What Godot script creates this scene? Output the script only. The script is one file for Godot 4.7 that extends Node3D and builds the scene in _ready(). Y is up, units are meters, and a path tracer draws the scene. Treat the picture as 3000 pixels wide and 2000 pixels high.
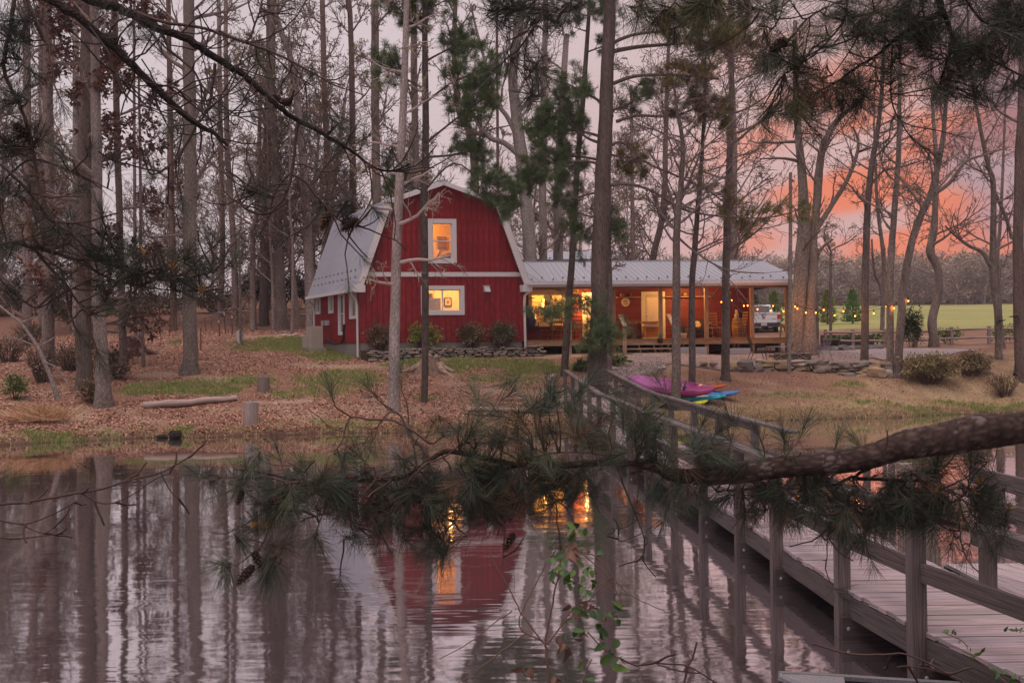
extends Node3D
# A red gambrel house with a porch wing across a pond at dusk, seen past pine boughs and a footbridge.
const H := 2.7            # eye above the water
const F := 2800.0         # focal length in pixels of the 3000 wide photograph
const ROLL := 0.0122
var rng := RandomNumberGenerator.new()
var used := {}
var M := {}
var shore_x := [-60.0, -30.0, -14.2, -9.8, -5.5, 0.0, 4.0, 8.0, 12.0, 17.8, 40.0, 80.0]
var shore_d := [22.0, 24.0, 26.4, 28.2, 28.5, 29.3, 30.0, 31.0, 32.0, 33.4, 36.0, 38.0]

class MB:
	var v := PackedVector3Array()
	var n := PackedVector3Array()
	var uv := PackedVector2Array()
	var c := PackedColorArray()
	var i := PackedInt32Array()
	var col := Color(1, 1, 1)
	func put(p: Vector3, nn: Vector3, t: Vector2) -> int:
		v.append(p); n.append(nn); uv.append(t); c.append(col)
		return v.size() - 1
	func tri(a: Vector3, b: Vector3, d: Vector3) -> void:      # counter-clockwise seen from outside
		var nn := (b - a).cross(d - a).normalized()
		var k := v.size()
		put(a, nn, Vector2(a.x + a.z, a.y)); put(b, nn, Vector2(b.x + b.z, b.y)); put(d, nn, Vector2(d.x + d.z, d.y))
		i.append(k); i.append(k + 2); i.append(k + 1)
	func quad(a: Vector3, b: Vector3, d: Vector3, e: Vector3, off := Vector2.ZERO) -> void:
		var nn := (b - a).cross(e - a)
		if nn.length_squared() < 1e-14: nn = (d - b).cross(e - b)
		nn = nn.normalized()
		var w := (a.distance_to(b) + e.distance_to(d)) * 0.5
		var h := (a.distance_to(e) + b.distance_to(d)) * 0.5
		var k := v.size()
		if w >= h:
			put(a, nn, off); put(b, nn, off + Vector2(w, 0)); put(d, nn, off + Vector2(w, h)); put(e, nn, off + Vector2(0, h))
		else:
			put(a, nn, off); put(b, nn, off + Vector2(0, w)); put(d, nn, off + Vector2(h, w)); put(e, nn, off + Vector2(h, 0))
		i.append(k); i.append(k + 2); i.append(k + 1); i.append(k); i.append(k + 3); i.append(k + 2)
	func hexa(p: Array, off := Vector2.ZERO) -> void:          # corner k has bit 1 along the first axis, 2 along the second, 4 along the third
		var f := [[1, 3, 7, 5], [0, 4, 6, 2], [2, 6, 7, 3], [0, 1, 5, 4], [4, 5, 7, 6], [0, 2, 3, 1]]
		var flip: bool = (p[1] - p[0]).cross(p[2] - p[0]).dot(p[4] - p[0]) < 0.0
		for q in f:
			if flip: quad(p[q[3]], p[q[2]], p[q[1]], p[q[0]], off)
			else: quad(p[q[0]], p[q[1]], p[q[2]], p[q[3]], off)
	func box(o: Vector3, s: Vector3, b := Basis.IDENTITY, off := Vector2.ZERO) -> void:
		var p := []
		for k in 8:
			p.append(o + b * Vector3((float(k & 1) - 0.5) * s.x, (float((k >> 1) & 1) - 0.5) * s.y, (float(k >> 2) - 0.5) * s.z))
		hexa(p, off)
	func bar(a: Vector3, b: Vector3, w: float, h: float, up := Vector3.UP) -> void:   # w across, h along up
		var x := (b - a)
		var l := x.length()
		x = x / l
		var z := x.cross(up).normalized()
		var y := z.cross(x)
		box((a + b) * 0.5, Vector3(l, h, w), Basis(x, y, z), Vector2(fposmod(a.x * 7.3 + a.z * 3.1, 5.0), fposmod(a.y * 5.7 + a.x, 3.0)))
	func tube(p: Array, r: Array, sides := 6, rough := 0.0, g: RandomNumberGenerator = null, caps := true) -> void:
		var m := p.size()
		if m < 2: return
		var t: Vector3 = (p[1] - p[0]).normalized()
		var s := t.cross(Vector3(0.31, 0.1, 0.95))
		if s.length() < 0.05: s = t.cross(Vector3.RIGHT)
		s = s.normalized()
		var along := fposmod(p[0].x * 3.7 + p[0].y * 1.3, 7.0)
		var k0 := v.size()
		for j in m:
			if j > 0: along += p[j].distance_to(p[j - 1])
			var a: Vector3 = p[maxi(j - 1, 0)]
			var b: Vector3 = p[mini(j + 1, m - 1)]
			t = (b - a).normalized()
			s = (s - t * s.dot(t)).normalized()
			var u := t.cross(s)
			for k in sides + 1:
				var an := TAU * float(k % sides) / sides
				var d := s * cos(an) + u * sin(an)
				var rr: float = r[j]
				if rough > 0.0: rr *= 1.0 + rough * sin(an * 3.0 + along * 2.1) * 0.5 + rough * sin(an * 5.0 - along * 5.3) * 0.35
				put(p[j] + d * rr, d, Vector2(along, float(k) / sides * maxf(TAU * r[0], 0.05)))
		for j in m - 1:
			for k in sides:
				var q := k0 + j * (sides + 1) + k
				i.append(q); i.append(q + sides + 1); i.append(q + 1)
				i.append(q + 1); i.append(q + sides + 1); i.append(q + sides + 2)
		if caps:
			for e in 2:
				var j := 0 if e == 0 else m - 1
				var nn: Vector3 = ((p[0] - p[1]) if e == 0 else (p[m - 1] - p[m - 2])).normalized()
				var q0 := put(p[j], nn, Vector2(0, 0))
				for k in sides: put(v[k0 + j * (sides + 1) + k], nn, uv[k0 + j * (sides + 1) + k])
				for k in sides:
					if e == 0:
						i.append(q0); i.append(q0 + 1 + k); i.append(q0 + 1 + (k + 1) % sides)
					else:
						i.append(q0); i.append(q0 + 1 + (k + 1) % sides); i.append(q0 + 1 + k)
	func lathe(o: Vector3, prof: Array, segs := 16, b := Basis.IDENTITY, sweep := TAU) -> void:   # prof: Vector2(radius, height), bottom to top
		var k0 := v.size()
		var along := 0.0
		for j in prof.size():
			var a: Vector2 = prof[maxi(j - 1, 0)]
			var d: Vector2 = prof[mini(j + 1, prof.size() - 1)]
			var t := (d - a).normalized()
			if j > 0: along += prof[j].distance_to(prof[j - 1])
			for k in segs + 1:
				var an := sweep * k / segs
				var rad := Vector3(cos(an), 0, sin(an))
				put(o + b * (rad * prof[j].x + Vector3(0, prof[j].y, 0)), (b * (rad * t.y - Vector3(0, t.x, 0))).normalized(), Vector2(along, an * 0.5))
		for j in prof.size() - 1:
			for k in segs:
				var q := k0 + j * (segs + 1) + k
				i.append(q); i.append(q + 1); i.append(q + segs + 1)
				i.append(q + 1); i.append(q + segs + 2); i.append(q + segs + 1)
	func rock(o: Vector3, s: Vector3, b: Basis, g: RandomNumberGenerator, blocky := 0.5, nl := 5, ns := 8) -> void:
		var ring := []
		var ph := [g.randf() * TAU, g.randf() * TAU, g.randf() * TAU]
		for j in nl + 1:
			var la := PI * (float(j) / nl - 0.5)
			var row := []
			for k in ns:
				var lo := TAU * (k + 0.5 * (j % 2)) / ns
				var d := Vector3(cos(la) * cos(lo), sin(la), cos(la) * sin(lo))
				var m := maxf(absf(d.x), maxf(absf(d.y), absf(d.z)))
				var q := d.lerp(d / m * 0.86, blocky)
				q *= 1.0 + 0.09 * sin(lo * 2.0 + ph[0] + la * 3.0) + 0.07 * sin(lo * 3.0 + ph[1]) + 0.06 * sin(la * 5.0 + ph[2] + lo)
				row.append(o + b * (q * s * 0.5))
			ring.append(row)
		for j in nl:
			for k in ns:
				var k2: int = (k + 1) % ns
				if j == 0: tri(ring[0][0], ring[1][k], ring[1][k2])
				elif j == nl - 1: tri(ring[nl][0], ring[j][k2], ring[j][k])
				else: quad(ring[j][k2], ring[j][k], ring[j + 1][k], ring[j + 1][k2], Vector2(o.x * 3.1, o.y * 5.3))
	func leaf(p: Vector3, d: Vector3, up: Vector3, l: float, w: float) -> void:
		var s := d.cross(up).normalized() * w * 0.5
		var nn := s.cross(d).normalized()
		var mid := p + d * l * 0.45 - nn * l * 0.06
		var tip := p + d * l - nn * l * 0.16
		var k := v.size()
		put(p, nn, Vector2(0, 0.5)); put(mid + s, nn, Vector2(0.5, 0)); put(tip, nn, Vector2(1, 0.5)); put(mid - s, nn, Vector2(0.5, 1))
		for q in [0, 2, 1, 0, 3, 2]: i.append(k + q)
	func ovate(p: Vector3, d: Vector3, up: Vector3, l: float, w: float, curl: float) -> void:   # a leaf with a rounded outline, folded along its rib
		var s := d.cross(up).normalized()
		var nn := s.cross(d).normalized()
		var k := v.size()
		var n_ := 6
		for j in n_ + 1:
			var t := float(j) / n_
			var c := p + d * l * t - nn * l * curl * t * t
			var hw := w * 0.5 * pow(sin(PI * pow(t, 0.75)), 0.8) * (1.0 + 0.12 * (j % 2)) if j > 0 and j < n_ else 0.001
			put(c - s * hw + nn * hw * 0.35, (nn + s * 0.3).normalized(), Vector2(t, 0)); put(c, nn, Vector2(t, 0.5)); put(c + s * hw + nn * hw * 0.35, (nn - s * 0.3).normalized(), Vector2(t, 1))
		for j in n_:
			var q := k + j * 3
			for e in 2:
				i.append(q + e); i.append(q + e + 3); i.append(q + e + 1)
				i.append(q + e + 1); i.append(q + e + 3); i.append(q + e + 4)
	func needle(p: Vector3, q: Vector3, w: float, side: Vector3) -> void:
		var d := (q - p).normalized()
		var s := d.cross(side).normalized() * w * 0.5
		var nn := s.cross(d).normalized()
		var k := v.size()
		var mid := p.lerp(q, 0.55)
		put(p - s * 0.5, nn, Vector2(0, 0)); put(p + s * 0.5, nn, Vector2(0, 1)); put(mid + s, nn, Vector2(0.5, 1)); put(mid - s, nn, Vector2(0.5, 0)); put(q, nn, Vector2(1, 0.5))
		for e in [0, 2, 1, 0, 3, 2, 3, 4, 2]: i.append(k + e)
	func done() -> ArrayMesh:
		var a := []
		a.resize(Mesh.ARRAY_MAX)
		a[Mesh.ARRAY_VERTEX] = v; a[Mesh.ARRAY_NORMAL] = n; a[Mesh.ARRAY_TEX_UV] = uv; a[Mesh.ARRAY_COLOR] = c; a[Mesh.ARRAY_INDEX] = i
		var m := ArrayMesh.new()
		if i.size() > 0: m.add_surface_from_arrays(Mesh.PRIMITIVE_TRIANGLES, a)
		return m

# ---------------------------------------------------------------- naming
func numbered(called: String, parent: Node = self) -> String:
	var key := "%d/%s" % [parent.get_instance_id(), called]
	var k: int = used.get(key, 0)
	used[key] = k + 1
	return called if k == 0 else "%s_%03d" % [called, k]

func tag(o: Node, label := "", category := "", group := "", kind := "") -> Node:
	if label: o.set_meta("label", label)
	if category: o.set_meta("category", category)
	if group: o.set_meta("group", group)
	if kind: o.set_meta("kind", kind)
	return o

func thing(called: String, label: String, category: String, pos := Vector3.ZERO, group := "") -> Node3D:
	var o := Node3D.new()
	o.name = numbered(called)
	add_child(o)
	o.position = pos
	tag(o, label, category, group)
	return o

func obj(called: String, mb, m: Material, parent: Node = self) -> MeshInstance3D:
	var o := MeshInstance3D.new()
	o.name = numbered(called, parent)
	o.mesh = mb.done() if mb is MB else mb
	o.material_override = m
	parent.add_child(o)
	if parent is Node3D and parent != self:                    # shapes are given in world places; parts hang under the thing's base
		o.position = -world_of(parent)
	return o

func world_of(nd: Node) -> Vector3:
	var p := Vector3.ZERO
	while nd is Node3D and nd != self:
		p += nd.position
		nd = nd.get_parent()
	return p

func many(called: String, mesh: Mesh, m: Material, xf: Array, parent: Node = self, cols: Array = []) -> MultiMeshInstance3D:
	var mm := MultiMesh.new()
	mm.transform_format = MultiMesh.TRANSFORM_3D
	mm.use_colors = cols.size() > 0
	mm.mesh = mesh
	mm.instance_count = xf.size()
	for k in xf.size():
		mm.set_instance_transform(k, xf[k])
		if cols.size() > 0: mm.set_instance_color(k, cols[k])
	var o := MultiMeshInstance3D.new()
	o.name = numbered(called, parent)
	o.multimesh = mm
	o.material_override = m
	parent.add_child(o)
	if parent is Node3D and parent != self: o.position = -world_of(parent)
	o.set_meta("kind", "stuff")
	return o

func twin(src: Node3D, pos: Vector3, turn: float, size: float, label := "", group := "") -> Node3D:
	var o: Node3D = src.duplicate()
	o.name = numbered(str(src.name).rstrip("0123456789").trim_suffix("_"))
	add_child(o)
	o.position = pos
	o.rotation.y = turn
	o.scale = Vector3.ONE * size
	if label: o.set_meta("label", label)
	if group: o.set_meta("group", group)
	return o

# ---------------------------------------------------------------- measuring: a photograph pixel at a real distance is a real place
func at(u: float, v: float, d: float) -> Vector3:
	var a := u - 1500.0
	var b := v - 1000.0
	return Vector3((a * cos(ROLL) - b * sin(ROLL)) / F * d, H - (a * sin(ROLL) + b * cos(ROLL)) / F * d, -d)

func gp(u: float, v: float) -> Vector3:                        # where the sight line meets the ground
	var d := 20.0
	var last := d
	while d < 320.0:
		var p := at(u, v, d)
		if p.y <= ground(p.x, -p.z):
			for k in 12:
				var m := (last + d) * 0.5
				p = at(u, v, m)
				if p.y <= ground(p.x, -p.z): d = m
				else: last = m
			p.y = ground(p.x, -p.z)
			return p
		last = d
		d += 0.25 if d < 60.0 else 1.0
	return at(u, v, 150.0)

func curve(xs: Array, ys: Array, x: float) -> float:
	if x <= xs[0]: return ys[0]
	for k in range(1, xs.size()):
		if x < xs[k]:
			var t: float = (x - xs[k - 1]) / (xs[k] - xs[k - 1])
			return lerpf(ys[k - 1], ys[k], t * t * (3.0 - 2.0 * t) * 0.35 + t * 0.65)
	return ys[xs.size() - 1]

var hill := FastNoiseLite.new()
func shore(x: float) -> float:
	return curve(shore_x, shore_d, x) + 0.22 * sin(x * 0.9) + 0.12 * sin(x * 2.3 + 1.0) + 0.06 * sin(x * 5.1)

func ground(x: float, d: float) -> float:
	if d < 16.0:
		return curve([-20.0, 0.0, 3.2, 5.5, 16.0], [1.6, 1.15, 0.7, -0.5, -1.3], d)
	var s := shore(x)
	if d < s: return maxf(-1.3, (d - s) * 0.22)
	var lift := 0.13 * minf((d - s) / 0.25, 1.0)
	var hl := curve([s, s + 1.0, 38.0, 48.0, 60.0, 80.0, 150.0, 320.0], [0.0, 0.26, 2.05, 3.15, 4.7, 6.6, 9.5, 14.0], d)
	var hc := curve([s, s + 1.0, 37.0, 39.0, 60.0, 80.0, 150.0, 320.0], [0.0, 0.28, 1.84, 2.0, 2.9, 4.2, 7.6, 14.0], d)
	var hr := curve([s, s + 1.0, 36.0, 38.5, 45.0, 60.0, 150.0, 320.0], [0.0, 0.3, 1.30, 1.86, 2.1, 3.1, 7.3, 14.5], d)
	var l := smoothstep(-11.0, -5.0, x)
	var r := smoothstep(5.0, 9.0, x)
	var h := lerpf(lerpf(hl, hc, l), hr, r)
	return h + lift + hill.get_noise_2d(x, d) * 0.10 * smoothstep(0.0, 2.0, d - s)

# ---------------------------------------------------------------- frames of the two buildings: a along the front, y up, b to the back
class Fr:
	var o: Vector3
	var e1: Vector3
	var e2: Vector3
	func p(a: float, y: float, b: float) -> Vector3:
		return Vector3(o.x, 0, o.z) + e1 * a + Vector3(0, y, 0) + e2 * b
	func hx(mb, a0: float, a1: float, y0: float, y1: float, b0: float, b1: float) -> void:
		var q := []
		for k in 8: q.append(p(a1 if k & 1 else a0, y1 if k & 2 else y0, b1 if k & 4 else b0))
		mb.hexa(q, Vector2(fposmod(a0 * 3.3 + y0 * 1.7, 4.0), fposmod(y0 * 2.9 + b0, 3.0)))

func pl(f: Fr, u: float, v: float, b: float) -> Vector2:       # a and y of the point of the plane b that pixel (u, v) shows
	var r := at(u, v, 1.0) - Vector3(0, H, 0)
	var q := f.p(0, 0, b)
	# H*up + r*t = q + e1*a + y*up
	var t := (q.x * f.e1.z - q.z * f.e1.x) / (r.x * f.e1.z - r.z * f.e1.x)
	var w := r * t - Vector3(q.x, 0, q.z)
	return Vector2((w.x * f.e1.x + w.z * f.e1.z), H + r.y * t)

func hxm(f: Fr, a0: float, a1: float, y0: float, y1: float, b0: float, b1: float, col: Color) -> MB:
	var mb := MB.new()
	mb.col = col
	f.hx(mb, a0, a1, y0, y1, b0, b1)
	return mb

func vary(c: Color, k := 0.12) -> Color:
	var m := 1.0 + rng.randf_range(-k, k)
	return Color(c.r * m * (1.0 + rng.randf_range(-k, k) * 0.25), c.g * m, c.b * m * (1.0 + rng.randf_range(-k, k) * 0.25))

# ---------------------------------------------------------------- textures and materials
func noise_image(w: int, h: int, seed_: int, freq: float, oct := 4, ridged := false) -> Image:
	var f := FastNoiseLite.new()
	f.seed = seed_
	f.noise_type = FastNoiseLite.TYPE_SIMPLEX_SMOOTH
	f.frequency = freq
	f.fractal_type = FastNoiseLite.FRACTAL_RIDGED if ridged else FastNoiseLite.FRACTAL_FBM
	f.fractal_octaves = oct
	return f.get_seamless_image(w, h)

func tone(im: Image, lo: float, hi: float, power := 1.0) -> ImageTexture:
	im.convert(Image.FORMAT_L8)
	var d := im.get_data()
	for k in d.size():
		d[k] = int(255.0 * lerpf(lo, hi, pow(d[k] / 255.0, power)))
	return ImageTexture.create_from_image(Image.create_from_data(im.get_width(), im.get_height(), false, Image.FORMAT_L8, d))

func stretched(w: int, h: int, size: int, seed_: int, freq: float, oct := 4, ridged := false) -> Image:
	var im := noise_image(w, h, seed_, freq, oct, ridged)
	im.resize(size, size, Image.INTERPOLATE_CUBIC)
	return im

func mat(called: String, rough: float, tex: Texture2D = null, scale := Vector3.ONE, bump: Texture2D = null, depth := 0.0, tri := false) -> StandardMaterial3D:
	var m := StandardMaterial3D.new()
	m.resource_name = called
	m.vertex_color_use_as_albedo = true
	m.roughness = rough
	m.metallic_specular = 0.35
	if tex: m.albedo_texture = tex
	m.uv1_scale = scale
	if tri:
		m.uv1_triplanar = true
		m.uv1_world_triplanar = true
	if bump:
		m.heightmap_enabled = true
		m.heightmap_texture = bump
		m.heightmap_scale = depth
	M[called] = m
	return m

func glow(called: String, c: Color, e: float) -> StandardMaterial3D:
	var m := StandardMaterial3D.new()
	m.resource_name = called
	m.albedo_color = Color(0.9, 0.8, 0.6)
	m.emission_enabled = true
	m.emission = c
	m.emission_energy_multiplier = e
	M[called] = m
	return m

func make_materials() -> void:
	var grain := tone(stretched(64, 512, 512, 3, 0.025, 5), 0.62, 1.0)
	var worn := tone(stretched(48, 512, 512, 17, 0.03, 5, true), 0.45, 1.0, 0.8)
	var furrow_im := stretched(128, 512, 512, 9, 0.022, 4, true)
	var furrow := tone(furrow_im, 0.36, 1.0, 0.8)
	var smooth_bark := tone(stretched(256, 160, 512, 21, 0.03, 5), 0.62, 1.0)
	var speck := tone(noise_image(512, 512, 5, 0.03, 5), 0.55, 1.0)
	var fine := tone(noise_image(512, 512, 8, 0.12, 3), 0.7, 1.0)
	mat("plain", 0.75)
	mat("wood", 0.8, grain, Vector3(0.7, 2.2, 1), grain, 0.3)
	mat("grey_wood", 0.9, worn, Vector3(0.6, 2.6, 1), worn, 0.5)
	mat("bark", 0.95, furrow, Vector3(0.9, 1.1, 1), furrow, 2.2)
	mat("pale_bark", 0.95, smooth_bark, Vector3(0.8, 1.6, 1), smooth_bark, 1.0)
	var ce := FastNoiseLite.new()
	ce.seed = 5
	ce.noise_type = FastNoiseLite.TYPE_CELLULAR
	ce.cellular_return_type = FastNoiseLite.RETURN_DISTANCE2_SUB
	ce.frequency = 0.035
	ce.fractal_octaves = 2
	ce.domain_warp_enabled = true
	ce.domain_warp_amplitude = 14.0
	var plate_im := ce.get_seamless_image(512, 512)
	var plate := tone(plate_im, 0.22, 1.0, 0.6)
	mat("scaly_bark", 0.95, plate, Vector3(1.5, 2.6, 1), plate, 1.6)
	mat("twig", 0.95)
	mat("stone", 0.9, speck, Vector3(2.2, 2.2, 2.2), fine, 0.8, true)
	mat("soil", 1.0, speck, Vector3(0.9, 0.9, 0.9), speck, 3.0, true)
	M.soil.detail_enabled = true
	M.soil.detail_albedo = fine
	M.soil.detail_blend_mode = BaseMaterial3D.BLEND_MODE_MUL
	M.soil.uv2_triplanar = true
	M.soil.uv2_world_triplanar = true
	M.soil.uv2_scale = Vector3(0.17, 0.17, 0.17)
	M.soil.metallic_specular = 0.15
	var stain := tone(noise_image(512, 512, 44, 0.012, 5), 0.70, 1.0)
	mat("painted_metal", 0.42, stain, Vector3(0.35, 0.8, 1))
	mat("paint", 0.6, fine, Vector3(0.4, 0.4, 1))
	mat("car_paint", 0.3)
	M.car_paint.clearcoat_enabled = true
	M.car_paint.clearcoat = 0.6
	mat("plastic", 0.35, fine, Vector3(0.5, 0.5, 1))
	mat("galvanised", 0.38, fine, Vector3(0.8, 0.8, 1))
	M.galvanised.metallic = 0.55
	mat("black_metal", 0.45)
	mat("plaster", 0.9)
	mat("fabric", 0.95, fine, Vector3(6, 6, 1))
	mat("leaf", 0.6)
	M.leaf.backlight_enabled = true
	M.leaf.backlight = Color(0.35, 0.35, 0.35)
	mat("needle", 0.55)
	M.needle.backlight_enabled = true
	M.needle.backlight = Color(0.2, 0.2, 0.2)
	mat("litter", 0.95)
	var g := StandardMaterial3D.new()
	g.resource_name = "glass"
	g.transparency = BaseMaterial3D.TRANSPARENCY_ALPHA
	g.albedo_color = Color(0.9, 0.95, 0.95, 0.06)
	g.roughness = 0.03
	M.glass = g
	var w := StandardMaterial3D.new()
	w.resource_name = "pond_water"
	w.albedo_color = Color(0.54, 0.465, 0.505).linear_to_srgb()
	w.metallic = 0.94
	w.roughness = 0.035
	w.metallic_specular = 0.72
	w.clearcoat_enabled = true
	w.clearcoat = 1.0
	w.clearcoat_roughness = 0.03
	var wave := noise_image(192, 512, 31, 0.02, 3)
	wave.resize(1024, 1024, Image.INTERPOLATE_CUBIC)
	var still := noise_image(512, 512, 77, 0.006, 2)          # calm and ruffled stretches of the pond
	still.resize(1024, 1024, Image.INTERPOLATE_CUBIC)
	wave.convert(Image.FORMAT_RGBF)
	wave.bump_map_to_normal_map(14.0)
	w.normal_enabled = true
	w.normal_texture = ImageTexture.create_from_image(wave)
	w.normal_scale = WAVES
	w.uv1_scale = Vector3(0.22, 0.22, 1)
	M.water = w
	glow("lamp_glow", Color(1.0, 0.62, 0.22), 14.0)
	glow("bulb_glow", Color(1.0, 0.50, 0.14), 6.0)
	glow("shade_glow", Color(1.0, 0.6, 0.2), 3.0)

const WAVES := 0.05

# ---------------------------------------------------------------- sky
func make_sky() -> PanoramaSkyMaterial:
	var f := FastNoiseLite.new()
	f.seed = 4
	f.frequency = 0.9
	f.fractal_octaves = 5
	var w := 1024
	var h := 512
	var data := PackedFloat32Array()
	data.resize(w * h * 3)
	for j in h:
		var el := (0.5 - (j + 0.5) / h) * PI
		var e := rad_to_deg(el)
		for i in w:
			var az := wrapf((i + 0.5) / w * TAU, -PI, PI)        # 0 straight ahead, to the right positive
			var a := rad_to_deg(az)
			var d := Vector3(sin(az) * cos(el), sin(el), cos(az) * cos(el))
			var c := Vector3(0.565, 0.488, 0.512).lerp(Vector3(0.60, 0.53, 0.58), smoothstep(10.0, 70.0, e))
			var soft := f.get_noise_3d(d.x * 2.0, d.y * 6.0, d.z * 2.0)
			c *= 1.0 + 0.10 * soft
			var near_sun := exp(-pow((a - 24.0) / 26.0, 2.0)) * exp(-pow((e - 4.0) / 18.0, 2.0))
			c = c.lerp(Vector3(0.56, 0.33, 0.30), clampf(near_sun * 0.9, 0.0, 1.0))
			if near_sun > 0.01:
				var band := f.get_noise_3d(d.x * 5.0 + 3.0, d.y * 22.0 - d.x * 4.0, d.z * 5.0)
				var fire := smoothstep(-0.22, 0.22, band + 0.06) * exp(-pow((a - 23.5) / 11.0, 4.0)) * exp(-pow((e - 6.0) / 9.5, 4.0))
				c = c.lerp(Vector3(0.72, 0.195, 0.10), clampf(fire * 1.1, 0.0, 0.95))
				var veil := f.get_noise_3d(d.x * 4.0 - 7.0, d.y * 15.0 + 2.0, d.z * 4.0)
				var grey := smoothstep(21.0, 28.0, a + veil * 9.0 + (e - 8.0) * 0.35) * smoothstep(56.0, 38.0, a) * smoothstep(2.5, 8.0, e + veil * 6.0) * smoothstep(26.0, 15.0, e)
				c = c.lerp(Vector3(0.25, 0.155, 0.18), clampf(grey * 0.85, 0.0, 0.8))
			var k := (j * w + i) * 3
			c *= 0.60
			data[k] = c.x; data[k + 1] = c.y; data[k + 2] = c.z
	var im := Image.create_from_data(w, h, false, Image.FORMAT_RGBF, data.to_byte_array())
	var s := PanoramaSkyMaterial.new()
	s.panorama = ImageTexture.create_from_image(im)
	return s

func make_world() -> void:
	var cam := Camera3D.new()
	cam.name = "camera"
	cam.position = Vector3(0, H, 0)
	cam.rotation.z = -ROLL
	cam.fov = rad_to_deg(2.0 * atan(1000.0 / F))
	cam.near = 0.05
	cam.far = 900.0
	add_child(cam)
	var we := WorldEnvironment.new()
	we.name = "world"
	var e := Environment.new()
	e.background_mode = Environment.BG_SKY
	var s := Sky.new()
	s.sky_material = make_sky()
	e.sky = s
	e.background_energy_multiplier = 1.0
	e.tonemap_mode = Environment.TONE_MAPPER_LINEAR
	e.tonemap_exposure = 1.95
	e.fog_enabled = true
	e.fog_density = FOG
	e.fog_light_color = Color(0.86, 0.80, 0.84)
	e.sdfgi_enabled = true
	e.ssao_enabled = true
	e.ssil_enabled = true
	we.environment = e
	add_child(we)
	var dusk_fill := DirectionalLight3D.new()
	dusk_fill.name = "dusk_fill_light"
	dusk_fill.light_energy = 0.5
	dusk_fill.light_color = Color(1.0, 0.9, 0.86)
	dusk_fill.light_angular_distance = 50.0
	dusk_fill.shadow_enabled = true
	dusk_fill.rotation = Vector3(deg_to_rad(-74.0), deg_to_rad(-25.0), 0)   # added fill, high behind the eye's left shoulder
	add_child(dusk_fill)

const FOG := 0.0005

# ---------------------------------------------------------------- ground, pond
var lawn := []            # patches of grass: [centre, half width, half depth, strength]
func blob(u: float, v: float, ru: float, rv: float, k: float) -> void:
	var c := gp(u, v)
	var d := -c.z
	lawn.append([c, maxf(ru * d / F, 0.3), maxf((gp(u, v - rv).z - gp(u, v + rv).z) * -0.5, 0.3), k])

var worn := []            # trodden bare patches: [centre, half width, half depth]
func bare_patch(u: float, v: float, ru: float, rv: float) -> void:
	var c := gp(u, v)
	worn.append([c, ru * -c.z / F, maxf((gp(u, v - rv).z - gp(u, v + rv).z) * -0.5, 0.3)])

func trodden(p: Vector3) -> float:
	var g := 0.0
	for b in worn:
		g = maxf(g, smoothstep(1.3, 0.4, Vector2((p.x - b[0].x) / b[1], (p.z - b[0].z) / b[2]).length() + spot.get_noise_2d(p.x * 2.0 + 9.0, p.z * 2.0) * 0.6))
	return g

var spot := FastNoiseLite.new()
func grassy(p: Vector3) -> float:
	var g := 0.0
	for b in lawn:
		var q := Vector2((p.x - b[0].x) / b[1], (p.z - b[0].z) / b[2])
		g = maxf(g, b[3] * smoothstep(1.25, 0.55, q.length() + spot.get_noise_2d(p.x * 2.2, p.z * 2.2) * 0.55))
	return g

func soil(p: Vector3) -> Color:                               # what the ground is made of, place by place
	var x := p.x
	var d := -p.z
	var s := shore(x)
	var n1 := spot.get_noise_2d(x * 1.3, d * 1.3)
	var n2 := spot.get_noise_2d(x * 4.1 + 50.0, d * 4.1)
	var litter := Vector3(0.31, 0.175, 0.13)
	var bare := Vector3(0.40, 0.29, 0.215)
	var needles := Vector3(0.31, 0.18, 0.135)
	var straw := Vector3(0.42, 0.32, 0.19)
	var c := litter.lerp(bare, smoothstep(-0.1, 0.45, n1 + 0.1 - 0.35 * smoothstep(0.0, 3.5, absf(d - s - 1.5))))
	var right := smoothstep(3.0, 6.0, x)
	c = c.lerp(needles.lerp(bare, smoothstep(0.0, 0.5, n1)), right)
	c = c.lerp(straw, right * smoothstep(2.6, 0.6, d - s) * 0.8)
	c = c.lerp(straw, smoothstep(9.0, 14.0, x) * smoothstep(6.0, 3.0, d - s) * (0.5 + n2))
	c = c.lerp(litter * 0.85, smoothstep(-7.0, -9.0, x) * smoothstep(46.0, 52.0, d))
	var field := smoothstep(56.0, 63.0, d + n1 * 5.0) * smoothstep(2.0, 8.0, x)
	c = c.lerp(Vector3(0.38, 0.40, 0.15).lerp(Vector3(0.46, 0.44, 0.19), smoothstep(-0.2, 0.4, spot.get_noise_2d(x * 0.12, d * 0.35))), field)
	c = c.lerp(Vector3(0.19, 0.23, 0.07), grassy(p) * (0.8 + n2))
	c = c.lerp(Vector3(0.47, 0.345, 0.255), trodden(p) * 0.8)
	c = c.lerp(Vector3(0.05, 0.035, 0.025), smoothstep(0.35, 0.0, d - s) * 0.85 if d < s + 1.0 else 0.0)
	c *= 1.0 + 0.22 * n2
	return Color(c.x, c.y, c.z) * 1.5

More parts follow.
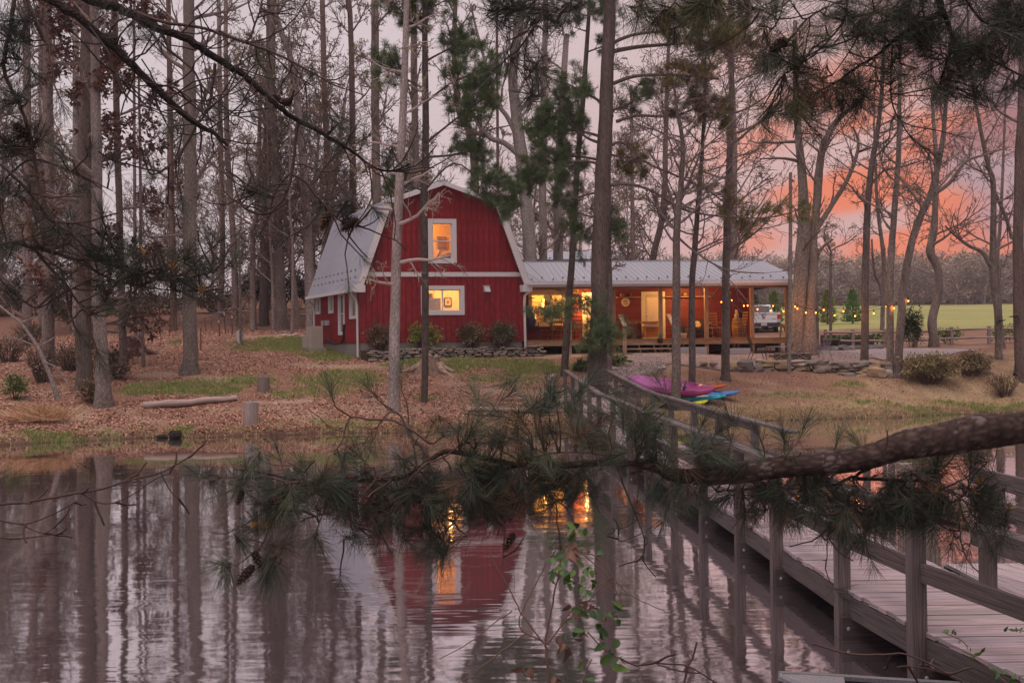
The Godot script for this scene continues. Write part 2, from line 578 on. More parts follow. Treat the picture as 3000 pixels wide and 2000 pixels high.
func make_ground() -> void:
	blob(900, 1010, 200, 22, 0.95); blob(1010, 1035, 120, 22, 0.8)
	blob(560, 1142, 180, 20, 0.8); blob(420, 1140, 70, 22, 0.7); blob(700, 1120, 150, 18, 0.55)
	blob(1000, 1110, 150, 28, 0.6); blob(1380, 1065, 260, 16, 0.85); blob(1560, 1080, 110, 20, 0.8); blob(900, 1150, 150, 16, 0.5)
	blob(1480, 1110, 150, 16, 0.4); blob(150, 1285, 110, 10, 0.9); blob(530, 1258, 60, 8, 0.7); blob(320, 1285, 60, 7, 0.5)
	blob(1000, 1245, 120, 12, 0.55); blob(2900, 1195, 220, 10, 0.6); blob(2480, 1125, 60, 8, 0.5); blob(2350, 1160, 200, 8, 0.35)
	blob(1240, 1165, 60, 6, 0.6); blob(2700, 1210, 250, 8, 0.5); blob(510, 1003, 22, 6, 0.7)
	bare_patch(1010, 1072, 140, 9); bare_patch(470, 1098, 70, 9); bare_patch(640, 1110, 110, 9); bare_patch(1500, 1150, 200, 10); bare_patch(860, 1175, 120, 6); bare_patch(800, 985, 90, 6); bare_patch(1620, 1040, 120, 6)
	var xs := []
	var ds := []
	var x := -24.0
	while x <= 24.0: xs.append(x); x += 0.28
	var far := 0.35
	x = 24.0
	while x < 260.0:
		x += far; far *= 1.17
		xs.append(x); xs.push_front(-x)
	var d := -25.0
	while d < 21.0: ds.append(d); d += 1.6
	while d < 48.0: ds.append(d); d += 0.22
	far = 0.24
	while d < 420.0:
		ds.append(d); d += far; far *= 1.06
	var mb := MB.new()
	var nx := xs.size()
	for j in ds.size():
		for i in nx:
			var p := Vector3(xs[i], ground(xs[i], ds[j]), -ds[j])
			var e := 0.3 if ds[j] < 60.0 else 3.0
			var nn := Vector3(ground(xs[i] - e, ds[j]) - ground(xs[i] + e, ds[j]), 2.0 * e, ground(xs[i], ds[j] + e) - ground(xs[i], ds[j] - e)).normalized()
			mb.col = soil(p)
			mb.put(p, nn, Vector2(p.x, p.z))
	for j in ds.size() - 1:
		for i in nx - 1:
			var k := j * nx + i
			mb.i.append(k); mb.i.append(k + nx); mb.i.append(k + 1)
			mb.i.append(k + 1); mb.i.append(k + nx); mb.i.append(k + nx + 1)
	tag(obj("ground", mb, M.soil), "", "", "", "structure")
	var wt := MB.new()
	wt.quad(Vector3(-70, 0, -3), Vector3(70, 0, -3), Vector3(70, 0, -40), Vector3(-70, 0, -40))
	for k in 4: wt.uv[k] = Vector2(wt.v[k].x * 0.55, wt.v[k].z)
	tag(obj("water", wt, M.water), "", "", "", "structure")

# ---------------------------------------------------------------- the red house and its porch wing
const RED := Color(0.30, 0.022, 0.030)
const WHITE := Color(0.80, 0.77, 0.79)
const CREAM := Color(0.74, 0.66, 0.50)
const TIMBER := Color(0.42, 0.245, 0.14)
const DULL_TIMBER := Color(0.50, 0.36, 0.26)
const ROOF := Color(0.54, 0.56, 0.64)
var fb := Fr.new()        # front of the gambrel house
var fs := Fr.new()        # its left side: first axis runs to the back
var fp := Fr.new()        # porch front
const BW := 6.59
const BL := 6.6
const SILL := 2.72
const DECK := 2.74

func frames() -> void:
	fb.o = Vector3(-6.03, 0, -38.0)
	fb.e1 = Vector3(cos(deg_to_rad(10.0)), 0, -sin(deg_to_rad(10.0)))
	fb.e2 = Vector3(-sin(deg_to_rad(27.0)), 0, -cos(deg_to_rad(27.0)))
	fs.o = fb.o; fs.e1 = fb.e2; fs.e2 = fb.e1
	fp.o = Vector3(0.62, 0, -39.2)
	fp.e1 = Vector3(cos(deg_to_rad(4.0)), 0, -sin(deg_to_rad(4.0)))
	fp.e2 = Vector3(-sin(deg_to_rad(4.0)), 0, -cos(deg_to_rad(4.0)))

func gable(a: float) -> float:
	var m := minf(a, BW - a)
	if m < 0.98: return lerpf(4.95, 8.30, (m + 0.2) / 1.18)
	return lerpf(8.30, 9.13, (m - 0.98) / (BW * 0.5 - 0.98))

func slab(mb: MB, f: Fr, a0: float, y0: float, a1: float, y1: float, b0: float, b1: float, t: float) -> void:
	var q := []
	for k in 8:
		var far_end := (k & 1) == 1
		q.append(f.p(a1 if far_end else a0, (y1 if far_end else y0) + (t if k & 2 else 0.0), b1 if k & 4 else b0))
	mb.hexa(q)

func slope_down(mb: MB, f: Fr, a0: float, a1: float, y0: float, b0: float, y1: float, b1: float, t: float, skew := 0.0) -> void:   # a sheet that falls along b
	var q := []
	for k in 8:
		var back := (k & 4) == 4
		q.append(f.p((a1 if k & 1 else a0) - (skew * (b1 - b0) if back else 0.0), (y1 if back else y0) + (t if k & 2 else 0.0), b1 if back else b0))
	mb.hexa(q)

func corrugated(mb: MB, edge0: Callable, edge1: Callable, b0: float, b1: float, pitch: float, rib: float, h: float, t: float) -> void:   # edge(b, lift) gives both ends of the sheet
	var prof := [[b0, 0.0]]
	var r := b0 + pitch * 0.4
	while r < b1 - rib * 1.2:
		prof.append([r, 0.0]); prof.append([r + rib * 0.25, h]); prof.append([r + rib * 0.75, h]); prof.append([r + rib, 0.0])
		r += pitch
	prof.append([b1, 0.0])
	var mid: Vector3 = edge0.call(b0, 0.0)
	var nn: Vector3 = edge0.call(b0, 1.0) - mid
	var flip: bool = (edge0.call(b1, 0.0) - mid).cross(edge1.call(b0, 0.0) - mid).dot(nn) < 0.0
	for k in prof.size() - 1:
		var p: Array = prof[k]
		var q: Array = prof[k + 1]
		var a0: Vector3 = edge0.call(p[0], p[1])
		var a1: Vector3 = edge0.call(q[0], q[1])
		var c0: Vector3 = edge1.call(p[0], p[1])
		var c1: Vector3 = edge1.call(q[0], q[1])
		var u0: Vector3 = edge0.call(p[0], -t)
		var u1: Vector3 = edge0.call(q[0], -t)
		if flip:
			mb.quad(a0, c0, c1, a1); mb.quad(u0, a0, a1, u1)
		else:
			mb.quad(a0, a1, c1, c0); mb.quad(u1, a1, a0, u0)
	var x0: Vector3 = edge0.call(b0, -t)
	var x1: Vector3 = edge0.call(b1, -t)
	var z0: Vector3 = edge1.call(b0, -t)
	var z1: Vector3 = edge1.call(b1, -t)
	if flip: mb.quad(x0, x1, z1, z0)
	else: mb.quad(x0, z0, z1, x1)
	mb.quad(x0, z0, edge1.call(b0, 0.0), edge0.call(b0, 0.0))

func window(par: Node3D, f: Fr, a0: float, y0: float, a1: float, y1: float, trim: float, rail: String, c: Color, called := "window") -> MeshInstance3D:   # a0.. are the outer edges of the casing
	var fr := MB.new()
	fr.col = c
	f.hx(fr, a0, a0 + trim, y0, y1, -0.045, 0.02)
	f.hx(fr, a1 - trim, a1, y0, y1, -0.045, 0.02)
	f.hx(fr, a0 + trim, a1 - trim, y1 - trim, y1, -0.047, 0.02)
	f.hx(fr, a0 + trim, a1 - trim, y0, y0 + trim, -0.047, 0.02)
	var w := obj(called, fr, M.paint, par)
	var sash := MB.new()
	sash.col = c
	var s := 0.035
	var i0 := a0 + trim
	var i1 := a1 - trim
	var j0 := y0 + trim
	var j1 := y1 - trim
	f.hx(sash, i0, i0 + s, j0, j1, 0.0, 0.05); f.hx(sash, i1 - s, i1, j0, j1, 0.0, 0.05)
	f.hx(sash, i0 + s, i1 - s, j0, j0 + s, 0.002, 0.05); f.hx(sash, i0 + s, i1 - s, j1 - s, j1, 0.002, 0.05)
	var am := (i0 + i1) * 0.5
	var ym := (j0 + j1) * 0.5
	if rail == "h": f.hx(sash, am - s * 0.6, am + s * 0.6, j0 + s, j1 - s, -0.004, 0.05)
	if rail == "v": f.hx(sash, i0 + s, i1 - s, ym - s * 0.6, ym + s * 0.6, -0.004, 0.05)
	obj("sash", sash, M.paint, w)
	if rail == "h":
		obj("pane", hxm(f, i0 + s, am - s * 0.6, j0 + s, j1 - s, 0.022, 0.028, Color.WHITE), M.glass, w)
		obj("pane", hxm(f, am + s * 0.6, i1 - s, j0 + s, j1 - s, 0.022, 0.028, Color.WHITE), M.glass, w)
	elif rail == "v":
		obj("pane", hxm(f, i0 + s, i1 - s, j0 + s, ym - s * 0.6, 0.022, 0.028, Color.WHITE), M.glass, w)
		obj("pane", hxm(f, i0 + s, i1 - s, ym + s * 0.6, j1 - s, 0.022, 0.028, Color.WHITE), M.glass, w)
	else:
		obj("pane", hxm(f, i0 + s, i1 - s, j0 + s, j1 - s, 0.022, 0.028, Color.WHITE), M.glass, w)
	return w

func room(par: Node3D, f: Fr, a0: float, a1: float, y0: float, y1: float, b0: float, b1: float, c: Color, holes: Array = []) -> void:   # plastered inside, open towards b0
	var t := 0.06
	obj("room_back_wall", hxm(f, a0, a1, y0, y1, b1, b1 + t, c), M.plaster, par)
	obj("room_side_wall", hxm(f, a0 - t, a0, y0, y1, b0, b1 + t, c), M.plaster, par)
	obj("room_side_wall", hxm(f, a1, a1 + t, y0, y1, b0, b1 + t, c), M.plaster, par)
	obj("room_ceiling", hxm(f, a0 - t, a1 + t, y1, y1 + t, b0, b1 + t, c), M.plaster, par)
	obj("room_floor", hxm(f, a0 - t, a1 + t, y0 - t, y0, b0, b1 + t, Color(0.3, 0.18, 0.09)), M.wood, par)

func lamp(called: String, label: String, p: Vector3, energy: float, r := 0.07, c := Color(1.0, 0.74, 0.42), group := "") -> Node3D:
	var mb := MB.new()
	mb.lathe(p - Vector3(0, r, 0), [Vector2(0.0, 0), Vector2(r * 0.7, r * 0.3), Vector2(r, r), Vector2(r * 0.7, r * 1.7), Vector2(0.0, r * 2.0)], 10)
	var o := thing(called, label, "lamp", p, group)
	obj("bulb", mb, M.lamp_glow, o)
	var st := MB.new()
	st.col = Color(0.05, 0.04, 0.03)
	st.tube([p + Vector3(0, r, 0), p + Vector3(0, r + 0.1, 0)], [0.03, 0.03], 6)
	obj("socket", st, M.black_metal, o)
	var l := OmniLight3D.new()
	l.name = "light"
	l.light_color = c
	l.light_energy = energy
	l.light_size = r
	l.omni_range = 12.0
	l.omni_attenuation = 2.0
	l.shadow_enabled = true
	o.add_child(l)
	return o

func cuts(lo: float, hi: float, holes: Array, a0: float, a1: float) -> Array:   # what is left of a strip between heights once the openings are out
	var left := [[lo, hi]]
	for h in holes:
		if h[0] < a1 - 0.002 and h[2] > a0 + 0.002:
			var nxt := []
			for s in left:
				if h[1] > s[0] + 0.01: nxt.append([s[0], minf(s[1], h[1])])
				if h[3] < s[1] - 0.01: nxt.append([maxf(s[0], h[3]), s[1]])
				if h[1] >= s[1] or h[3] <= s[0]:
					if nxt.size() > 0 and nxt[-1] != s: pass
			var kept := []
			for s in left:
				if h[1] >= s[1] or h[3] <= s[0]: kept.append(s)
				else:
					if h[1] > s[0]: kept.append([s[0], h[1]])
					if h[3] < s[1]: kept.append([h[3], s[1]])
			left = kept
	return left

func make_barn() -> void:
	var house := thing("gambrel_house", "two storey red metal clad house with gambrel roof and lit windows", "house", fb.p(BW * 0.5, 2.2, 0.0))
	# measured openings
	var ua := pl(fb, 1254.0, 771.5, 0); var ub := pl(fb, 1335.5, 641.5, 0)
	var la := pl(fb, 1233.5, 923.0, 0); var lb := pl(fb, 1359.0, 836.5, 0)
	var trim := 0.175
	var holes := [[ua.x + trim * 0.6, ua.y + trim * 0.6, ub.x - trim * 0.6, ub.y - trim * 0.6], [la.x + trim * 0.6, la.y + trim * 0.6, lb.x - trim * 0.6, lb.y - trim * 0.6]]
	var edges := []
	var a := 0.0
	while a < BW - 0.02:
		edges.append(a); a += 0.2272
	edges.append(BW)
	for h in holes: edges.append(h[0]); edges.append(h[2])
	edges.append(0.98); edges.append(BW - 0.98); edges.append(BW * 0.5)
	edges.sort()
	var band0 := 5.35
	var band1 := 5.53
	for k in edges.size() - 1:
		var e0: float = edges[k]
		var e1: float = edges[k + 1]
		if e1 - e0 < 0.004: continue
		var rib: bool = absf(fposmod(e0 + 0.001, 0.2272)) < 0.01
		var c := vary(RED, 0.07)
		var gap := 0.012 if rib else 0.0
		for s in cuts(SILL, band0, holes, e0, e1):
			obj("siding_panel", hxm(fb, e0 + gap, e1, s[0], s[1], 0.0, 0.1, c), M.painted_metal, house)
			if rib: obj("siding_rib", hxm(fb, e0 - 0.022, e0 - 0.002, s[0], s[1], -0.036, -0.001, c), M.painted_metal, house)
		for s in cuts(band1, 9.2, holes, e0, e1):
			if s[1] > 9.1:
				if maxf(gable(e0), gable(e1)) - 0.05 < s[0]: continue
				var q := []
				for i in 8:
					var aa := e1 if i & 1 else e0 + gap
					q.append(fb.p(aa, (gable(aa) - 0.02) if i & 2 else s[0], 0.1 if i & 4 else 0.0))
				var mb := MB.new()
				mb.col = c
				mb.hexa(q)
				obj("siding_panel", mb, M.painted_metal, house)
				if rib and gable(e0) - 0.12 > s[0]: obj("siding_rib", hxm(fb, e0 - 0.022, e0 - 0.002, s[0], gable(e0) - 0.1, -0.036, -0.001, c), M.painted_metal, house)
			else:
				obj("siding_panel", hxm(fb, e0 + gap, e1, s[0], s[1], 0.0, 0.1, c), M.painted_metal, house)
				if rib: obj("siding_rib", hxm(fb, e0 - 0.022, e0 - 0.002, s[0], s[1], -0.036, -0.001, c), M.painted_metal, house)
	obj("band_board", hxm(fb, 0.0, BW, band0, band1, -0.04, 0.1, WHITE), M.paint, house)
	window(house, fb, ua.x, ua.y, ub.x, ub.y, trim, "v", WHITE)
	window(house, fb, la.x, la.y, lb.x, lb.y, trim * 0.9, "h", WHITE)
	obj("foundation", hxm(fb, 0.03, BW - 0.03, 1.8, SILL, 0.02, BL - 0.03, Color(0.36, 0.33, 0.30)), M.stone, house)
	# left side wall with its ribs and narrow windows
	var sh := []
	for q in [[925.5, 939.0, 867.0, 919.5], [963.0, 977.0, 861.0, 917.0], [991.5, 1010.5, 855.5, 981.0], [1024.5, 1045.5, 850.0, 933.0]]:
		var p0 := pl(fs, q[1], q[3], 0)
		var p1 := pl(fs, q[0], q[2], 0)
		var x0 := minf(p0.x, p1.x)
		var x1 := maxf(p0.x, p1.x)
		sh.append([x0, maxf(p0.y, SILL + 0.12), x1, minf(p1.y, 4.86)])
	var he := [0.1, BL]
	for h in sh: he.append(h[0] + 0.05); he.append(h[2] - 0.05)
	he.sort()
	var inner := []
	for h in sh: inner.append([h[0] + 0.05, h[1] + 0.05, h[2] - 0.05, h[3] - 0.05])
	for k in he.size() - 1:
		for s in cuts(SILL, 4.98, inner, he[k], he[k + 1]):
			var mb := MB.new()
			mb.col = vary(RED, 0.05)
			var lo: float = s[0]
			var hi: float = s[1]
			corrugated(mb, func(b, l): return fs.p(b, lo, -l), func(b, l): return fs.p(b, hi, -l), he[k], he[k + 1], 0.15, 0.05, 0.024, 0.08)
			obj("side_wall", mb, M.painted_metal, house)
	for h in sh:
		window(house, fs, h[0], h[1], h[2], h[3], minf(0.1, (h[2] - h[0]) * 0.2), "v" if h[3] - h[1] > 1.4 else "", WHITE)
	obj("side_wall", hxm(fb, BW - 0.1, BW, SILL, 4.98, 0.1, BL, RED), M.painted_metal, house)
	var bw := MB.new()
	bw.col = RED
	for k in 4:
		var ea: Array = [[0.0, 0.98], [0.98, BW * 0.5], [BW * 0.5, BW - 0.98], [BW - 0.98, BW]][k]
		var q := []
		for i in 8:
			var aa: float = ea[1] if i & 1 else ea[0]
			q.append(fb.p(aa, (gable(aa) - 0.02) if i & 2 else SILL, BL + 0.1 if i & 4 else BL))
		bw.hexa(q)
	obj("back_wall", bw, M.painted_metal, house)
	# roof
	var knots := [Vector2(-0.24, 4.84), Vector2(0.98, 8.30), Vector2(BW * 0.5, 9.13), Vector2(BW - 0.98, 8.30), Vector2(BW + 0.24, 4.84)]
	for s in 4:
		var k0: Vector2 = knots[s]
		var k1: Vector2 = knots[s + 1]
		var b := -0.28
		while b < BL + 0.2:
			var b1 := minf(b + 0.9, BL + 0.28)
			var mb := MB.new()
			mb.col = vary(ROOF, 0.03)
			var nn := Vector2(-(k1.y - k0.y), k1.x - k0.x).normalized()
			corrugated(mb, func(bb, l): return fb.p(k0.x + nn.x * (l + 0.04), k0.y + nn.y * (l + 0.04), bb), func(bb, l): return fb.p(k1.x + nn.x * (l + 0.04), k1.y + nn.y * (l + 0.04), bb), b, b1, 0.112, 0.04, 0.026, 0.035)
			var roof := obj("roof_panel", mb, M.galvanised, house)
			b = b1
	obj("ridge_cap", hxm(fb, BW * 0.5 - 0.16, BW * 0.5 + 0.16, 9.13, 9.215, -0.3, BL + 0.3, ROOF), M.galvanised, house)
	for row in 2:
		for k in 11:
			var b := 0.1 + k * 0.6 + row * 0.3
			if b > BL: continue
			var t := 0.12 + row * 0.09
			var q := Vector2(-0.24, 4.89).lerp(Vector2(0.98, 8.35), t)
			var mb := MB.new()
			mb.col = Color(0.16, 0.16, 0.18)
			fb.hx(mb, q.x - 0.07, q.x + 0.02, q.y - 0.01, q.y + 0.07, b, b + 0.06)
			obj("snow_guard", mb, M.black_metal, house)
	for s in 4:                                             # white rake boards and the soffit behind them
		var k0: Vector2 = knots[s]
		var k1: Vector2 = knots[s + 1]
		var t := (k1 - k0).normalized()
		var nn := Vector2(t.y, -t.x)
		var wid := 0.24 if s == 0 or s == 3 else 0.15
		var mb := MB.new()
		mb.col = WHITE
		for side in 2:
			var q := []
			for i in 8:
				var e: Vector2 = (k1 if i & 1 else k0) + Vector2(0, 0.03) + nn * (0.0 if i & 2 else wid)
				var bb := (-0.31 if side == 0 else -0.27) if i & 4 == 0 else (-0.26 if side == 0 else 0.02)
				if side == 1: e = (k1 if i & 1 else k0) + nn * (0.004 if i & 2 else 0.03)
				q.append(fb.p(e.x, e.y, bb))
			mb.hexa(q)
		obj("rake_board", mb, M.paint, house)
	for s in [0.0, 1.0]:
		obj("corner_board", hxm(fb, lerpf(-0.03, BW - 0.14, s), lerpf(0.02, BW + 0.02, s), SILL, 4.86, -0.03, 0.02, RED if s == 0.0 else RED * 1.05), M.painted_metal, house)
		obj("eave_return", hxm(fb, lerpf(-0.26, BW - 0.12, s), lerpf(0.12, BW + 0.26, s), 4.72, 5.0, -0.312, 0.0, WHITE), M.paint, house)
	# gutters and downspouts
	obj("gutter", hxm(fb, -0.40, -0.25, 4.74, 4.86, -0.26, BL + 0.2, WHITE), M.paint, house)
	for q in [[0.12, -0.14], [BL - 0.1, -0.1]]:
		var mb := MB.new()
		mb.col = WHITE
		var b: float = q[0]
		mb.tube([fb.p(-0.33, 4.76, b - 0.2), fb.p(-0.3, 4.62, b - 0.1), fb.p(-0.12, 4.45, b), fb.p(-0.07, 4.2, b), fb.p(-0.07, 2.15, b)], [0.05, 0.05, 0.05, 0.05, 0.05], 8)
		obj("downspout", mb, M.paint, house)
	var dn := MB.new()
	dn.col = WHITE
	dn.tube([fb.p(BW + 0.2, 4.92, -0.12), fb.p(BW + 0.18, 4.74, -0.13), fb.p(BW + 0.03, 4.56, -0.12), fb.p(BW + 0.02, 4.3, -0.1), fb.p(BW + 0.04, 2.35, -0.1), fb.p(BW + 0.1, 2.28, -0.2)], [0.055, 0.055, 0.055, 0.055, 0.055, 0.055], 8)
	obj("downspout", dn, M.paint, house)
	# vent hood on the front
	var va := pl(fb, 1416, 855, 0); var vb := pl(fb, 1432, 838, 0)
	var vh := MB.new()
	vh.col = Color(0.55, 0.55, 0.58)
	var q8 := []
	for i in 8:
		q8.append(fb.p(vb.x if i & 1 else va.x, vb.y if i & 2 else va.y, 0.0 if i & 4 else (-0.05 if i & 2 else -0.2)))
	vh.hexa(q8)
	vh.col = Color(0.62, 0.6, 0.6)
	fb.hx(vh, va.x - 0.03, vb.x + 0.03, vb.y, vb.y + 0.03, -0.08, 0.0)
	obj("vent_hood", vh, M.paint, house)
	for q in [[1185.0, 1191.0, 949.0, 964.0], [959.0, 966.0, 938.0, 953.0]]:
		pass
	for q in [[948.0, 953.0, 939.0, 954.0], [960.0, 966.0, 938.0, 952.5]]:
		var p0 := pl(fs, q[1], q[3], 0); var p1 := pl(fs, q[0], q[2], 0)
		obj("meter_box", hxm(fs, minf(p0.x, p1.x), maxf(p0.x, p1.x), p0.y, p1.y, -0.12, -0.02, Color(0.45, 0.44, 0.45)), M.paint, house)
	# lit rooms behind the windows
	room(house, fb, 1.35, BW - 1.35, 5.45, 8.0, 0.12, 3.6, Color(0.80, 0.56, 0.20))
	room(house, fb, 0.5, BW - 0.4, 2.78, 5.25, 0.12, 3.2, Color(0.82, 0.70, 0.44))
	obj("floor_slab", hxm(fb, 0.1, BW - 0.1, 5.31, 5.39, 0.1, BL, Color(0.3, 0.2, 0.1)), M.wood, house)
	lamp("unseen_ceiling_lamp", "unseen warm bulb lighting the upstairs bedroom behind the tall window", fb.p(BW * 0.5 - 0.4, 7.7, 2.4), UP_LAMP)  # out of view, placed to light the bedroom
	lamp("unseen_ceiling_lamp", "unseen warm bulb lighting the kitchen behind the wide window", fb.p(BW * 0.5 + 0.9, 5.0, 1.7), LOW_LAMP)  # out of view, lights the room behind the wide window

const UP_LAMP := 1.5
const LOW_LAMP := 1.7
const PORCH_LAMP := 3.0

func make_wing() -> void:
	var wing := thing("porch_wing", "long low red board house with timber porch under a metal roof", "house", fp.p(5.5, 2.2, 0.0))
	var wb := 2.4
	var wf := Fr.new()
	wf.o = fp.p(0, 0, wb); wf.e1 = fp.e1; wf.e2 = fp.e2
	var aend: float = pl(wf, 2197, 900, 0).x
	var rend := 11.42
	var ptop := 4.82
	# openings of the wall
	var w0 := pl(wf, 1549, 953, 0); var w1 := pl(wf, 1656, 853, 0)
	var d0 := pl(wf, 1707, 988, 0); var d1 := pl(wf, 1779, 856, 0)
	var g0 := pl(wf, 1880, 988, 0); var g1 := pl(wf, 1948, 854, 0)
	var holes := [[w0.x + 0.06, w0.y + 0.06, w1.x - 0.06, w1.y - 0.06], [d0.x + 0.06, DECK - 0.2, d1.x - 0.06, d1.y - 0.06], [g0.x + 0.06, DECK - 0.2, g1.x - 0.06, g1.y - 0.06]]
	var marks := [-0.9, aend]
	for h in holes: marks.append(h[0]); marks.append(h[2])
	marks.sort()
	var y := DECK
	while y < 5.2:
		var y1 := minf(y + 0.172, 5.2)
		for k in marks.size() - 1:
			var m0: float = marks[k]
			var m1: float = marks[k + 1]
			for s in cuts(y, y1, holes, m0, m1):
				if s[1] - s[0] < 0.02: continue
				var mb := MB.new()
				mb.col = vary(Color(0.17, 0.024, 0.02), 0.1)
				var q := []
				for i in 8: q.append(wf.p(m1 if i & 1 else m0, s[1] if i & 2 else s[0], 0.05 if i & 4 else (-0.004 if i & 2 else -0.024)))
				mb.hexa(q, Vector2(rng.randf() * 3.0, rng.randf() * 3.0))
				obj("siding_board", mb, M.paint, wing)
		y = y1
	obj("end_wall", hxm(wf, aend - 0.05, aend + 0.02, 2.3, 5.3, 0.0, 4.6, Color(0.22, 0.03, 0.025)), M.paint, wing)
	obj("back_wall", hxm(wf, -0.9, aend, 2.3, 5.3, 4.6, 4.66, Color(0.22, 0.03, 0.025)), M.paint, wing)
	obj("corner_board", hxm(wf, aend - 0.1, aend + 0.04, DECK, 5.2, -0.04, 0.0, Color(0.24, 0.04, 0.035)), M.paint, wing)
	# pair of sash windows
	var wm := (w0.x + w1.x) * 0.5
	window(wing, wf, w0.x, w0.y, wm + 0.05, w1.y, 0.13, "v", CREAM)
	var rw := window(wing, wf, wm + 0.055, w0.y, w1.x, w1.y, 0.13, "v", CREAM)
	var mu := MB.new()                                       # glazing bars of the right-hand upper sash
	mu.col = CREAM
	wf.hx(mu, w1.x - 0.13 - 0.30, w1.x - 0.13 - 0.28, w0.y + 0.2, w1.y - 0.16, 0.010, 0.034)
	wf.hx(mu, w1.x - 0.55, w1.x - 0.16, w1.y - 0.40, w1.y - 0.38, 0.011, 0.033)
	obj("glazing_bar", mu, M.paint, rw)
	obj("window_sill", hxm(wf, w0.x - 0.05, w1.x + 0.05, w0.y - 0.06, w0.y - 0.002, -0.09, 0.0, CREAM), M.paint, wing)
	obj("window_head", hxm(wf, w0.x - 0.06, w1.x + 0.06, w1.y + 0.002, w1.y + 0.07, -0.06, 0.0, CREAM), M.paint, wing)
	# doors
	for q in [[d0.x, d1.x, d1.y, Color(0.30, 0.29, 0.30), 0.25], [g0.x, g1.x, g1.y, CREAM * 0.8, 0.55]]:
		var dm := MB.new()
		dm.col = CREAM
		wf.hx(dm, q[0], q[0] + 0.17, DECK, q[2], -0.045, 0.03); wf.hx(dm, q[1] - 0.12, q[1], DECK, q[2], -0.045, 0.03)
		wf.hx(dm, q[0] + 0.17, q[1] - 0.12, q[2] - 0.12, q[2], -0.047, 0.03)
		var door := obj("door", dm, M.paint, wing)
		var lf := MB.new()
		lf.col = q[3]
		var i0: float = q[0] + 0.17
		var i1: float = q[1] - 0.12
		var it: float = q[2] - 0.12
		wf.hx(lf, i0, i0 + 0.09, DECK, it, 0.0, 0.045); wf.hx(lf, i1 - 0.09, i1, DECK, it, 0.0, 0.045)
		wf.hx(lf, i0 + 0.09, i1 - 0.09, DECK, DECK + q[4], 0.0, 0.045); wf.hx(lf, i0 + 0.09, i1 - 0.09, it - 0.12, it, 0.0, 0.045)
		obj("door_leaf", lf, M.paint, door)
		obj("pane", hxm(wf, i0 + 0.09, i1 - 0.09, DECK + q[4], it - 0.12, 0.02, 0.026, Color.WHITE), M.glass, door)
		var kb := MB.new()
		kb.col = Color(0.5, 0.38, 0.15)
		kb.rock(wf.p(i0 + 0.05, DECK + 1.0, -0.04), Vector3(0.06, 0.06, 0.06), Basis.IDENTITY, rng, 0.0)
		obj("door_knob", kb, M.galvanised, door)
	# rooms
	room(wing, wf, -0.6, 4.3, DECK, 5.18, 0.07, 3.4, Color(0.82, 0.68, 0.36))
	room(wing, wf, 4.45, aend - 0.15, DECK, 5.18, 0.07, 3.0, Color(0.72, 0.58, 0.34))
	# porch: deck, posts, beam, ceiling
	var b := -0.05
	while b < wb - 0.03:
		obj("deck_board", hxm(fp, -0.05, rend - 0.15, DECK - 0.035, DECK, b, minf(b + 0.137, wb), vary(TIMBER * 1.05, 0.14)), M.wood, wing)
		b += 0.143
	var j := 0.0
	while j < rend - 0.3:
		var e := minf(j + 2.85, rend - 0.18)
		obj("rim_board", hxm(fp, j, e, DECK - 0.25, DECK - 0.037, -0.03, 0.01, vary(TIMBER, 0.16)), M.wood, wing)
		j = e + 0.006
	var feet := [1668.0, 1798.5, 1936.0, 2070.0, 2204.0, 2307.0]
	for u in feet:
		var a: float = pl(fp, u, 900, 0.05).x
		var mb := hxm(fp, a - 0.075, a + 0.075, 1.9, ptop, 0.012, 0.16, vary(TIMBER if u > 1700.0 else DULL_TIMBER, 0.1))
		obj("porch_post", mb, M.wood, wing)
	for u in [1690.0, 1698.0, 2004.0, 2152.0, 2165.0, 2285.0]:
		var a: float = pl(fp, u, 1010, 0.5).x
		obj("pier", hxm(fp, a - 0.05, a + 0.05, 1.9, DECK - 0.25, 0.5, 0.6, DULL_TIMBER), M.wood, wing)
	obj("under_deck_dark", hxm(fp, -0.05, aend - 0.1, 1.9, DECK - 0.05, 2.2, 2.28, Color(0.035, 0.028, 0.024)), M.wood, wing)  # near-black sheet painted as the dark under the deck
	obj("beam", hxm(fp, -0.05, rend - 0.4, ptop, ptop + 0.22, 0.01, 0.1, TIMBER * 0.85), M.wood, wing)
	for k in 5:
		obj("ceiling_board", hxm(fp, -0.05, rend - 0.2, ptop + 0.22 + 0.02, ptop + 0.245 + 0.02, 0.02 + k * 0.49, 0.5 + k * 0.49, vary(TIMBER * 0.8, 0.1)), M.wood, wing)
	# roof sheets with their ribs, snow guards, gutter
	var a := 0.0
	var first := true
	while a < rend + 0.05:
		var a1 := minf(a + 0.92, rend + 0.1)
		var mb := MB.new()
		mb.col = vary(ROOF, 0.04)
		var sk := 0.42 if first else 0.0
		corrugated(mb, func(aa, l): return fp.p(aa, 5.13 + l, -0.3), func(aa, l): return fp.p(aa - (sk * 5.0 * (a1 - aa) / 0.96 if sk > 0.0 else 0.0), 6.35 + l, 4.75), a - 0.04 if first else a, a1, 0.23, 0.05, 0.022, 0.03)
		obj("roof_panel", mb, M.galvanised, wing)
		var back := MB.new()
		back.col = vary(ROOF, 0.04)
		slope_down(back, fp, a - (2.0 if first else 0.0), a1, 6.32, 4.75, 5.10, 9.6, 0.03)
		obj("roof_panel", back, M.galvanised, wing)
		first = false
		a = a1
	obj("ridge_cap", hxm(fp, -1.2, rend + 0.1, 6.33, 6.375, 4.62, 4.88, ROOF), M.galvanised, wing)
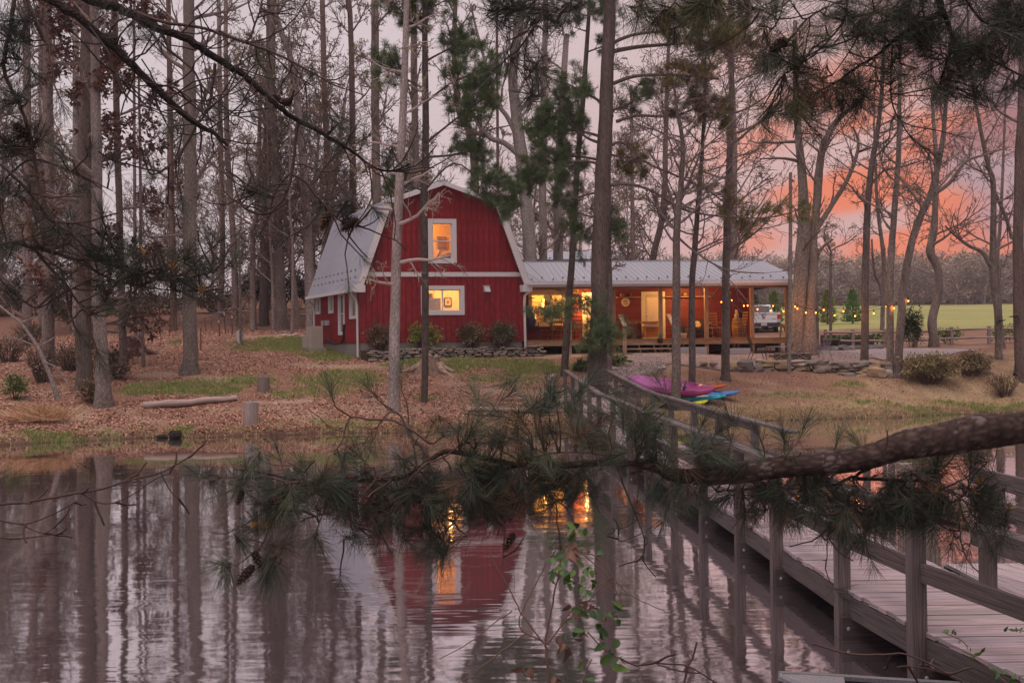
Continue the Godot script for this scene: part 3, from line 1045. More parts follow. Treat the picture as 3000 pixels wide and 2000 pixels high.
	for k in 26:
		var aa := 0.2 + k * 0.44
		if aa > rend: continue
		obj("snow_guard", hxm(fp, aa, aa + 0.06, 5.2 + (k % 2) * 0.09, 5.275 + (k % 2) * 0.09, -0.02 + (k % 2) * 0.3, 0.03 + (k % 2) * 0.3, Color(0.18, 0.18, 0.2)), M.black_metal, wing)
	obj("gutter", hxm(fp, 0.0, rend + 0.08, 4.99, 5.10, -0.42, -0.30, WHITE), M.paint, wing)
	obj("fascia", hxm(fp, 0.0, rend + 0.06, 4.90, 5.09, -0.298, -0.26, WHITE), M.paint, wing)
	var ge := MB.new()                                       # end gable of the roof
	ge.col = WHITE * 0.85
	var q8 := []
	for i in 8:
		q8.append(fp.p(rend + (0.06 if i & 1 else 0.0), (6.31 if i & 4 else 5.09) - (0.0 if i & 2 else 0.2), 4.75 if i & 4 else -0.3))
	ge.hexa(q8)
	obj("rake_board", ge, M.paint, wing)
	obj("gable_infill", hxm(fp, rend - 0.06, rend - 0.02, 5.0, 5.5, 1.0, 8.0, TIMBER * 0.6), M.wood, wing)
	var ds := MB.new()
	ds.col = WHITE * 0.9
	var ea := rend - 0.02
	ds.tube([fp.p(ea, 5.0, -0.36), fp.p(ea - 0.02, 4.86, -0.36), fp.p(ea - 0.22, 4.7, -0.25), fp.p(ea - 0.3, 4.55, -0.1), fp.p(ea - 0.3, 2.0, -0.1)], [0.055, 0.055, 0.055, 0.05, 0.05], 8)
	obj("downspout", ds, M.paint, wing)
	var vp := MB.new()
	vp.col = Color(0.1, 0.1, 0.11)
	vp.tube([fp.p(2.9, 5.9, 3.3), fp.p(2.9, 6.25, 3.3)], [0.06, 0.06], 8)
	obj("vent_pipe", vp, M.black_metal, wing)
	# shelves along the wall head
	for s in [[0.0, 0.55], [1662.0, 1704.0], [1808.0, 1880.0], [1950.0, 2082.0]]:
		var s0: float = s[0] if s[0] < 100 else pl(wf, s[0], 860, -0.2).x
		var s1: float = s[1] if s[1] < 100 else pl(wf, s[1], 860, -0.2).x
		obj("wall_shelf", hxm(wf, s0, s1, 4.55, 4.585, -0.24, -0.03, TIMBER), M.wood, wing)
	# steps with their two hand rails
	var s0 := pl(fp, 1821, 1000, -0.3).x
	var s1 := pl(fp, 1966, 1000, -0.3).x
	for k in 3:
		var yy := DECK - 0.19 * (k + 1)
		obj("step_tread", hxm(fp, s0, s1, yy - 0.055, yy, -0.33 - 0.27 * k, -0.04 - 0.27 * k, vary(DULL_TIMBER, 0.1)), M.wood, wing)
	for aa in [s0 + 0.1, lerpf(s0, s1, 0.36), lerpf(s0, s1, 0.66), s1 - 0.1]:
		for k in 3:
			obj("step_support", hxm(fp, aa - 0.02, aa + 0.02, DECK - 0.19 * (k + 1) - 0.2, DECK - 0.19 * (k + 1) - 0.042, -0.30 - 0.27 * k, -0.04, DULL_TIMBER * 0.8), M.wood, wing)
	for aa in [s0 + 0.02, s1 - 0.02]:
		obj("newel_post", hxm(fp, aa - 0.065, aa + 0.065, 2.0, DECK + 0.52, -0.98, -0.86, DULL_TIMBER), M.wood, wing)
		var hr := MB.new()
		hr.col = DULL_TIMBER * 1.05
		hr.bar(fp.p(aa, DECK + 1.0, 0.02), fp.p(aa, DECK + 0.5, -1.05), 0.17, 0.04)
		obj("hand_rail", hr, M.grey_wood, wing)
		var mr := MB.new()
		mr.col = DULL_TIMBER
		mr.bar(fp.p(aa, DECK + 0.9, 0.0), fp.p(aa, DECK + 0.42, -0.95), 0.04, 0.12)
		obj("hand_rail", mr, M.wood, wing)
	# lamps of the porch and of the rooms
	lamp("unseen_room_lamp", "unseen bulb lighting the kitchen behind the porch windows", wf.p(1.15, 4.55, 1.6), PORCH_LAMP)  # unseen source, lights the room behind the paired windows
	lamp("unseen_room_lamp", "unseen bulb lighting the room behind the glazed porch door", wf.p(6.6, 4.9, 1.8), PORCH_LAMP * 0.2)  # unseen source, gives a dim light behind the second door
	var sc: Vector2 = pl(wf, 1711, 883, -0.25)
	lamp("porch_lamp", "glaring warm lamp on the porch wall beside the thick pine", wf.p(sc.x, sc.y, -0.25), 3.2, 0.09)
	var sc2: Vector2 = pl(fp, 1985, 846, 1.4)
	lamp("porch_lamp", "unseen warm bulb under the porch ceiling placed to light the red wall", fp.p(sc2.x + 0.5, 4.88, 0.9), 2.8, 0.06)  # unseen source behind the beam, lights the porch wall

# ---------------------------------------------------------------- trees
const BARK_GREY := Color(0.293, 0.232, 0.214)
const BARK_PALE := Color(0.373, 0.316, 0.298)
const BARK_DARK := Color(0.163, 0.126, 0.111)
const BARK_RUST := Color(0.222, 0.144, 0.126)
const TWIG := Color(0.14, 0.105, 0.10)
var tuft: Array = []          # needle tufts of the pines by the house
var spray: Array = []         # long needle sprays of the boughs near the eye

func rv() -> Vector3:
	return Vector3(rng.randf_range(-1, 1), rng.randf_range(-1, 1), rng.randf_range(-1, 1))

func along(p: Array, r: Array, t: float) -> Array:           # place, direction and radius at share t of a polyline
	var x := t * (p.size() - 1)
	var k := mini(int(x), p.size() - 2)
	return [p[k].lerp(p[k + 1], x - k), (p[k + 1] - p[k]).normalized(), lerpf(r[k], r[k + 1], x - k)]

func smooth_path(p: Array, r: Array, n: int) -> Array:
	var c := Curve3D.new()
	for k in p.size():
		var a: Vector3 = p[maxi(k - 1, 0)]
		var b: Vector3 = p[mini(k + 1, p.size() - 1)]
		var t := (b - a) * 0.17
		c.add_point(p[k], -t, t)
	var q := []
	var s := []
	for k in n + 1:
		var x := float(k) / n * (p.size() - 1)
		var i := mini(int(x), p.size() - 2)
		q.append(c.sample(i, x - i))
		s.append(lerpf(r[i], r[i + 1], x - i))
	return [q, s]

# o: kids (list), wig, up (list), thin (least radius), leaf (chance at a twig's end), leaf_size, leaf_cols
func grow(lim: MB, tw: MB, lf: MB, p: Vector3, dir: Vector3, l: float, r: float, lvl: int, o: Dictionary) -> Array:
	var segs: int = [7, 5, 4, 3, 3][lvl]
	var q := [p]
	var s := [r]
	var d := dir
	for k in segs:
		d = (d + rv() * o.wig * (1.0 if lvl > 0 else 0.8) + Vector3.UP * o.up[mini(lvl, o.up.size() - 1)]).normalized()
		p += d * (l / segs) * rng.randf_range(0.8, 1.2)
		q.append(p)
		s.append(maxf(lerpf(r, r * 0.3, float(k + 1) / segs), o.thin))
	(lim if lvl == 0 else tw).tube(q, s, [6, 4, 3, 3, 3][lvl], 0.0, null, false)
	if lvl < o.kids.size():
		for k in o.kids[lvl]:
			var t := rng.randf_range(0.18, 1.0)
			var e := along(q, s, t)
			var side: Vector3 = e[1].cross(rv()).normalized()
			var nd: Vector3 = (e[1] * rng.randf_range(0.5, 1.0) + side * rng.randf_range(0.5, 1.0)).normalized()
			grow(lim, tw, lf, e[0], nd, l * rng.randf_range(0.32, 0.62) * (1.15 - t * 0.45), maxf(e[2] * 0.62, o.thin), lvl + 1, o)
	if lf and lvl >= o.kids.size() - 1 and o.leaf > 0.0:
		for k in range(1, q.size()):
			if rng.randf() < o.leaf:
				lf.col = vary(o.leaf_cols[rng.randi() % o.leaf_cols.size()], 0.2)
				lf.leaf(q[k], (d + rv() * 0.9).normalized(), (Vector3.UP + rv() * 0.6).normalized(), o.leaf_size * rng.randf_range(0.7, 1.3), o.leaf_size * 0.6)
	return [q, s]

const BUDS := [Color(0.20, 0.17, 0.05), Color(0.24, 0.15, 0.06), Color(0.15, 0.17, 0.05)]
const RUSSET := [Color(0.11, 0.045, 0.032), Color(0.15, 0.065, 0.042), Color(0.08, 0.035, 0.03)]
func opts(over := {}) -> Dictionary:
	var o := {"kids": [5, 4, 2], "wig": 0.24, "up": [0.10, 0.05, 0.02], "thin": 0.008, "leaf": 0.10, "leaf_size": 0.09, "leaf_cols": BUDS, "limbs": 16, "first": 0.4, "reach": 3.6, "rise": 0.75, "bark": "bark", "col": BARK_GREY, "twig": TWIG, "top": 17.0, "flare": 1.5, "stems": [], "extra": [], "rough": 0.10}
	o.merge(over, true)
	return o

func trunk_line(path: Array, d: float, top: float) -> Array:  # pixels at one distance -> places and radii; carried on above the frame to the top
	var p := []
	var r := []
	for q in path:
		p.append(at(q[0], q[1], d))
		r.append(q[2] * d / F * 0.5)
	var n := p.size()
	if top > p[n - 1].y + 1.0:
		var dir: Vector3 = (p[n - 1] - p[n - 2]).normalized()
		dir = (dir + Vector3.UP * 0.6).normalized()
		var h: float = top - p[n - 1].y
		p.append(p[n - 1] + dir * h * 0.5); r.append(r[n - 1] * 0.62)
		p.append(p[n] + (dir + rv() * 0.1) * h * 0.5); r.append(r[n - 1] * 0.2)
	return [p, r]

func mottle(mb: MB, patch: Color, k := 0.22) -> void:           # lichen, damp streaks and weathered plates
	for j in mb.v.size():
		var p := mb.v[j]
		var a := spot.get_noise_3d(p.x * 6.0, p.y * 1.6, p.z * 6.0)
		var b := spot.get_noise_3d(p.x * 9.0 + 40.0, p.y * 5.0, p.z * 9.0)
		mb.c[j] = (mb.c[j] * (1.0 + a * 2.0 * k)).lerp(patch, clampf((b - 0.18) * 2.2, 0.0, 0.55))

func bare_tree(called: String, label: String, path: Array, d: float, over := {}) -> Node3D:
	var o := opts(over)
	var ln := trunk_line(path, d, o.top)
	var p: Array = ln[0]
	var r: Array = ln[1]
	var g := ground(p[0].x, -p[0].z)
	if p[0].y - g < 3.0: p[0].y = minf(p[0].y, g + 0.02)
	var base := Vector3(p[0].x, g, p[0].z)
	var t := thing(called, label, "tree", base, o.get("group", ""))
	p.push_front(p[0] + Vector3(0, -0.25, 0)); r.push_front(r[0] * o.flare)
	r[1] *= lerpf(1.0, o.flare, 0.7)
	p.insert(2, p[1].lerp(p[2], minf(0.5, 0.5 / maxf(p[1].distance_to(p[2]), 0.1)))); r.insert(2, lerpf(r[1] / lerpf(1.0, o.flare, 0.7), r[2], 0.15))
	var sp := smooth_path(p, r, p.size() * 7)
	var tm := MB.new()
	tm.col = o.col
	tm.tube(sp[0], sp[1], 12, o.rough, rng)
	mottle(tm, o.col * 1.55 if o.bark == "pale_bark" else o.col * 0.6)
	obj("trunk", tm, M[o.bark], t)
	var tw := MB.new()
	tw.col = o.twig
	var lf := MB.new()
	var lines := [[sp[0], sp[1], 1.0]]
	for s in o.stems:                                        # measured limbs and second stems, in pixels
		var sl := trunk_line(s, d, -1.0)
		var sq := smooth_path(sl[0], sl[1], s.size() * 3)
		var lm := MB.new()
		lm.col = o.col
		lm.tube(sq[0], sq[1], 8, o.rough * 0.7, rng)
		obj("limb", lm, M[o.bark], t)
		lines.append([sq[0], sq[1], 0.6])
		for k in 7:
			var e := along(sq[0], sq[1], rng.randf_range(0.35, 1.0))
			grow(tw, tw, lf, e[0], (e[1] * 0.6 + rv() * 0.7 + Vector3.UP * 0.2).normalized(), o.reach * rng.randf_range(0.35, 0.7), maxf(e[2] * 0.5, o.thin), 1, o)
	for k in o.limbs:
		var f: float = lerpf(o.first, 1.0, (k + rng.randf()) / o.limbs)
		var e := along(sp[0], sp[1], f)
		var az := rng.randf() * TAU
		var out := Vector3(cos(az), 0, sin(az))
		var dir: Vector3 = (out + Vector3.UP * o.rise * rng.randf_range(0.5, 1.3)).normalized()
		var lm := MB.new()
		lm.col = o.twig.lerp(o.col, 0.55)
		var rad: float = clampf(e[2] * rng.randf_range(0.3, 0.5), o.thin * 1.4, 0.09)
		grow(lm, tw, lf, e[0], dir, o.reach * rng.randf_range(0.6, 1.1) * (1.1 - 0.5 * f), rad, 0, o)
		obj("limb", lm, M.twig, t)
	tag(obj("twigs", tw, M.twig, t), "", "", "", "stuff")
	if lf.i.size() > 0: tag(obj("leaves", lf, M.leaf, t), "", "", "", "stuff")
	return t

func make_tufts() -> void:
	for k in 3:
		var mb := MB.new()
		for i in 44:
			var d := Vector3(rng.randfn() * 0.7, 0.5 + rng.randf() * 0.6, rng.randfn() * 0.7).normalized()
			mb.col = Color(1, 1, 1) * rng.randf_range(0.7, 1.25)
			mb.needle(Vector3(0, rng.randf() * 0.14, 0), d * rng.randf_range(0.16, 0.30), 0.0068, rv())
		tuft.append(mb.done())
	for k in 4:
		var mb := MB.new()
		for i in 84:
			var h := rng.randf()
			var d := Vector3(rng.randfn() * 0.42, lerpf(0.15, 1.0, h) + rng.randf() * 0.35, rng.randfn() * 0.42).normalized()
			var l := rng.randf_range(0.10, 0.2)
			mb.col = Color(1, 1, 1) * rng.randf_range(0.65, 1.3)
			var p := Vector3(0, h * 0.13 - 0.06, 0)
			mb.needle(p, p + d * l, 0.0021, rv())
		spray.append(mb.done())

func toward(d: Vector3) -> Basis:                              # a basis whose y axis is d
	var x := d.cross(Vector3(0.3, 0.2, 0.93))
	if x.length() < 0.05: x = d.cross(Vector3.RIGHT)
	x = x.normalized()
	return Basis(x, d, x.cross(d)).rotated(d, rng.randf() * TAU)

const PINE_GREEN := [Color(0.075, 0.125, 0.05), Color(0.052, 0.098, 0.045), Color(0.095, 0.135, 0.047)]
const PINE_OCHRE := [Color(0.15, 0.14, 0.045), Color(0.20, 0.135, 0.04), Color(0.11, 0.125, 0.045)]

func needles_on(t: Node3D, xf: Array, cols: Array, set_: Array, called := "needles") -> void:
	var n := set_.size()
	for k in n:
		var x := []
		var c := []
		for i in range(k, xf.size(), n):
			x.append(xf[i]); c.append(cols[i])
		if x.size() > 0: many(called, set_[k], M.needle, x, t, c)

func needle_limb(t: Node3D, p: Array, r: Array, col: Color, xf: Array, cols: Array, tint: Array, from := 0.3, dens := 1.0, side := 0.9, sz := 1.0) -> void:
	var sq := smooth_path(p, r, p.size() * 3)
	var lm := MB.new()
	lm.col = col
	lm.tube(sq[0], sq[1], 7, 0.05, rng)
	obj("limb", lm, M.bark, t)
	var tw := MB.new()
	tw.col = TWIG
	var l := 0.0
	for k in sq[0].size() - 1: l += sq[0][k].distance_to(sq[0][k + 1])
	var n := int(l * 7.0 * dens)
	for k in n:
		var f := rng.randf_range(from, 1.0)
		var e := along(sq[0], sq[1], f)
		var d: Vector3 = (e[1] * 0.55 + e[1].cross(rv()).normalized() * 0.8 + Vector3.UP * 0.1).normalized()
		var ln := side * rng.randf_range(0.3, 1.0) * (1.25 - 0.65 * f)
		var q := [e[0]]
		for i in 3:
			d = (d + rv() * 0.25 + Vector3.UP * 0.08).normalized()
			q.append(q[i] + d * ln / 3.0)
		tw.tube(q, [0.014, 0.011, 0.009, 0.006], 3, 0.0, null, false)
		for i in int(3 + ln * 6.5):
			var g := along(q, [1, 1, 1, 1], rng.randf_range(0.25, 1.0))
			var dd: Vector3 = (g[1] + rv() * 0.8 + Vector3.UP * 0.25).normalized()
			xf.append(Transform3D(toward(dd).scaled(Vector3.ONE * rng.randf_range(0.8, 1.25) * sz), g[0]))
			cols.append(vary(tint[rng.randi() % tint.size()], 0.2))
	tag(obj("twigs", tw, M.twig, t), "", "", "", "stuff")

func pine_tree(label: String, path: Array, d: float, limbs: Array, o: Dictionary) -> Node3D:
	var ln := trunk_line(path, d, o.get("top", 16.0))
	var p: Array = ln[0]
	var r: Array = ln[1]
	var g := ground(p[0].x, -p[0].z)
	p[0].y = minf(p[0].y, g)
	var t := thing("pine_tree", label, "tree", Vector3(p[0].x, g, p[0].z))
	p.push_front(p[0] + Vector3(0, -0.25, 0)); r.push_front(r[0] * 1.25)
	var sp := smooth_path(p, r, p.size() * 5)
	var tm := MB.new()
	tm.col = o.get("col", BARK_DARK)
	tm.tube(sp[0], sp[1], 18 if r[1] > 0.2 else 10, 0.10, rng)
	mottle(tm, tm.col * 0.6)
	obj("trunk", tm, M.bark, t)
	var xf := []
	var cols := []
	for l in limbs:                                          # [list of pixels with widths, tint, density, depth drift]
		var q := trunk_line(l[0], d, -1.0)
		for k in q[0].size(): q[0][k].z += l[3] * float(k) / (q[0].size() - 1)
		needle_limb(t, q[0], q[1], tm.col, xf, cols, l[1], l[4] if l.size() > 4 else 0.35, l[2] * 1.15, 1.25)
	for k in o.get("whorls", 0):
		var f: float = rng.randf_range(o.get("low", 0.5), 1.0)
		var e := along(sp[0], sp[1], f)
		var az := rng.randf() * TAU
		var dir := Vector3(cos(az), rng.randf_range(-0.15, 0.35), sin(az)).normalized()
		var len_: float = o.get("reach", 2.0) * rng.randf_range(0.5, 1.0) * (1.25 - 0.7 * f)
		var q := [e[0], e[0] + dir * len_ * 0.5 + Vector3(0, 0.05, 0), e[0] + dir * len_ + Vector3(0, 0.12, 0)]
		needle_limb(t, q, [0.035, 0.022, 0.01], tm.col, xf, cols, o.get("tint", PINE_GREEN), 0.3, o.get("dens", 1.0) * 1.2, 1.0)
	needles_on(t, xf, cols, tuft)
	return t

func bunch(t: Node3D, spots: Array, d: float, xf: Array, cols: Array, tint: Array) -> void:   # clumps of tufts on short twigs: [u, v, radius in px, how many]
	for s in spots:
		for k in s[3]:
			var q := at(s[0] + rng.randfn() * s[2] * 0.5, s[1] + rng.randfn() * s[2] * 0.33, d + rng.randfn() * s[2] * d / F * 0.5)
			xf.append(Transform3D(toward((rv() + Vector3.UP * 0.7).normalized()).scaled(Vector3.ONE * rng.randf_range(0.9, 1.4)), q))
			cols.append(vary(tint[rng.randi() % tint.size()], 0.2))

func make_house_trees() -> void:
	# pale tree in front of the house and its dark neighbour
	bare_tree("bare_tree", "pale grey trunk in front of the red house's left half, base by the water", [[1153, 1211, 37], [1157, 918, 30], [1165, 650, 27], [1176, 421, 24], [1186, 191, 20], [1191, 0, 17]], 30.4, {"bark": "pale_bark", "col": BARK_PALE, "first": 0.36, "limbs": 22, "reach": 2.2, "rise": 0.2, "up": [0.0, -0.03, 0.0], "leaf": 0.16, "leaf_cols": [Color(0.25, 0.24, 0.06), Color(0.20, 0.20, 0.05)], "twig": Color(0.26, 0.21, 0.185)})
	pine_tree("slender dark pine standing right of the pale trunk before the house front", [[1243, 1148, 20], [1246, 918, 21], [1242, 690, 22], [1240, 600, 22], [1247, 420, 21], [1245, 190, 18], [1245, -50, 14]], 31.6, [
		[[[1247, 420, 8], [1310, 372, 6], [1370, 330, 5], [1420, 300, 3]], PINE_GREEN, 2.2, 0.5],
		[[[1246, 460, 8], [1320, 450, 6], [1390, 430, 4]], PINE_GREEN, 2.0, -0.5],
		[[[1245, 260, 7], [1180, 230, 5], [1120, 200, 3]], PINE_GREEN, 2.0, 0.3],
		[[[1245, 180, 7], [1310, 140, 5], [1380, 110, 3]], PINE_GREEN, 2.2, -0.4],
		[[[1245, 100, 7], [1200, 60, 5], [1150, 10, 3]], PINE_GREEN, 2.0, 0.2],
		[[[1246, 300, 7], [1330, 250, 5], [1440, 215, 3]], PINE_GREEN, 2.0, 0.8],
		[[[1244, 560, 6], [1200, 545, 4], [1150, 540, 3]], PINE_GREEN, 1.8, -0.2],
		[[[1243, 560, 6], [1330, 480, 5], [1420, 540, 3], [1500, 590, 2]], PINE_GREEN, 2.2, 0.3, 0.5]], {"whorls": 14, "low": 0.72, "reach": 2.0, "dens": 1.3, "col": Color(0.128, 0.103, 0.091)})
	pine_tree("thin leaning pine left of the thick pine in front of the porch", [[1652, 1048, 24], [1667, 880, 21], [1678, 727, 19], [1691, 497, 17], [1710, 268, 15], [1723, 77, 12], [1730, -60, 10]], 34.6, [
		[[[1690, 500, 6], [1620, 480, 4], [1560, 500, 3]], PINE_GREEN, 1.4, 0.3],
		[[[1684, 620, 5], [1740, 640, 4], [1800, 655, 3]], PINE_GREEN, 1.0, 0.5]], {"whorls": 8, "low": 0.75, "reach": 1.6, "col": Color(0.161, 0.127, 0.115)})
	var big := pine_tree("thick furrowed pine at the head of the footbridge", [[1749, 1125, 70], [1752, 1060, 57], [1756, 918, 51], [1760, 689, 50], [1768, 497, 46], [1776, 306, 40], [1783, 115, 36], [1787, 0, 33]], 31.6, [
		[[[1783, 153, 14], [1867, 134, 12], [1975, 122, 9], [2100, 107, 6], [2200, 90, 4]], PINE_OCHRE, 2.0, -0.5, 0.55],
		[[[1786, 130, 12], [1850, 110, 9], [1960, 100, 6], [2080, 60, 4]], PINE_OCHRE, 2.2, 0.8, 0.5],
		[[[1795, 245, 12], [1860, 226, 10], [1960, 226, 8], [2100, 241, 6]], PINE_OCHRE, 1.3, 0.4, 0.55],
		[[[1806, 356, 11], [1867, 337, 9], [1975, 337, 7], [2066, 306, 5], [2130, 330, 3]], PINE_OCHRE, 1.6, -0.3, 0.45],
		[[[1783, 428, 10], [1829, 417, 9], [1898, 474, 7], [1990, 513, 6], [2100, 566, 5], [2200, 660, 3]], PINE_OCHRE, 0.4, -0.4, 0.6],
		[[[1787, 543, 10], [1844, 540, 9], [1913, 562, 8], [1990, 612, 6], [2100, 635, 5], [2250, 640, 4], [2350, 610, 3]], PINE_OCHRE, 0.25, 0.3, 0.72],
		[[[1765, 420, 10], [1720, 400, 8], [1660, 350, 6], [1600, 330, 3]], PINE_GREEN, 2.2, -0.4],
		[[[1765, 300, 10], [1720, 280, 7], [1650, 250, 4]], PINE_GREEN, 2.0, 0.4],
		[[[1762, 400, 10], [1700, 380, 7], [1610, 370, 4], [1570, 390, 3]], PINE_GREEN, 2.0, -0.6],
		[[[1760, 480, 9], [1690, 470, 7], [1600, 500, 5], [1545, 525, 3]], PINE_GREEN, 2.3, -0.4],
		[[[1760, 470, 9], [1720, 455, 7], [1660, 445, 4]], PINE_GREEN, 1.8, -0.7],
		[[[1768, 450, 9], [1830, 455, 6], [1890, 470, 4]], PINE_OCHRE, 2.0, -0.7],
		[[[1765, 560, 8], [1710, 570, 6], [1650, 590, 4]], PINE_GREEN, 1.2, -0.5],
		[[[1770, 330, 9], [1840, 300, 6], [1900, 260, 3]], PINE_GREEN, 1.5, -0.6],
		[[[1765, 640, 7], [1720, 670, 5], [1690, 690, 3]], PINE_GREEN, 1.6, -0.5],
		[[[1762, 690, 7], [1800, 680, 5], [1830, 670, 3]], PINE_GREEN, 1.2, -0.6]], {"whorls": 9, "low": 0.78, "reach": 2.6, "dens": 1.1, "col": Color(0.161, 0.124, 0.112), "top": 17.0})
	var xf := []
	var cols := []
	bunch(big, [[1700, 895, 55, 70], [1640, 915, 40, 34], [1765, 970, 75, 110], [1740, 1010, 60, 50], [1605, 925, 30, 20], [1560, 915, 22, 10]], 30.9, xf, cols, PINE_GREEN)
	needles_on(big, xf, cols, tuft, "low_needles")
	var dg := MB.new()
	dg.col = TWIG
	for q in [[[1758, 960, 8], [1720, 905, 6], [1660, 905, 5], [1600, 925, 3]], [[1750, 1000, 7], [1770, 985, 5], [1800, 960, 3]]]:
		var l := trunk_line(q, 31.0, -1.0)
		dg.tube(l[0], l[1], 5)
	obj("drooping_twig", dg, M.twig, big)
	bare_tree("bare_tree", "thin grey trunk tight behind the thick pine by the footbridge", [[1783, 1102, 20], [1785, 842, 18], [1783, 690, 16], [1784, 400, 12], [1790, 200, 9]], 34.0, {"limbs": 8, "first": 0.5, "reach": 2.0, "top": 13.0})
	bare_tree("bare_tree", "slim banded trunk rising through the pile of kayaks", [[1980, 1167, 28], [1982, 957, 25], [1982, 765, 22], [1986, 628, 20], [1996, 535, 16], [2001, 420, 13], [1985, 330, 9]], 31.3, {"col": Color(0.189, 0.152, 0.134), "bark": "pale_bark", "first": 0.42, "limbs": 26, "reach": 3.6, "rise": 0.25, "top": 11.5, "leaf": 0.05,
		"stems": [[[1984, 640, 12], [1960, 560, 9], [1935, 500, 6], [1900, 440, 3]], [[1990, 600, 10], [2040, 480, 7], [2075, 380, 5], [2110, 300, 3]], [[1982, 690, 8], [2040, 740, 6], [2130, 790, 5], [2240, 800, 3]]]})
	bare_tree("bare_tree", "slim dark trunk between the kayaks and the porch steps", [[2028, 1110, 21], [2028, 842, 18], [2036, 727, 17], [2045, 612, 14], [2059, 421, 11], [2066, 250, 8]], 32.9, {"col": Color(0.171, 0.137, 0.125), "first": 0.4, "limbs": 26, "reach": 3.2, "rise": 0.2, "top": 12.5, "leaf": 0.06})
	bare_tree("bare_tree", "straight grey trunk at the edge of the gravel patio before the porch", [[2126, 1071, 25], [2127, 842, 22], [2130, 689, 22], [2134, 536, 19], [2141, 383, 17], [2145, 190, 13]], 35.0, {"col": Color(0.184, 0.152, 0.134), "first": 0.38, "limbs": 26, "reach": 3.6, "rise": 0.25, "top": 14.0, "leaf": 0.08})
	bare_tree("broken_trunk", "bleached bare pole of a dead tree on the stone wall", [[2312, 1079, 12], [2316, 765, 11], [2317, 505, 9]], 35.6, {"bark": "pale_bark", "col": Color(0.284, 0.254, 0.225), "limbs": 3, "first": 0.75, "reach": 0.5, "top": -1.0, "leaf": 0.0, "flare": 1.1})
	bare_tree("bare_tree", "massive twin trunk tree beside the right end of the porch", [[2366, 1032, 52], [2372, 950, 38], [2378, 850, 28], [2382, 765, 24], [2386, 690, 22], [2396, 560, 24], [2410, 440, 21], [2440, 370, 18], [2490, 320, 12], [2560, 260, 7]], 38.5, {"bark": "pale_bark", "col": Color(0.301, 0.248, 0.214), "rough": 0.2, "first": 0.62, "limbs": 12, "reach": 3.2, "flare": 1.3, "top": -1.0,
		"stems": [[[2336, 1030, 40], [2342, 930, 30], [2350, 800, 34], [2357, 676, 38], [2354, 560, 28], [2342, 420, 22], [2332, 250, 18], [2330, 60, 13]], [[2375, 690, 18], [2400, 660, 17], [2440, 597, 15], [2486, 520, 13], [2516, 428, 9], [2500, 370, 5]], [[2322, 1010, 22], [2330, 900, 20], [2338, 765, 18], [2346, 660, 16]]]})
	bare_tree("bare_tree", "short dark trunk right behind the massive twin trunk", [[2392, 987, 15], [2392, 900, 13], [2390, 826, 11], [2400, 740, 9], [2440, 700, 6]], 42.0, {"limbs": 5, "first": 0.7, "reach": 1.6, "top": -1.0})
	bare_tree("bare_tree", "forked bare sapling with spreading arms by the evergreen bushes", [[2434, 985, 9], [2434, 800, 8], [2436, 735, 7]], 46.0, {"limbs": 4, "first": 0.9, "reach": 2.2, "rise": 0.6, "top": -1.0, "leaf": 0.1, "stems": [[[2436, 735, 6], [2425, 715, 5], [2415, 690, 4], [2425, 650, 3]], [[2436, 735, 6], [2455, 722, 5], [2480, 712, 4], [2510, 690, 3]]]})
	bare_tree("bare_tree", "straight dark trunk at the right end of the gravel patio", [[2534, 1056, 23], [2536, 842, 21], [2541, 650, 19], [2553, 497, 17], [2572, 383, 14], [2584, 268, 11]], 36.6, {"col": Color(0.189, 0.152, 0.139), "first": 0.45, "limbs": 20, "reach": 3.0, "rise": 0.35, "stems": [[[2548, 545, 9], [2590, 500, 7], [2640, 490, 5], [2700, 470, 3]]]})
	bare_tree("bare_tree", "lichen spotted trunk left of the leaning one by the shrub", [[2610, 1064, 22], [2608, 880, 20], [2613, 727, 19], [2622, 612, 17], [2633, 459, 15], [2637, 268, 11]], 36.0, {"bark": "pale_bark", "col": Color(0.246, 0.205, 0.182), "first": 0.48, "limbs": 18, "reach": 2.8, "rise": 0.4})
	bare_tree("bare_tree", "leaning trunk with a long limb to the right above the shrub", [[2630, 1071, 24], [2645, 880, 22], [2668, 727, 21], [2698, 635, 20], [2729, 566, 18], [2760, 429, 15], [2771, 321, 12]], 35.4, {"col": Color(0.237, 0.195, 0.173), "first": 0.5, "limbs": 18, "reach": 2.8, "rise": 0.5, "stems": [[[2700, 625, 14], [2721, 582, 13], [2783, 536, 12], [2829, 475, 9], [2890, 452, 6], [2960, 430, 3]], [[2690, 650, 8], [2680, 700, 7], [2672, 690, 5], [2680, 650, 4]]]})
	bare_tree("bare_tree", "crooked wavy trunk behind the split rail fence", [[2737, 1006, 26], [2733, 934, 25], [2750, 857, 23], [2750, 796, 22], [2740, 765, 24], [2727, 735, 24], [2737, 673, 21], [2740, 620, 18], [2745, 500, 14], [2735, 330, 10]], 44.0, {"bark": "pale_bark", "col": Color(0.237, 0.195, 0.173), "first": 0.55, "limbs": 20, "reach": 3.4, "rise": 0.5})
	bare_tree("bare_tree", "bare tree with a low arched limb near the right edge", [[2928, 1055, 19], [2924, 918, 20], [2911, 804, 20], [2911, 689, 18], [2911, 536, 15], [2890, 459, 12]], 37.5, {"col": Color(0.246, 0.205, 0.177), "first": 0.5, "limbs": 18, "reach": 3.0, "rise": 0.5, "stems": [[[2908, 790, 14], [2880, 740, 12], [2840, 720, 10], [2800, 690, 7], [2770, 660, 4]], [[2914, 560, 11], [2950, 640, 10], [2965, 700, 8]]]})
	bare_tree("bare_tree", "second stem close behind the tree with the arched limb", [[2938, 995, 14], [2928, 880, 13], [2922, 780, 12], [2935, 600, 9]], 42.0, {"limbs": 9, "reach": 2.4})
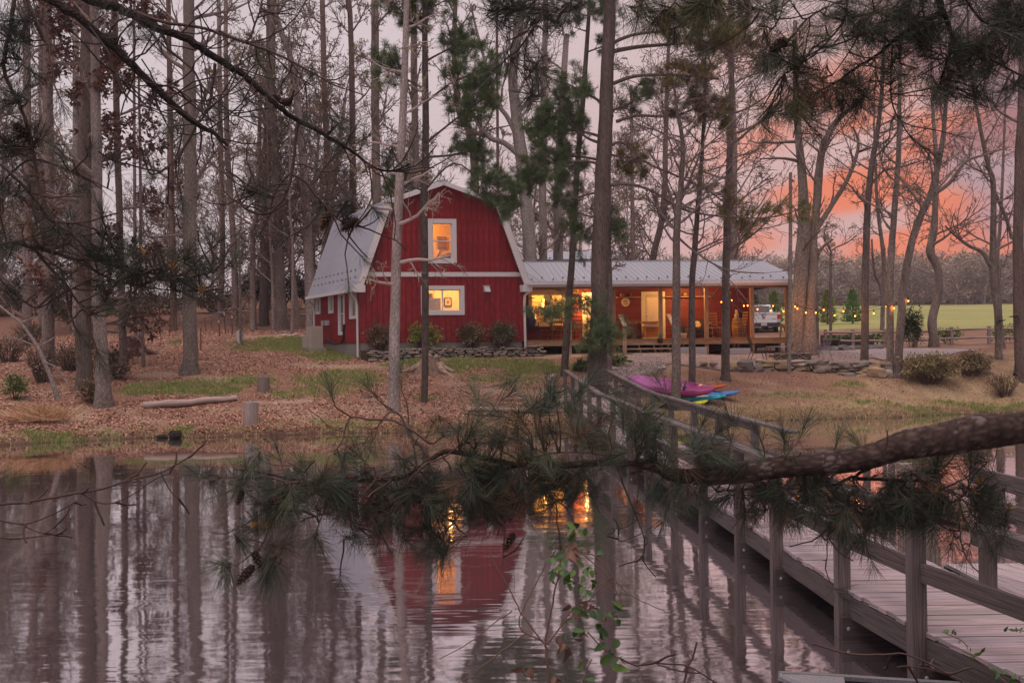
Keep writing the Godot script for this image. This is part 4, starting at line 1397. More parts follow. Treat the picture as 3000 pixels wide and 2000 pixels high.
	bare_tree("bare_tree", "rusty barked trunk cut by the right edge of the view", [[2993, 1071, 36], [2985, 765, 30], [2989, 459, 26], [2997, 268, 23], [3000, 0, 20]], 35.5, {"col": Color(0.189, 0.137, 0.12), "first": 0.55, "limbs": 10, "reach": 2.6})
	bare_tree("bare_tree", "thin double trunk in the field edge behind the lichen spotted trunk", [[2584, 957, 12], [2590, 765, 12], [2572, 612, 10], [2566, 480, 7]], 52.0, {"limbs": 12, "reach": 3.0, "thin": 0.012, "stems": [[[2588, 957, 10], [2583, 850, 9], [2562, 790, 7], [2555, 700, 5]]]})

func make_left_trees() -> void:
	bare_tree("oak_tree", "stout oak with a bark wound standing alone on the left lawn", [[555, 1102, 50], [556, 1040, 42], [555, 765, 38], [557, 460, 36], [552, 150, 33], [552, 0, 31]], 35.0, {"bark": "pale_bark", "col": Color(0.237, 0.201, 0.177), "first": 0.62, "limbs": 14, "reach": 3.6, "flare": 1.6, "rough": 0.14,
		"stems": [[[556, 560, 12], [580, 520, 10], [610, 470, 7], [640, 430, 4]], [[556, 690, 11], [510, 690, 9], [450, 695, 7], [420, 690, 4]], [[555, 380, 14], [590, 300, 11], [640, 200, 8]]]})
	bare_tree("bare_tree", "pine barked trunk left of the grey trunk near the left shore", [[247, 1113, 46], [243, 900, 42], [250, 400, 40], [255, 80, 36], [256, 0, 34]], 32.6, {"col": Color(0.189, 0.147, 0.129), "first": 0.35, "limbs": 24, "reach": 3.0, "rise": 0.15, "up": [0.02, 0.0, 0.0], "leaf": 0.75, "kids": [6, 5, 3], "leaf_size": 0.19, "leaf_cols": RUSSET})
	bare_tree("bare_tree", "grey trunk by the brambles nearest the left shore", [[304, 1171, 46], [298, 1060, 38], [287, 880, 35], [283, 520, 30], [276, 100, 26], [275, 0, 24]], 30.6, {"bark": "pale_bark", "col": Color(0.246, 0.205, 0.186), "first": 0.55, "limbs": 14, "reach": 2.6})
	bare_tree("bare_tree", "slim pale trunk just left of the broad stump", [[360, 1060, 22], [356, 880, 20], [348, 600, 19], [340, 300, 18], [335, 0, 15]], 36.5, {"col": Color(0.237, 0.186, 0.168), "first": 0.3, "limbs": 22, "reach": 2.6, "rise": 0.2, "leaf": 0.75, "kids": [6, 5, 3], "leaf_size": 0.18, "leaf_cols": RUSSET})
	bare_tree("bare_tree", "thin sapling rising right behind the broad stump", [[396, 980, 11], [394, 650, 10], [392, 300, 8], [392, 0, 6]], 42.0, {"limbs": 12, "reach": 1.8, "leaf": 0.1})
	bare_tree("bare_tree", "thin sapling at the right flank of the broad stump", [[419, 1064, 10], [412, 800, 9], [410, 500, 8], [405, 200, 6]], 36.0, {"limbs": 12, "reach": 1.7, "top": 13.0})
	bare_tree("bare_tree", "dark upright trunk just left of the lone oak, further back", [[508, 950, 19], [505, 765, 18], [499, 500, 18], [497, 300, 16], [492, 0, 13]], 50.0, {"col": BARK_RUST, "limbs": 14, "reach": 3.0, "first": 0.4})
	bare_tree("bare_tree", "grey trunk with pale roots near the far left edge", [[140, 1052, 36], [141, 900, 33], [143, 600, 30], [140, 300, 27], [138, 0, 23]], 36.5, {"limbs": 12, "reach": 3.0, "first": 0.45})
	var far_ones := [
		["slender straight trunk behind the oak's right side", [[645, 900, 16], [651, 700, 16], [645, 367, 14], [640, 0, 11]], 56.0, BARK_GREY],
		["curved grey trunk in front of the wire arch left of the house", [[687, 916, 20], [686, 765, 18], [672, 535, 16], [663, 380, 15], [660, 0, 11]], 52.0, BARK_GREY],
		["forked slim trunk with a low curved branch behind the lawn", [[741, 938, 18], [740, 690, 16], [752, 610, 14], [762, 300, 11]], 50.0, BARK_GREY],
		["dark straight trunk with an orange mark in the wood behind the lawn", [[772, 930, 30], [779, 612, 25], [783, 383, 22], [789, 115, 20], [790, 0, 18]], 52.0, Color(0.132, 0.103, 0.098)],
		["broad based grey trunk left of the air conditioner", [[825, 938, 40], [818, 800, 27], [815, 690, 26], [805, 459, 25], [795, 250, 22], [800, 0, 18]], 50.0, Color(0.235, 0.19, 0.176)],
		["pencil thin sapling between the dark trunk and the broad based one", [[800, 938, 10], [797, 800, 9], [790, 680, 7], [785, 500, 5]], 49.0, BARK_GREY],
		["pencil thin sapling right of the broad based trunk", [[856, 949, 10], [857, 727, 8], [848, 597, 7], [850, 400, 5]], 48.5, BARK_GREY],
		["tall pale trunk rising behind the house's left back corner", [[909, 950, 28], [902, 727, 27], [892, 535, 23], [875, 344, 20], [856, 190, 18], [825, 100, 16], [795, 0, 14]], 50.0, BARK_PALE],
		["reddish trunk above the low end of the gambrel roof", [[968, 900, 20], [963, 560, 18], [951, 306, 17], [944, 0, 15]], 54.0, BARK_RUST],
		["brown trunk above the middle of the left roof slope", [[1040, 900, 22], [1035, 612, 20], [1029, 153, 16], [1022, 0, 14]], 56.0, Color(0.195, 0.137, 0.122)],
		["broad grey trunk above the kink of the left roof slope", [[1108, 900, 27], [1103, 580, 25], [1099, 306, 24], [1098, 0, 22]], 54.0, BARK_GREY],
		["grey trunk seen between the pale tree and the slender pine", [[1222, 900, 22], [1218, 500, 20], [1213, 230, 20], [1212, 0, 17]], 55.0, BARK_GREY],
		["brown leaning trunk over the right half of the gable", [[1400, 900, 26], [1390, 490, 24], [1375, 383, 22], [1345, 320, 20], [1330, 150, 15], [1335, 0, 12]], 53.0, Color(0.205, 0.156, 0.132)],
		["thin pole like trunk over the gable's right slope", [[1462, 900, 10], [1459, 560, 9], [1455, 0, 7]], 52.0, BARK_RUST],
		["pale straight trunk left of the pair behind the wing roof", [[1593, 950, 26], [1592, 765, 24], [1590, 535, 22], [1594, 230, 18], [1600, 0, 14]], 56.0, BARK_PALE],
		["pale trunk that forks high behind the left of the wing roof", [[1636, 950, 32], [1636, 765, 30], [1636, 535, 26], [1642, 383, 22], [1660, 100, 16]], 57.0, BARK_PALE],
		["lone slim trunk behind the wing roof right of the thick pine", [[1858, 950, 13], [1856, 765, 12], [1852, 520, 12], [1850, 250, 8]], 54.0, BARK_GREY],
		["dark slanting trunk behind the wing roof", [[1900, 950, 22], [1913, 765, 20], [1944, 612, 18], [1951, 383, 14], [1960, 100, 9]], 54.0, BARK_DARK],
		["pale trunk directly behind the straight patio trunk", [[2150, 950, 24], [2150, 765, 23], [2149, 383, 20], [2140, 150, 15], [2140, 0, 12]], 56.0, BARK_GREY],
		["light trunk at the upper left behind hanging pine needles", [[122, 1000, 24], [124, 700, 22], [122, 300, 20], [120, 0, 18]], 50.0, BARK_GREY],
		["light trunk second from the left edge among the far wood", [[77, 1010, 27], [80, 600, 24], [77, 200, 21], [75, 0, 19]], 47.0, BARK_GREY],
		["light trunk behind the grey trunk of the left shore", [[222, 1000, 22], [222, 600, 20], [221, 200, 17], [220, 0, 15]], 48.0, BARK_PALE]]
	for q in far_ones:
		bare_tree("bare_tree", q[0], q[1], q[2], {"col": q[3], "bark": "pale_bark", "limbs": 15, "reach": 3.6, "first": 0.4, "thin": 0.012, "kids": [6, 5, 2], "leaf": 0.22, "leaf_size": 0.13})
	bare_tree("sycamore_tree", "great pale sycamore with a long limb to the left beside the gable", [[1562, 950, 40], [1555, 765, 38], [1543, 612, 38], [1528, 459, 38], [1509, 306, 32], [1503, 210, 26], [1520, 75, 28], [1530, 0, 24]], 52.0, {"bark": "pale_bark", "col": Color(0.313, 0.278, 0.254), "limbs": 14, "reach": 4.0, "first": 0.6, "thin": 0.012,
		"stems": [[[1526, 460, 18], [1480, 420, 17], [1428, 398, 15], [1383, 330, 11], [1350, 250, 6]], [[1508, 385, 16], [1485, 340, 14], [1459, 298, 13], [1413, 153, 9], [1380, 20, 6]], [[1515, 330, 12], [1560, 280, 10], [1600, 200, 7]]]})

func wood_mesh(h: float, r: float, col: Color, o: Dictionary) -> Array:   # a bare tree of the far wood at the origin: trunk mesh, branch mesh, leaf mesh
	var p := [Vector3(0, -0.3, 0)]
	var s := [r * 1.3]
	var d := Vector3.UP
	for k in 8:
		d = (d + rv() * o.get("bend", 0.13) + Vector3.UP * 0.1).normalized()
		p.append(p[k] + d * h / 8.0)
		s.append(lerpf(r, r * 0.15, float(k + 1) / 8.0))
	var tm := MB.new()
	tm.col = col
	tm.tube(p, s, 8, 0.08, rng)
	var tw := MB.new()
	tw.col = o.twig
	var lf := MB.new()
	for k in o.limbs:
		var f := lerpf(o.first, 1.0, (k + rng.randf()) / o.limbs)
		var e := along(p, s, f)
		var az := rng.randf() * TAU
		grow(tw, tw, lf, e[0], Vector3(cos(az), o.rise * rng.randf_range(0.4, 1.4), sin(az)).normalized(), o.reach * rng.randf_range(0.5, 1.1) * (1.15 - 0.5 * f), clampf(e[2] * 0.45, o.thin, 0.08), 1, o)
	return [tm, tw, lf]

func make_wood() -> void:
	var proto := []
	for k in 7:
		var o := opts({"limbs": 34 if k < 3 else 56, "kids": [5, 5, 4], "reach": 4.2 if k < 3 else 2.8, "first": 0.28 if k < 3 else 0.12, "thin": 0.013, "leaf": 0.34, "leaf_size": 0.13, "rise": 0.7, "bend": 0.12 if k < 3 else 0.2})
		var w := wood_mesh(rng.randf_range(14, 19) if k < 3 else rng.randf_range(9, 14), rng.randf_range(0.11, 0.19) if k < 3 else rng.randf_range(0.04, 0.075), [BARK_GREY, BARK_PALE, Color(0.42, 0.33, 0.30)][k % 3], o)
		proto.append(w)
	var roots := []
	var n := 0
	var tries := 0
	while n < 64 and tries < 4000:
		tries += 1
		var d := rng.randf_range(50.0, 92.0)
		var u := rng.randf_range(-260.0, 2260.0)
		if u > 1000 and rng.randf() < 0.35: continue
		var x := (u - 1500.0) / F * d
		if d < 56.0 and x > -11.0 and x < 13.0: continue
		if x > 9.0 and d > 58.0: continue
		var place := Vector3(x, ground(x, d), -d)
		var k := rng.randi() % 7
		var lab := "slim bare grey tree in the wood behind the left yard" if u < 1000.0 else "slim bare grey tree in the wood behind the houses"
		var grp := "bare trees of the wood behind the left yard" if u < 1000.0 else "bare trees of the wood behind the houses"
		if roots.size() < 7:
			k = roots.size()
			var t := thing("wood_tree", lab, "tree", Vector3.ZERO, grp)
			obj("trunk", proto[k][0], M.pale_bark, t)
			tag(obj("twigs", proto[k][1], M.twig, t), "", "", "", "stuff")
			tag(obj("leaves", proto[k][2], M.leaf, t), "", "", "", "stuff")
			t.position = place
			roots.append(t)
		else:
			twin(roots[k], place, rng.randf() * TAU, rng.randf_range(0.75, 1.15), lab, grp)
		n += 1
	# the wood beyond the field: one grey mass, bud and twig colours paled to stand for haze
	var mass := MB.new()
	var xf := [[], [], []]
	var cols := [[], [], []]
	for k in 640:
		var d := rng.randf_range(192.0, 245.0)
		var x := rng.randf_range(0.0, 175.0)
		if rng.randf() < 0.4: x = rng.randf_range(30.0, 130.0)
		var s := rng.randf_range(0.42, 0.75)
		xf[k % 3].append(Transform3D(Basis(Vector3.UP, rng.randf() * TAU).scaled(Vector3(s * 1.3, s, s * 1.3)), Vector3(x, ground(x, d) - 0.3, -d)))
		cols[k % 3].append(Color(1, 1, 1) * rng.randf_range(0.8, 1.2))
	for k in 3:
		var all := MB.new()
		var o := opts({"limbs": 30, "kids": [4, 4], "reach": 6.0, "first": 0.03, "thin": 0.045, "leaf": 0.8, "leaf_size": 0.6, "rise": 0.8, "twig": Color(0.33, 0.27, 0.26), "leaf_cols": [[Color(0.30, 0.26, 0.20), Color(0.24, 0.23, 0.16)], [Color(0.38, 0.25, 0.19), Color(0.29, 0.22, 0.17)], [Color(0.23, 0.23, 0.18), Color(0.29, 0.27, 0.21)]][k]})
		var w := wood_mesh(15.0, 0.22, BARK_GREY, o)
		for m in w:
			var k0: int = all.v.size()
			all.v.append_array(m.v); all.n.append_array(m.n); all.uv.append_array(m.uv); all.c.append_array(m.c)
			for i in m.i: all.i.append(i + k0)
		tag(many("far_woodland", all.done(), M.twig, xf[k], self, cols[k]), ["grey bare woodland along the far side of the field", "rust tinted woodland along the far side of the field", "dull green woodland along the far side of the field"][k], "woodland", "", "stuff")

# ---------------------------------------------------------------- footbridge, boats
const SHADED_OLD := Color(0.225, 0.185, 0.185)  # weathered wood, shade over the pond put into its colour
const OLD_DECK := Color(0.43, 0.355, 0.38)
func side_x(d: float) -> float:                               # left edge of the walkway at distance d
	return curve([3.0, 5.3, 6.38, 7.38, 8.64, 10.46, 11.87, 13.67, 18.0, 25.0, 31.0], [3.9, 3.6, 3.37, 3.17, 3.02, 2.93, 2.87, 2.77, 2.5, 2.14, 1.76], d)

func deck_y(d: float) -> float:
	return curve([3.0, 14.0, 24.0, 31.5], [0.43, 0.43, 0.47, 0.86], d)

func make_bridge() -> void:
	var t := thing("footbridge", "weathered grey plank footbridge with rails crossing the pond", "footbridge", Vector3(2.8, 0.0, -14.0))
	var w := 1.2
	var d := 3.4
	while d < 31.0:
		var x0 := side_x(d)
		var x1 := side_x(d + 0.135)
		var y0 := deck_y(d)
		var y1 := deck_y(d + 0.135)
		var mb := MB.new()
		mb.col = vary(OLD_DECK, 0.16)
		var lift := rng.randf_range(-0.004, 0.004)
		var q := []
		var oh := rng.randf_range(0.0, 0.03)
		for k in 8:
			var back := (k & 4) == 4
			q.append(Vector3((x1 if back else x0) - oh + ((w + oh * 2.0) if k & 1 else 0.0), (y1 if back else y0) + lift + (0.0 if k & 2 else -0.036), -(d + (0.135 if back else 0.0))))
		mb.hexa(q, Vector2(rng.randf() * 4.0, rng.randf() * 4.0))
		obj("deck_board", mb, M.grey_wood, t)
		d += 0.1415
	var near_posts := [5.4, 7.38, 8.64, 10.46, 11.87, 13.67, 15.5, 17.5, 19.5, 21.6, 23.6, 25.5, 27.3, 29.0, 30.8]
	for s in 2:
		for k in near_posts.size() - 1:                      # stringers
			var d0: float = near_posts[k]
			var d1: float = near_posts[k + 1]
			var off := -0.0 if s == 0 else w
			var mb := MB.new()
			mb.col = vary(SHADED_OLD * 0.62, 0.1)
			mb.bar(Vector3(side_x(d0) + off, deck_y(d0) - 0.145, -d0 - 0.07), Vector3(side_x(d1) + off, deck_y(d1) - 0.145, -d1 + 0.07), 0.045, 0.2)
			obj("stringer", mb, M.grey_wood, t)
	for k in near_posts.size():
		var dd: float = near_posts[k]
		var x := side_x(dd)
		var y := deck_y(dd)
		var low := minf(-0.9, ground(x, dd) - 0.1) if ground(x, dd) < 0.0 else ground(x, dd) - 0.2
		var mb := MB.new()
		mb.col = vary(SHADED_OLD * 0.72, 0.15)
		var tilt := rng.randf_range(-0.012, 0.012)
		mb.bar(Vector3(x - 0.06, low, -dd), Vector3(x - 0.06 + tilt, y + 0.9, -dd + tilt), 0.115, 0.115, Vector3(0, 0, 1))
		obj("post", mb, M.grey_wood, t)
		if dd > 14.0 or dd == 8.64 or dd < 6.0:
			mb = MB.new()
			mb.col = vary(SHADED_OLD * 0.8, 0.15)
			mb.bar(Vector3(x + w + 0.06, low, -dd), Vector3(x + w + 0.06 + tilt, y + 0.9, -dd), 0.115, 0.115, Vector3(0, 0, 1))
			obj("post", mb, M.grey_wood, t)
		if dd < 24.0:
			for side in [-0.09, 0.09]:
				if side > 0.0 and dd > 12.0: continue
				mb = MB.new()
				mb.col = vary(SHADED_OLD * 0.4, 0.12)  # darkened further to paint the shade below the deck
				mb.bar(Vector3(x - 0.10, y - 0.33, -dd - side), Vector3(x + w + 0.12, y - 0.33, -dd - side), 0.045, 0.2)
				var bent := obj("cross_beam", mb, M.grey_wood, t)
				var bo := MB.new()
				bo.col = Color(0.4, 0.42, 0.46)
				bo.lathe(Vector3(x - 0.045, y - 0.33, -dd - side + 0.024), [Vector2(0.0, 0.012), Vector2(0.016, 0.008), Vector2(0.018, 0.0)], 8, Basis(Vector3.RIGHT, Vector3(0, 0, 1), Vector3.DOWN))
				obj("bolt", bo, M.galvanised, bent)
	for q in [[10.1, 4.06], [9.8, 4.16]]:                    # outer piles where the side platform joins
		var mb := MB.new()
		mb.col = vary(Color(0.34, 0.27, 0.24), 0.1)
		mb.bar(Vector3(q[1] + 0.09, -0.9, -q[0]), Vector3(q[1] + 0.09, 1.36, -q[0]), 0.14, 0.14, Vector3(0, 0, 1))
		obj("post", mb, M.grey_wood, t)
	for k in near_posts.size() - 1:                          # joists under the boards
		for q in [0.33, 0.78]:
			var d0: float = near_posts[k]
			var d1: float = near_posts[k + 1]
			var mb := MB.new()
			mb.col = SHADED_OLD * 0.4  # colour carries the shade under the boards
			mb.bar(Vector3(side_x(d0) + q, deck_y(d0) - 0.135, -d0), Vector3(side_x(d1) + q, deck_y(d1) - 0.135, -d1), 0.045, 0.19)
			obj("joist", mb, M.grey_wood, t)
	# rails
	for s in 2:
		for k in near_posts.size() - 1:
			var d0: float = near_posts[k]
			var d1: float = near_posts[k + 1]
			if s == 1 and d1 < 15.5: continue
			var off := -0.06 if s == 0 else w + 0.06
			var mb := MB.new()
			mb.col = vary(SHADED_OLD * 0.82, 0.12)
			mb.bar(Vector3(side_x(d0) + off, deck_y(d0) + 0.92, -d0 + 0.02), Vector3(side_x(d1) + off, deck_y(d1) + 0.92, -d1 + 0.02), 0.15, 0.04)
			obj("top_rail", mb, M.grey_wood, t)
			for h in ([0.46] if d0 < 14.0 else [0.42, 0.84]):
				if h > 0.5 and s == 0: continue
				mb = MB.new()
				mb.col = vary(SHADED_OLD * 0.75, 0.12)
				var inn := 0.02 if s == 0 else -0.02
				mb.bar(Vector3(side_x(d0) + off + inn, deck_y(d0) + h, -d0 - 0.06), Vector3(side_x(d1) + off + inn, deck_y(d1) + h, -d1 + 0.06), 0.045, 0.14)
				obj("mid_rail", mb, M.grey_wood, t)
	# right edge near the eye: three rails going out of view
	for h in [[0.98, 0.15], [0.72, 0.16], [0.40, 0.14]]:
		var mb := MB.new()
		mb.col = vary(SHADED_OLD * 0.75, 0.12)
		mb.bar(Vector3(4.27, deck_y(8.7) + h[0], -8.9), Vector3(4.55, deck_y(5.4) + h[0], -5.0), 0.045, h[1])
		obj("mid_rail", mb, M.grey_wood, t)
	# side platform with its boards laid aslant
	var pf := thing("side_platform", "low grey plank platform beside the right edge of the footbridge", "dock", Vector3(5.8, 0.0, -8.6))
	for k in 26:
		var x := 4.0 + k * 0.146
		var z0 := -7.2 - 0.0 * k
		var mb := MB.new()
		mb.col = vary(OLD_DECK * 1.15, 0.12)
		var q := []
		for i in 8:
			var back := (i & 4) == 4
			var xx := x - (0.9 if back else 0.0) + (0.138 if i & 1 else 0.0)
			q.append(Vector3(clampf(xx, 4.32, 7.6), 0.425 + (0.0 if i & 2 else -0.036), -9.55 if back else -7.0))
		if q[1].x - q[0].x < 0.01 and q[5].x - q[4].x < 0.01: continue
		mb.hexa(q, Vector2(rng.randf() * 4.0, rng.randf() * 4.0))
		obj("deck_board", mb, M.grey_wood, pf)
	obj("edge_board", (func() -> MB:
		var mb := MB.new()
		mb.col = SHADED_OLD
		mb.box(Vector3(5.96, 0.30, -9.58), Vector3(3.3, 0.2, 0.045))
		return mb).call(), M.grey_wood, pf)
	for q in [[4.6, -9.3], [7.3, -9.3]]:
		var mb := MB.new()
		mb.col = SHADED_OLD * 0.8
		mb.box(Vector3(q[0], -0.25, q[1]), Vector3(0.13, 1.3, 0.13))
		obj("post", mb, M.grey_wood, pf)

func hull(p0: Vector3, p1: Vector3, wide: float, tall: float, up: Vector3, cols: Array, open_deck := 0.0) -> MB:   # a kayak shell from tip to tip
	var mb := MB.new()
	var ax := (p1 - p0)
	var l := ax.length()
	ax /= l
	var side := ax.cross(up).normalized()
	var u := side.cross(ax).normalized()
	var n := 26
	var m := 14
	var k0 := mb.v.size()
	for j in n + 1:
		var t := float(j) / n
		var f := pow(maxf(sin(PI * clampf(t * 0.985 + 0.0075, 0.0, 1.0)), 0.0), 0.42)
		var hh := tall * (0.40 + 0.60 * pow(maxf(sin(PI * t), 0.0), 0.5))
		var rocker := 0.16 * pow(absf(t - 0.5) * 2.0, 3.0)
		var c := p0 + ax * l * t + u * rocker
		for k in m + 1:
			var an := TAU * k / m
			var sx := cos(an)
			var sy := sin(an)
			var px := signf(sx) * pow(absf(sx), 0.7) * wide * 0.5 * f
			var py := signf(sy) * pow(absf(sy), 0.75) * hh * 0.5 * (0.75 if sy > 0.0 else 1.0) * (0.3 + 0.7 * f)
			if open_deck > 0.0 and sy > 0.35 and t > 0.24 and t < 0.86: py -= open_deck * smoothstep(0.35, 0.8, sy) * smoothstep(0.24, 0.34, t) * smoothstep(0.86, 0.76, t)
			mb.col = cols[0].lerp(cols[1], smoothstep(0.25, 0.75, t + 0.25 * sx * 0.3 + 0.12 * sin(t * 17.0 + sx * 2.0)))
			if sy < -0.1 and cols.size() > 2: mb.col = mb.col.lerp(cols[2], 0.35)
			mb.put(c + side * px + u * py, (side * px / maxf(wide * wide * f * f, 1e-4) + u * py / (hh * hh)).normalized(), Vector2(t * l, an * 0.3))
	for j in n:
		for k in m:
			var q := k0 + j * (m + 1) + k
			mb.i.append(q); mb.i.append(q + 1); mb.i.append(q + m + 1)
			mb.i.append(q + 1); mb.i.append(q + m + 2); mb.i.append(q + m + 1)
	return mb

func kayak(label: String, u0: float, v0: float, d0: float, u1: float, v1: float, d1: float, wide: float, tall: float, lean: float, cols: Array, open_deck: float, trim: Color) -> void:
	var a := at(u0, v0, d0)
	var b := at(u1, v1, d1)
	var ax := (b - a).normalized()
	var up := Vector3.UP.rotated(ax, lean)
	var t := thing("kayak", label, "kayak", (a + b) * 0.5 - Vector3(0, tall * 0.5, 0), "kayaks piled by the footbridge")
	obj("hull", hull(a, b, wide, tall, up, cols, open_deck), M.plastic, t)
	var side := ax.cross(up).normalized()
	var u := side.cross(ax).normalized()
	var mid := (a + b) * 0.5
	var l := a.distance_to(b)
	var se := MB.new()                                       # seat, scupper holes, handle
	se.col = trim
	se.box(mid + ax * l * 0.06 + u * (tall * 0.30 - open_deck), Vector3(0.34, 0.05, wide * 0.5), Basis(ax, u, side))
	se.box(mid + ax * l * 0.15 + u * (tall * 0.42 - open_deck), Vector3(0.05, 0.26, wide * 0.45), Basis(ax, u, side).rotated(side, -0.3))
	obj("seat", se, M.plastic, t)
	for k in 2:
		var h := MB.new()
		h.col = Color(0.03, 0.03, 0.035)
		var e := a.lerp(b, 0.06 if k == 0 else 0.94) + u * (tall * 0.30)
		h.tube([e - side * 0.06, e + u * 0.05, e + side * 0.06], [0.012, 0.012, 0.012], 5)
		obj("carry_handle", h, M.plastic, t)
	for k in 3:
		var h := MB.new()
		h.col = Color(0.05, 0.03, 0.05)
		h.lathe(mid + ax * l * (-0.12 + 0.1 * k) + side * wide * 0.44 + u * tall * 0.06, [Vector2(0.03, 0.0), Vector2(0.03, 0.014), Vector2(0.0, 0.014)], 8, Basis(ax, side, -u))
		obj("fitting", h, M.plastic, t)

func make_boats() -> void:
	kayak("yellow green kayak lying lowest at the front of the pile", 1900, 1172, 31.2, 2071, 1187, 31.5, 0.7, 0.26, 0.0, [Color(0.62, 0.66, 0.02), Color(0.70, 0.72, 0.03)], 0.06, Color(0.1, 0.1, 0.1))
	kayak("turquoise kayak under the magenta one in the pile", 1852, 1150, 32.9, 2127, 1172, 32.0, 0.72, 0.28, 0.1, [Color(0.10, 0.48, 0.78), Color(0.02, 0.56, 0.72)], 0.06, Color(0.05, 0.05, 0.05))
	kayak("blue kayak sticking out to the right behind the magenta one", 1900, 1138, 33.6, 2168, 1160, 32.6, 0.7, 0.28, 0.15, [Color(0.05, 0.30, 0.80), Color(0.08, 0.28, 0.74)], 0.06, Color(0.05, 0.05, 0.05))
	kayak("orange kayak at the back of the pile", 1808, 1130, 33.4, 2128, 1141, 33.3, 0.68, 0.26, 0.1, [Color(0.80, 0.22, 0.02), Color(0.72, 0.12, 0.02)], 0.06, Color(0.05, 0.05, 0.05))
	kayak("magenta and purple kayak lying on top of the pile", 1843, 1116, 32.6, 2093, 1150, 31.9, 0.82, 0.36, 0.55, [Color(0.58, 0.14, 0.50), Color(0.36, 0.05, 0.20), Color(0.60, 0.04, 0.38)], 0.07, Color(0.08, 0.06, 0.10))
	var bl := thing("chopping_block", "low grey log chunk standing by the kayaks' right end", "log", gp(2105, 1190))
	var mb := MB.new()
	mb.col = Color(0.25, 0.18, 0.16)
	var g := gp(2105, 1190)
	mb.tube([g - Vector3(0, 0.1, 0), g + Vector3(0.02, 0.22, 0)], [0.09, 0.085], 9, 0.1, rng)
	obj("log", mb, M.bark, bl)
	# moored canoe at the lower edge
	var c := thing("canoe", "dark canoe with a grey gunwale moored beside the footbridge", "canoe", Vector3(3.3, 0.0, -6.2))
	var n := 22
	var hl := MB.new()
	var rim := []
	var p_bow := Vector3(1.88, 0.20, -6.80)
	var p_stern := Vector3(5.0, 0.20, -5.9)
	var ax := (p_stern - p_bow).normalized()
	var sd := ax.cross(Vector3.UP).normalized()
	var l := p_bow.distance_to(p_stern)
	for s in [1.0, -1.0]:
		var edge := []
		for k in n + 1:
			var t := float(k) / n
			var f := pow(sin(PI * clampf(t, 0.004, 0.996)), 0.6) * 0.43
			edge.append(p_bow + ax * l * t + sd * f * s + Vector3(0, 0.10 * pow(absf(t - 0.5) * 2.0, 3.0), 0))
		rim.append(edge)
	hl.col = Color(0.025, 0.028, 0.032)
	for k in n:
		var keel0 := p_bow.lerp(p_stern, float(k) / n) + Vector3(0, -0.42, 0)
		var keel1 := p_bow.lerp(p_stern, float(k + 1) / n) + Vector3(0, -0.42, 0)
		for s in 2:
			var a: Vector3 = rim[s][k]
			var b: Vector3 = rim[s][k + 1]
			var ma := a.lerp(keel0, 0.75) + (a - keel0) * Vector3(0.22, 0, 0.22)
			var mb2 := b.lerp(keel1, 0.75) + (b - keel1) * Vector3(0.22, 0, 0.22)
			if s == 0:
				hl.quad(ma, mb2, b, a); hl.quad(keel0, keel1, mb2, ma)
			else:
				hl.quad(mb2, ma, a, b); hl.quad(keel1, keel0, ma, mb2)
	obj("hull", hl, M.plastic, c)
	for s in 2:
		var gw := MB.new()
		gw.col = Color(0.34, 0.35, 0.38)
		for k in n: gw.bar(rim[s][k], rim[s][k + 1], 0.05, 0.03)
		obj("gunwale", gw, M.galvanised, c)
	var dk := MB.new()
	dk.col = Color(0.46, 0.46, 0.50)
	for k in 3: dk.quad(rim[1][k] + Vector3(0, 0.012, 0), rim[1][k + 1] + Vector3(0, 0.012, 0), rim[0][k + 1] + Vector3(0, 0.012, 0), rim[0][k] + Vector3(0, 0.012, 0))
	obj("bow_deck", dk, M.galvanised, c)
	var th := MB.new()
	th.col = Color(0.25, 0.15, 0.08)
	th.bar(rim[0][9] - Vector3(0, 0.03, 0), rim[1][9] - Vector3(0, 0.03, 0), 0.06, 0.02)
	obj("thwart", th, M.wood, c)
	var ro := thing("mooring_rope", "pale rope knotted over the bow of the moored canoe", "rope", rim[0][3])
	var rp := MB.new()
	rp.col = Color(0.42, 0.34, 0.28)
	var o: Vector3 = rim[0][4] + Vector3(0, 0.03, 0)
	var pts := []
	for k in 40:
		var t := k / 39.0
		pts.append(o + ax * (-0.34 + 0.36 * t) + Vector3(0, 0.02 + 0.035 * absf(sin(t * 9.0)), 0) + sd * (-0.02 + 0.05 * sin(t * 22.0)))
	var rr := []
	for k in 40: rr.append(0.014)
	rp.tube(pts, rr, 6)
	obj("rope", rp, M.fabric, ro)

# ---------------------------------------------------------------- pine boughs hanging near the eye
const BOUGH := Color(0.115, 0.078, 0.07)
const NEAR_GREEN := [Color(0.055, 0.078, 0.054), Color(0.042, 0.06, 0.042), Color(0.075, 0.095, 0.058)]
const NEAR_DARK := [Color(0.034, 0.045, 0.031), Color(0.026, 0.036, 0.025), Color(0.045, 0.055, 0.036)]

func cone_mesh(p: Vector3, d: Vector3, l: float) -> MB:       # an open pine cone: scales in spirals round a core
	var mb := MB.new()
	var b := toward(d)
	mb.col = Color(0.035, 0.022, 0.016)
	mb.lathe(p, [Vector2(0.0, 0.0), Vector2(l * 0.16, l * 0.12), Vector2(l * 0.2, l * 0.4), Vector2(l * 0.1, l * 0.85), Vector2(0.0, l)], 7, b)
	for k in 64:
		var t := k / 63.0
		var an := k * 2.39996
		var r := l * 0.32 * sin(PI * (0.14 + 0.80 * t)) 
		var o := b * Vector3(cos(an), 0, sin(an))
		var q := p + d * l * t + o * r * 0.45
		mb.col = vary(Color(0.10, 0.062, 0.043), 0.25)
		mb.leaf(q, (o * 0.9 + d * (0.15 + 0.5 * t)).normalized(), d, r * 0.85, l * 0.17)
	return mb

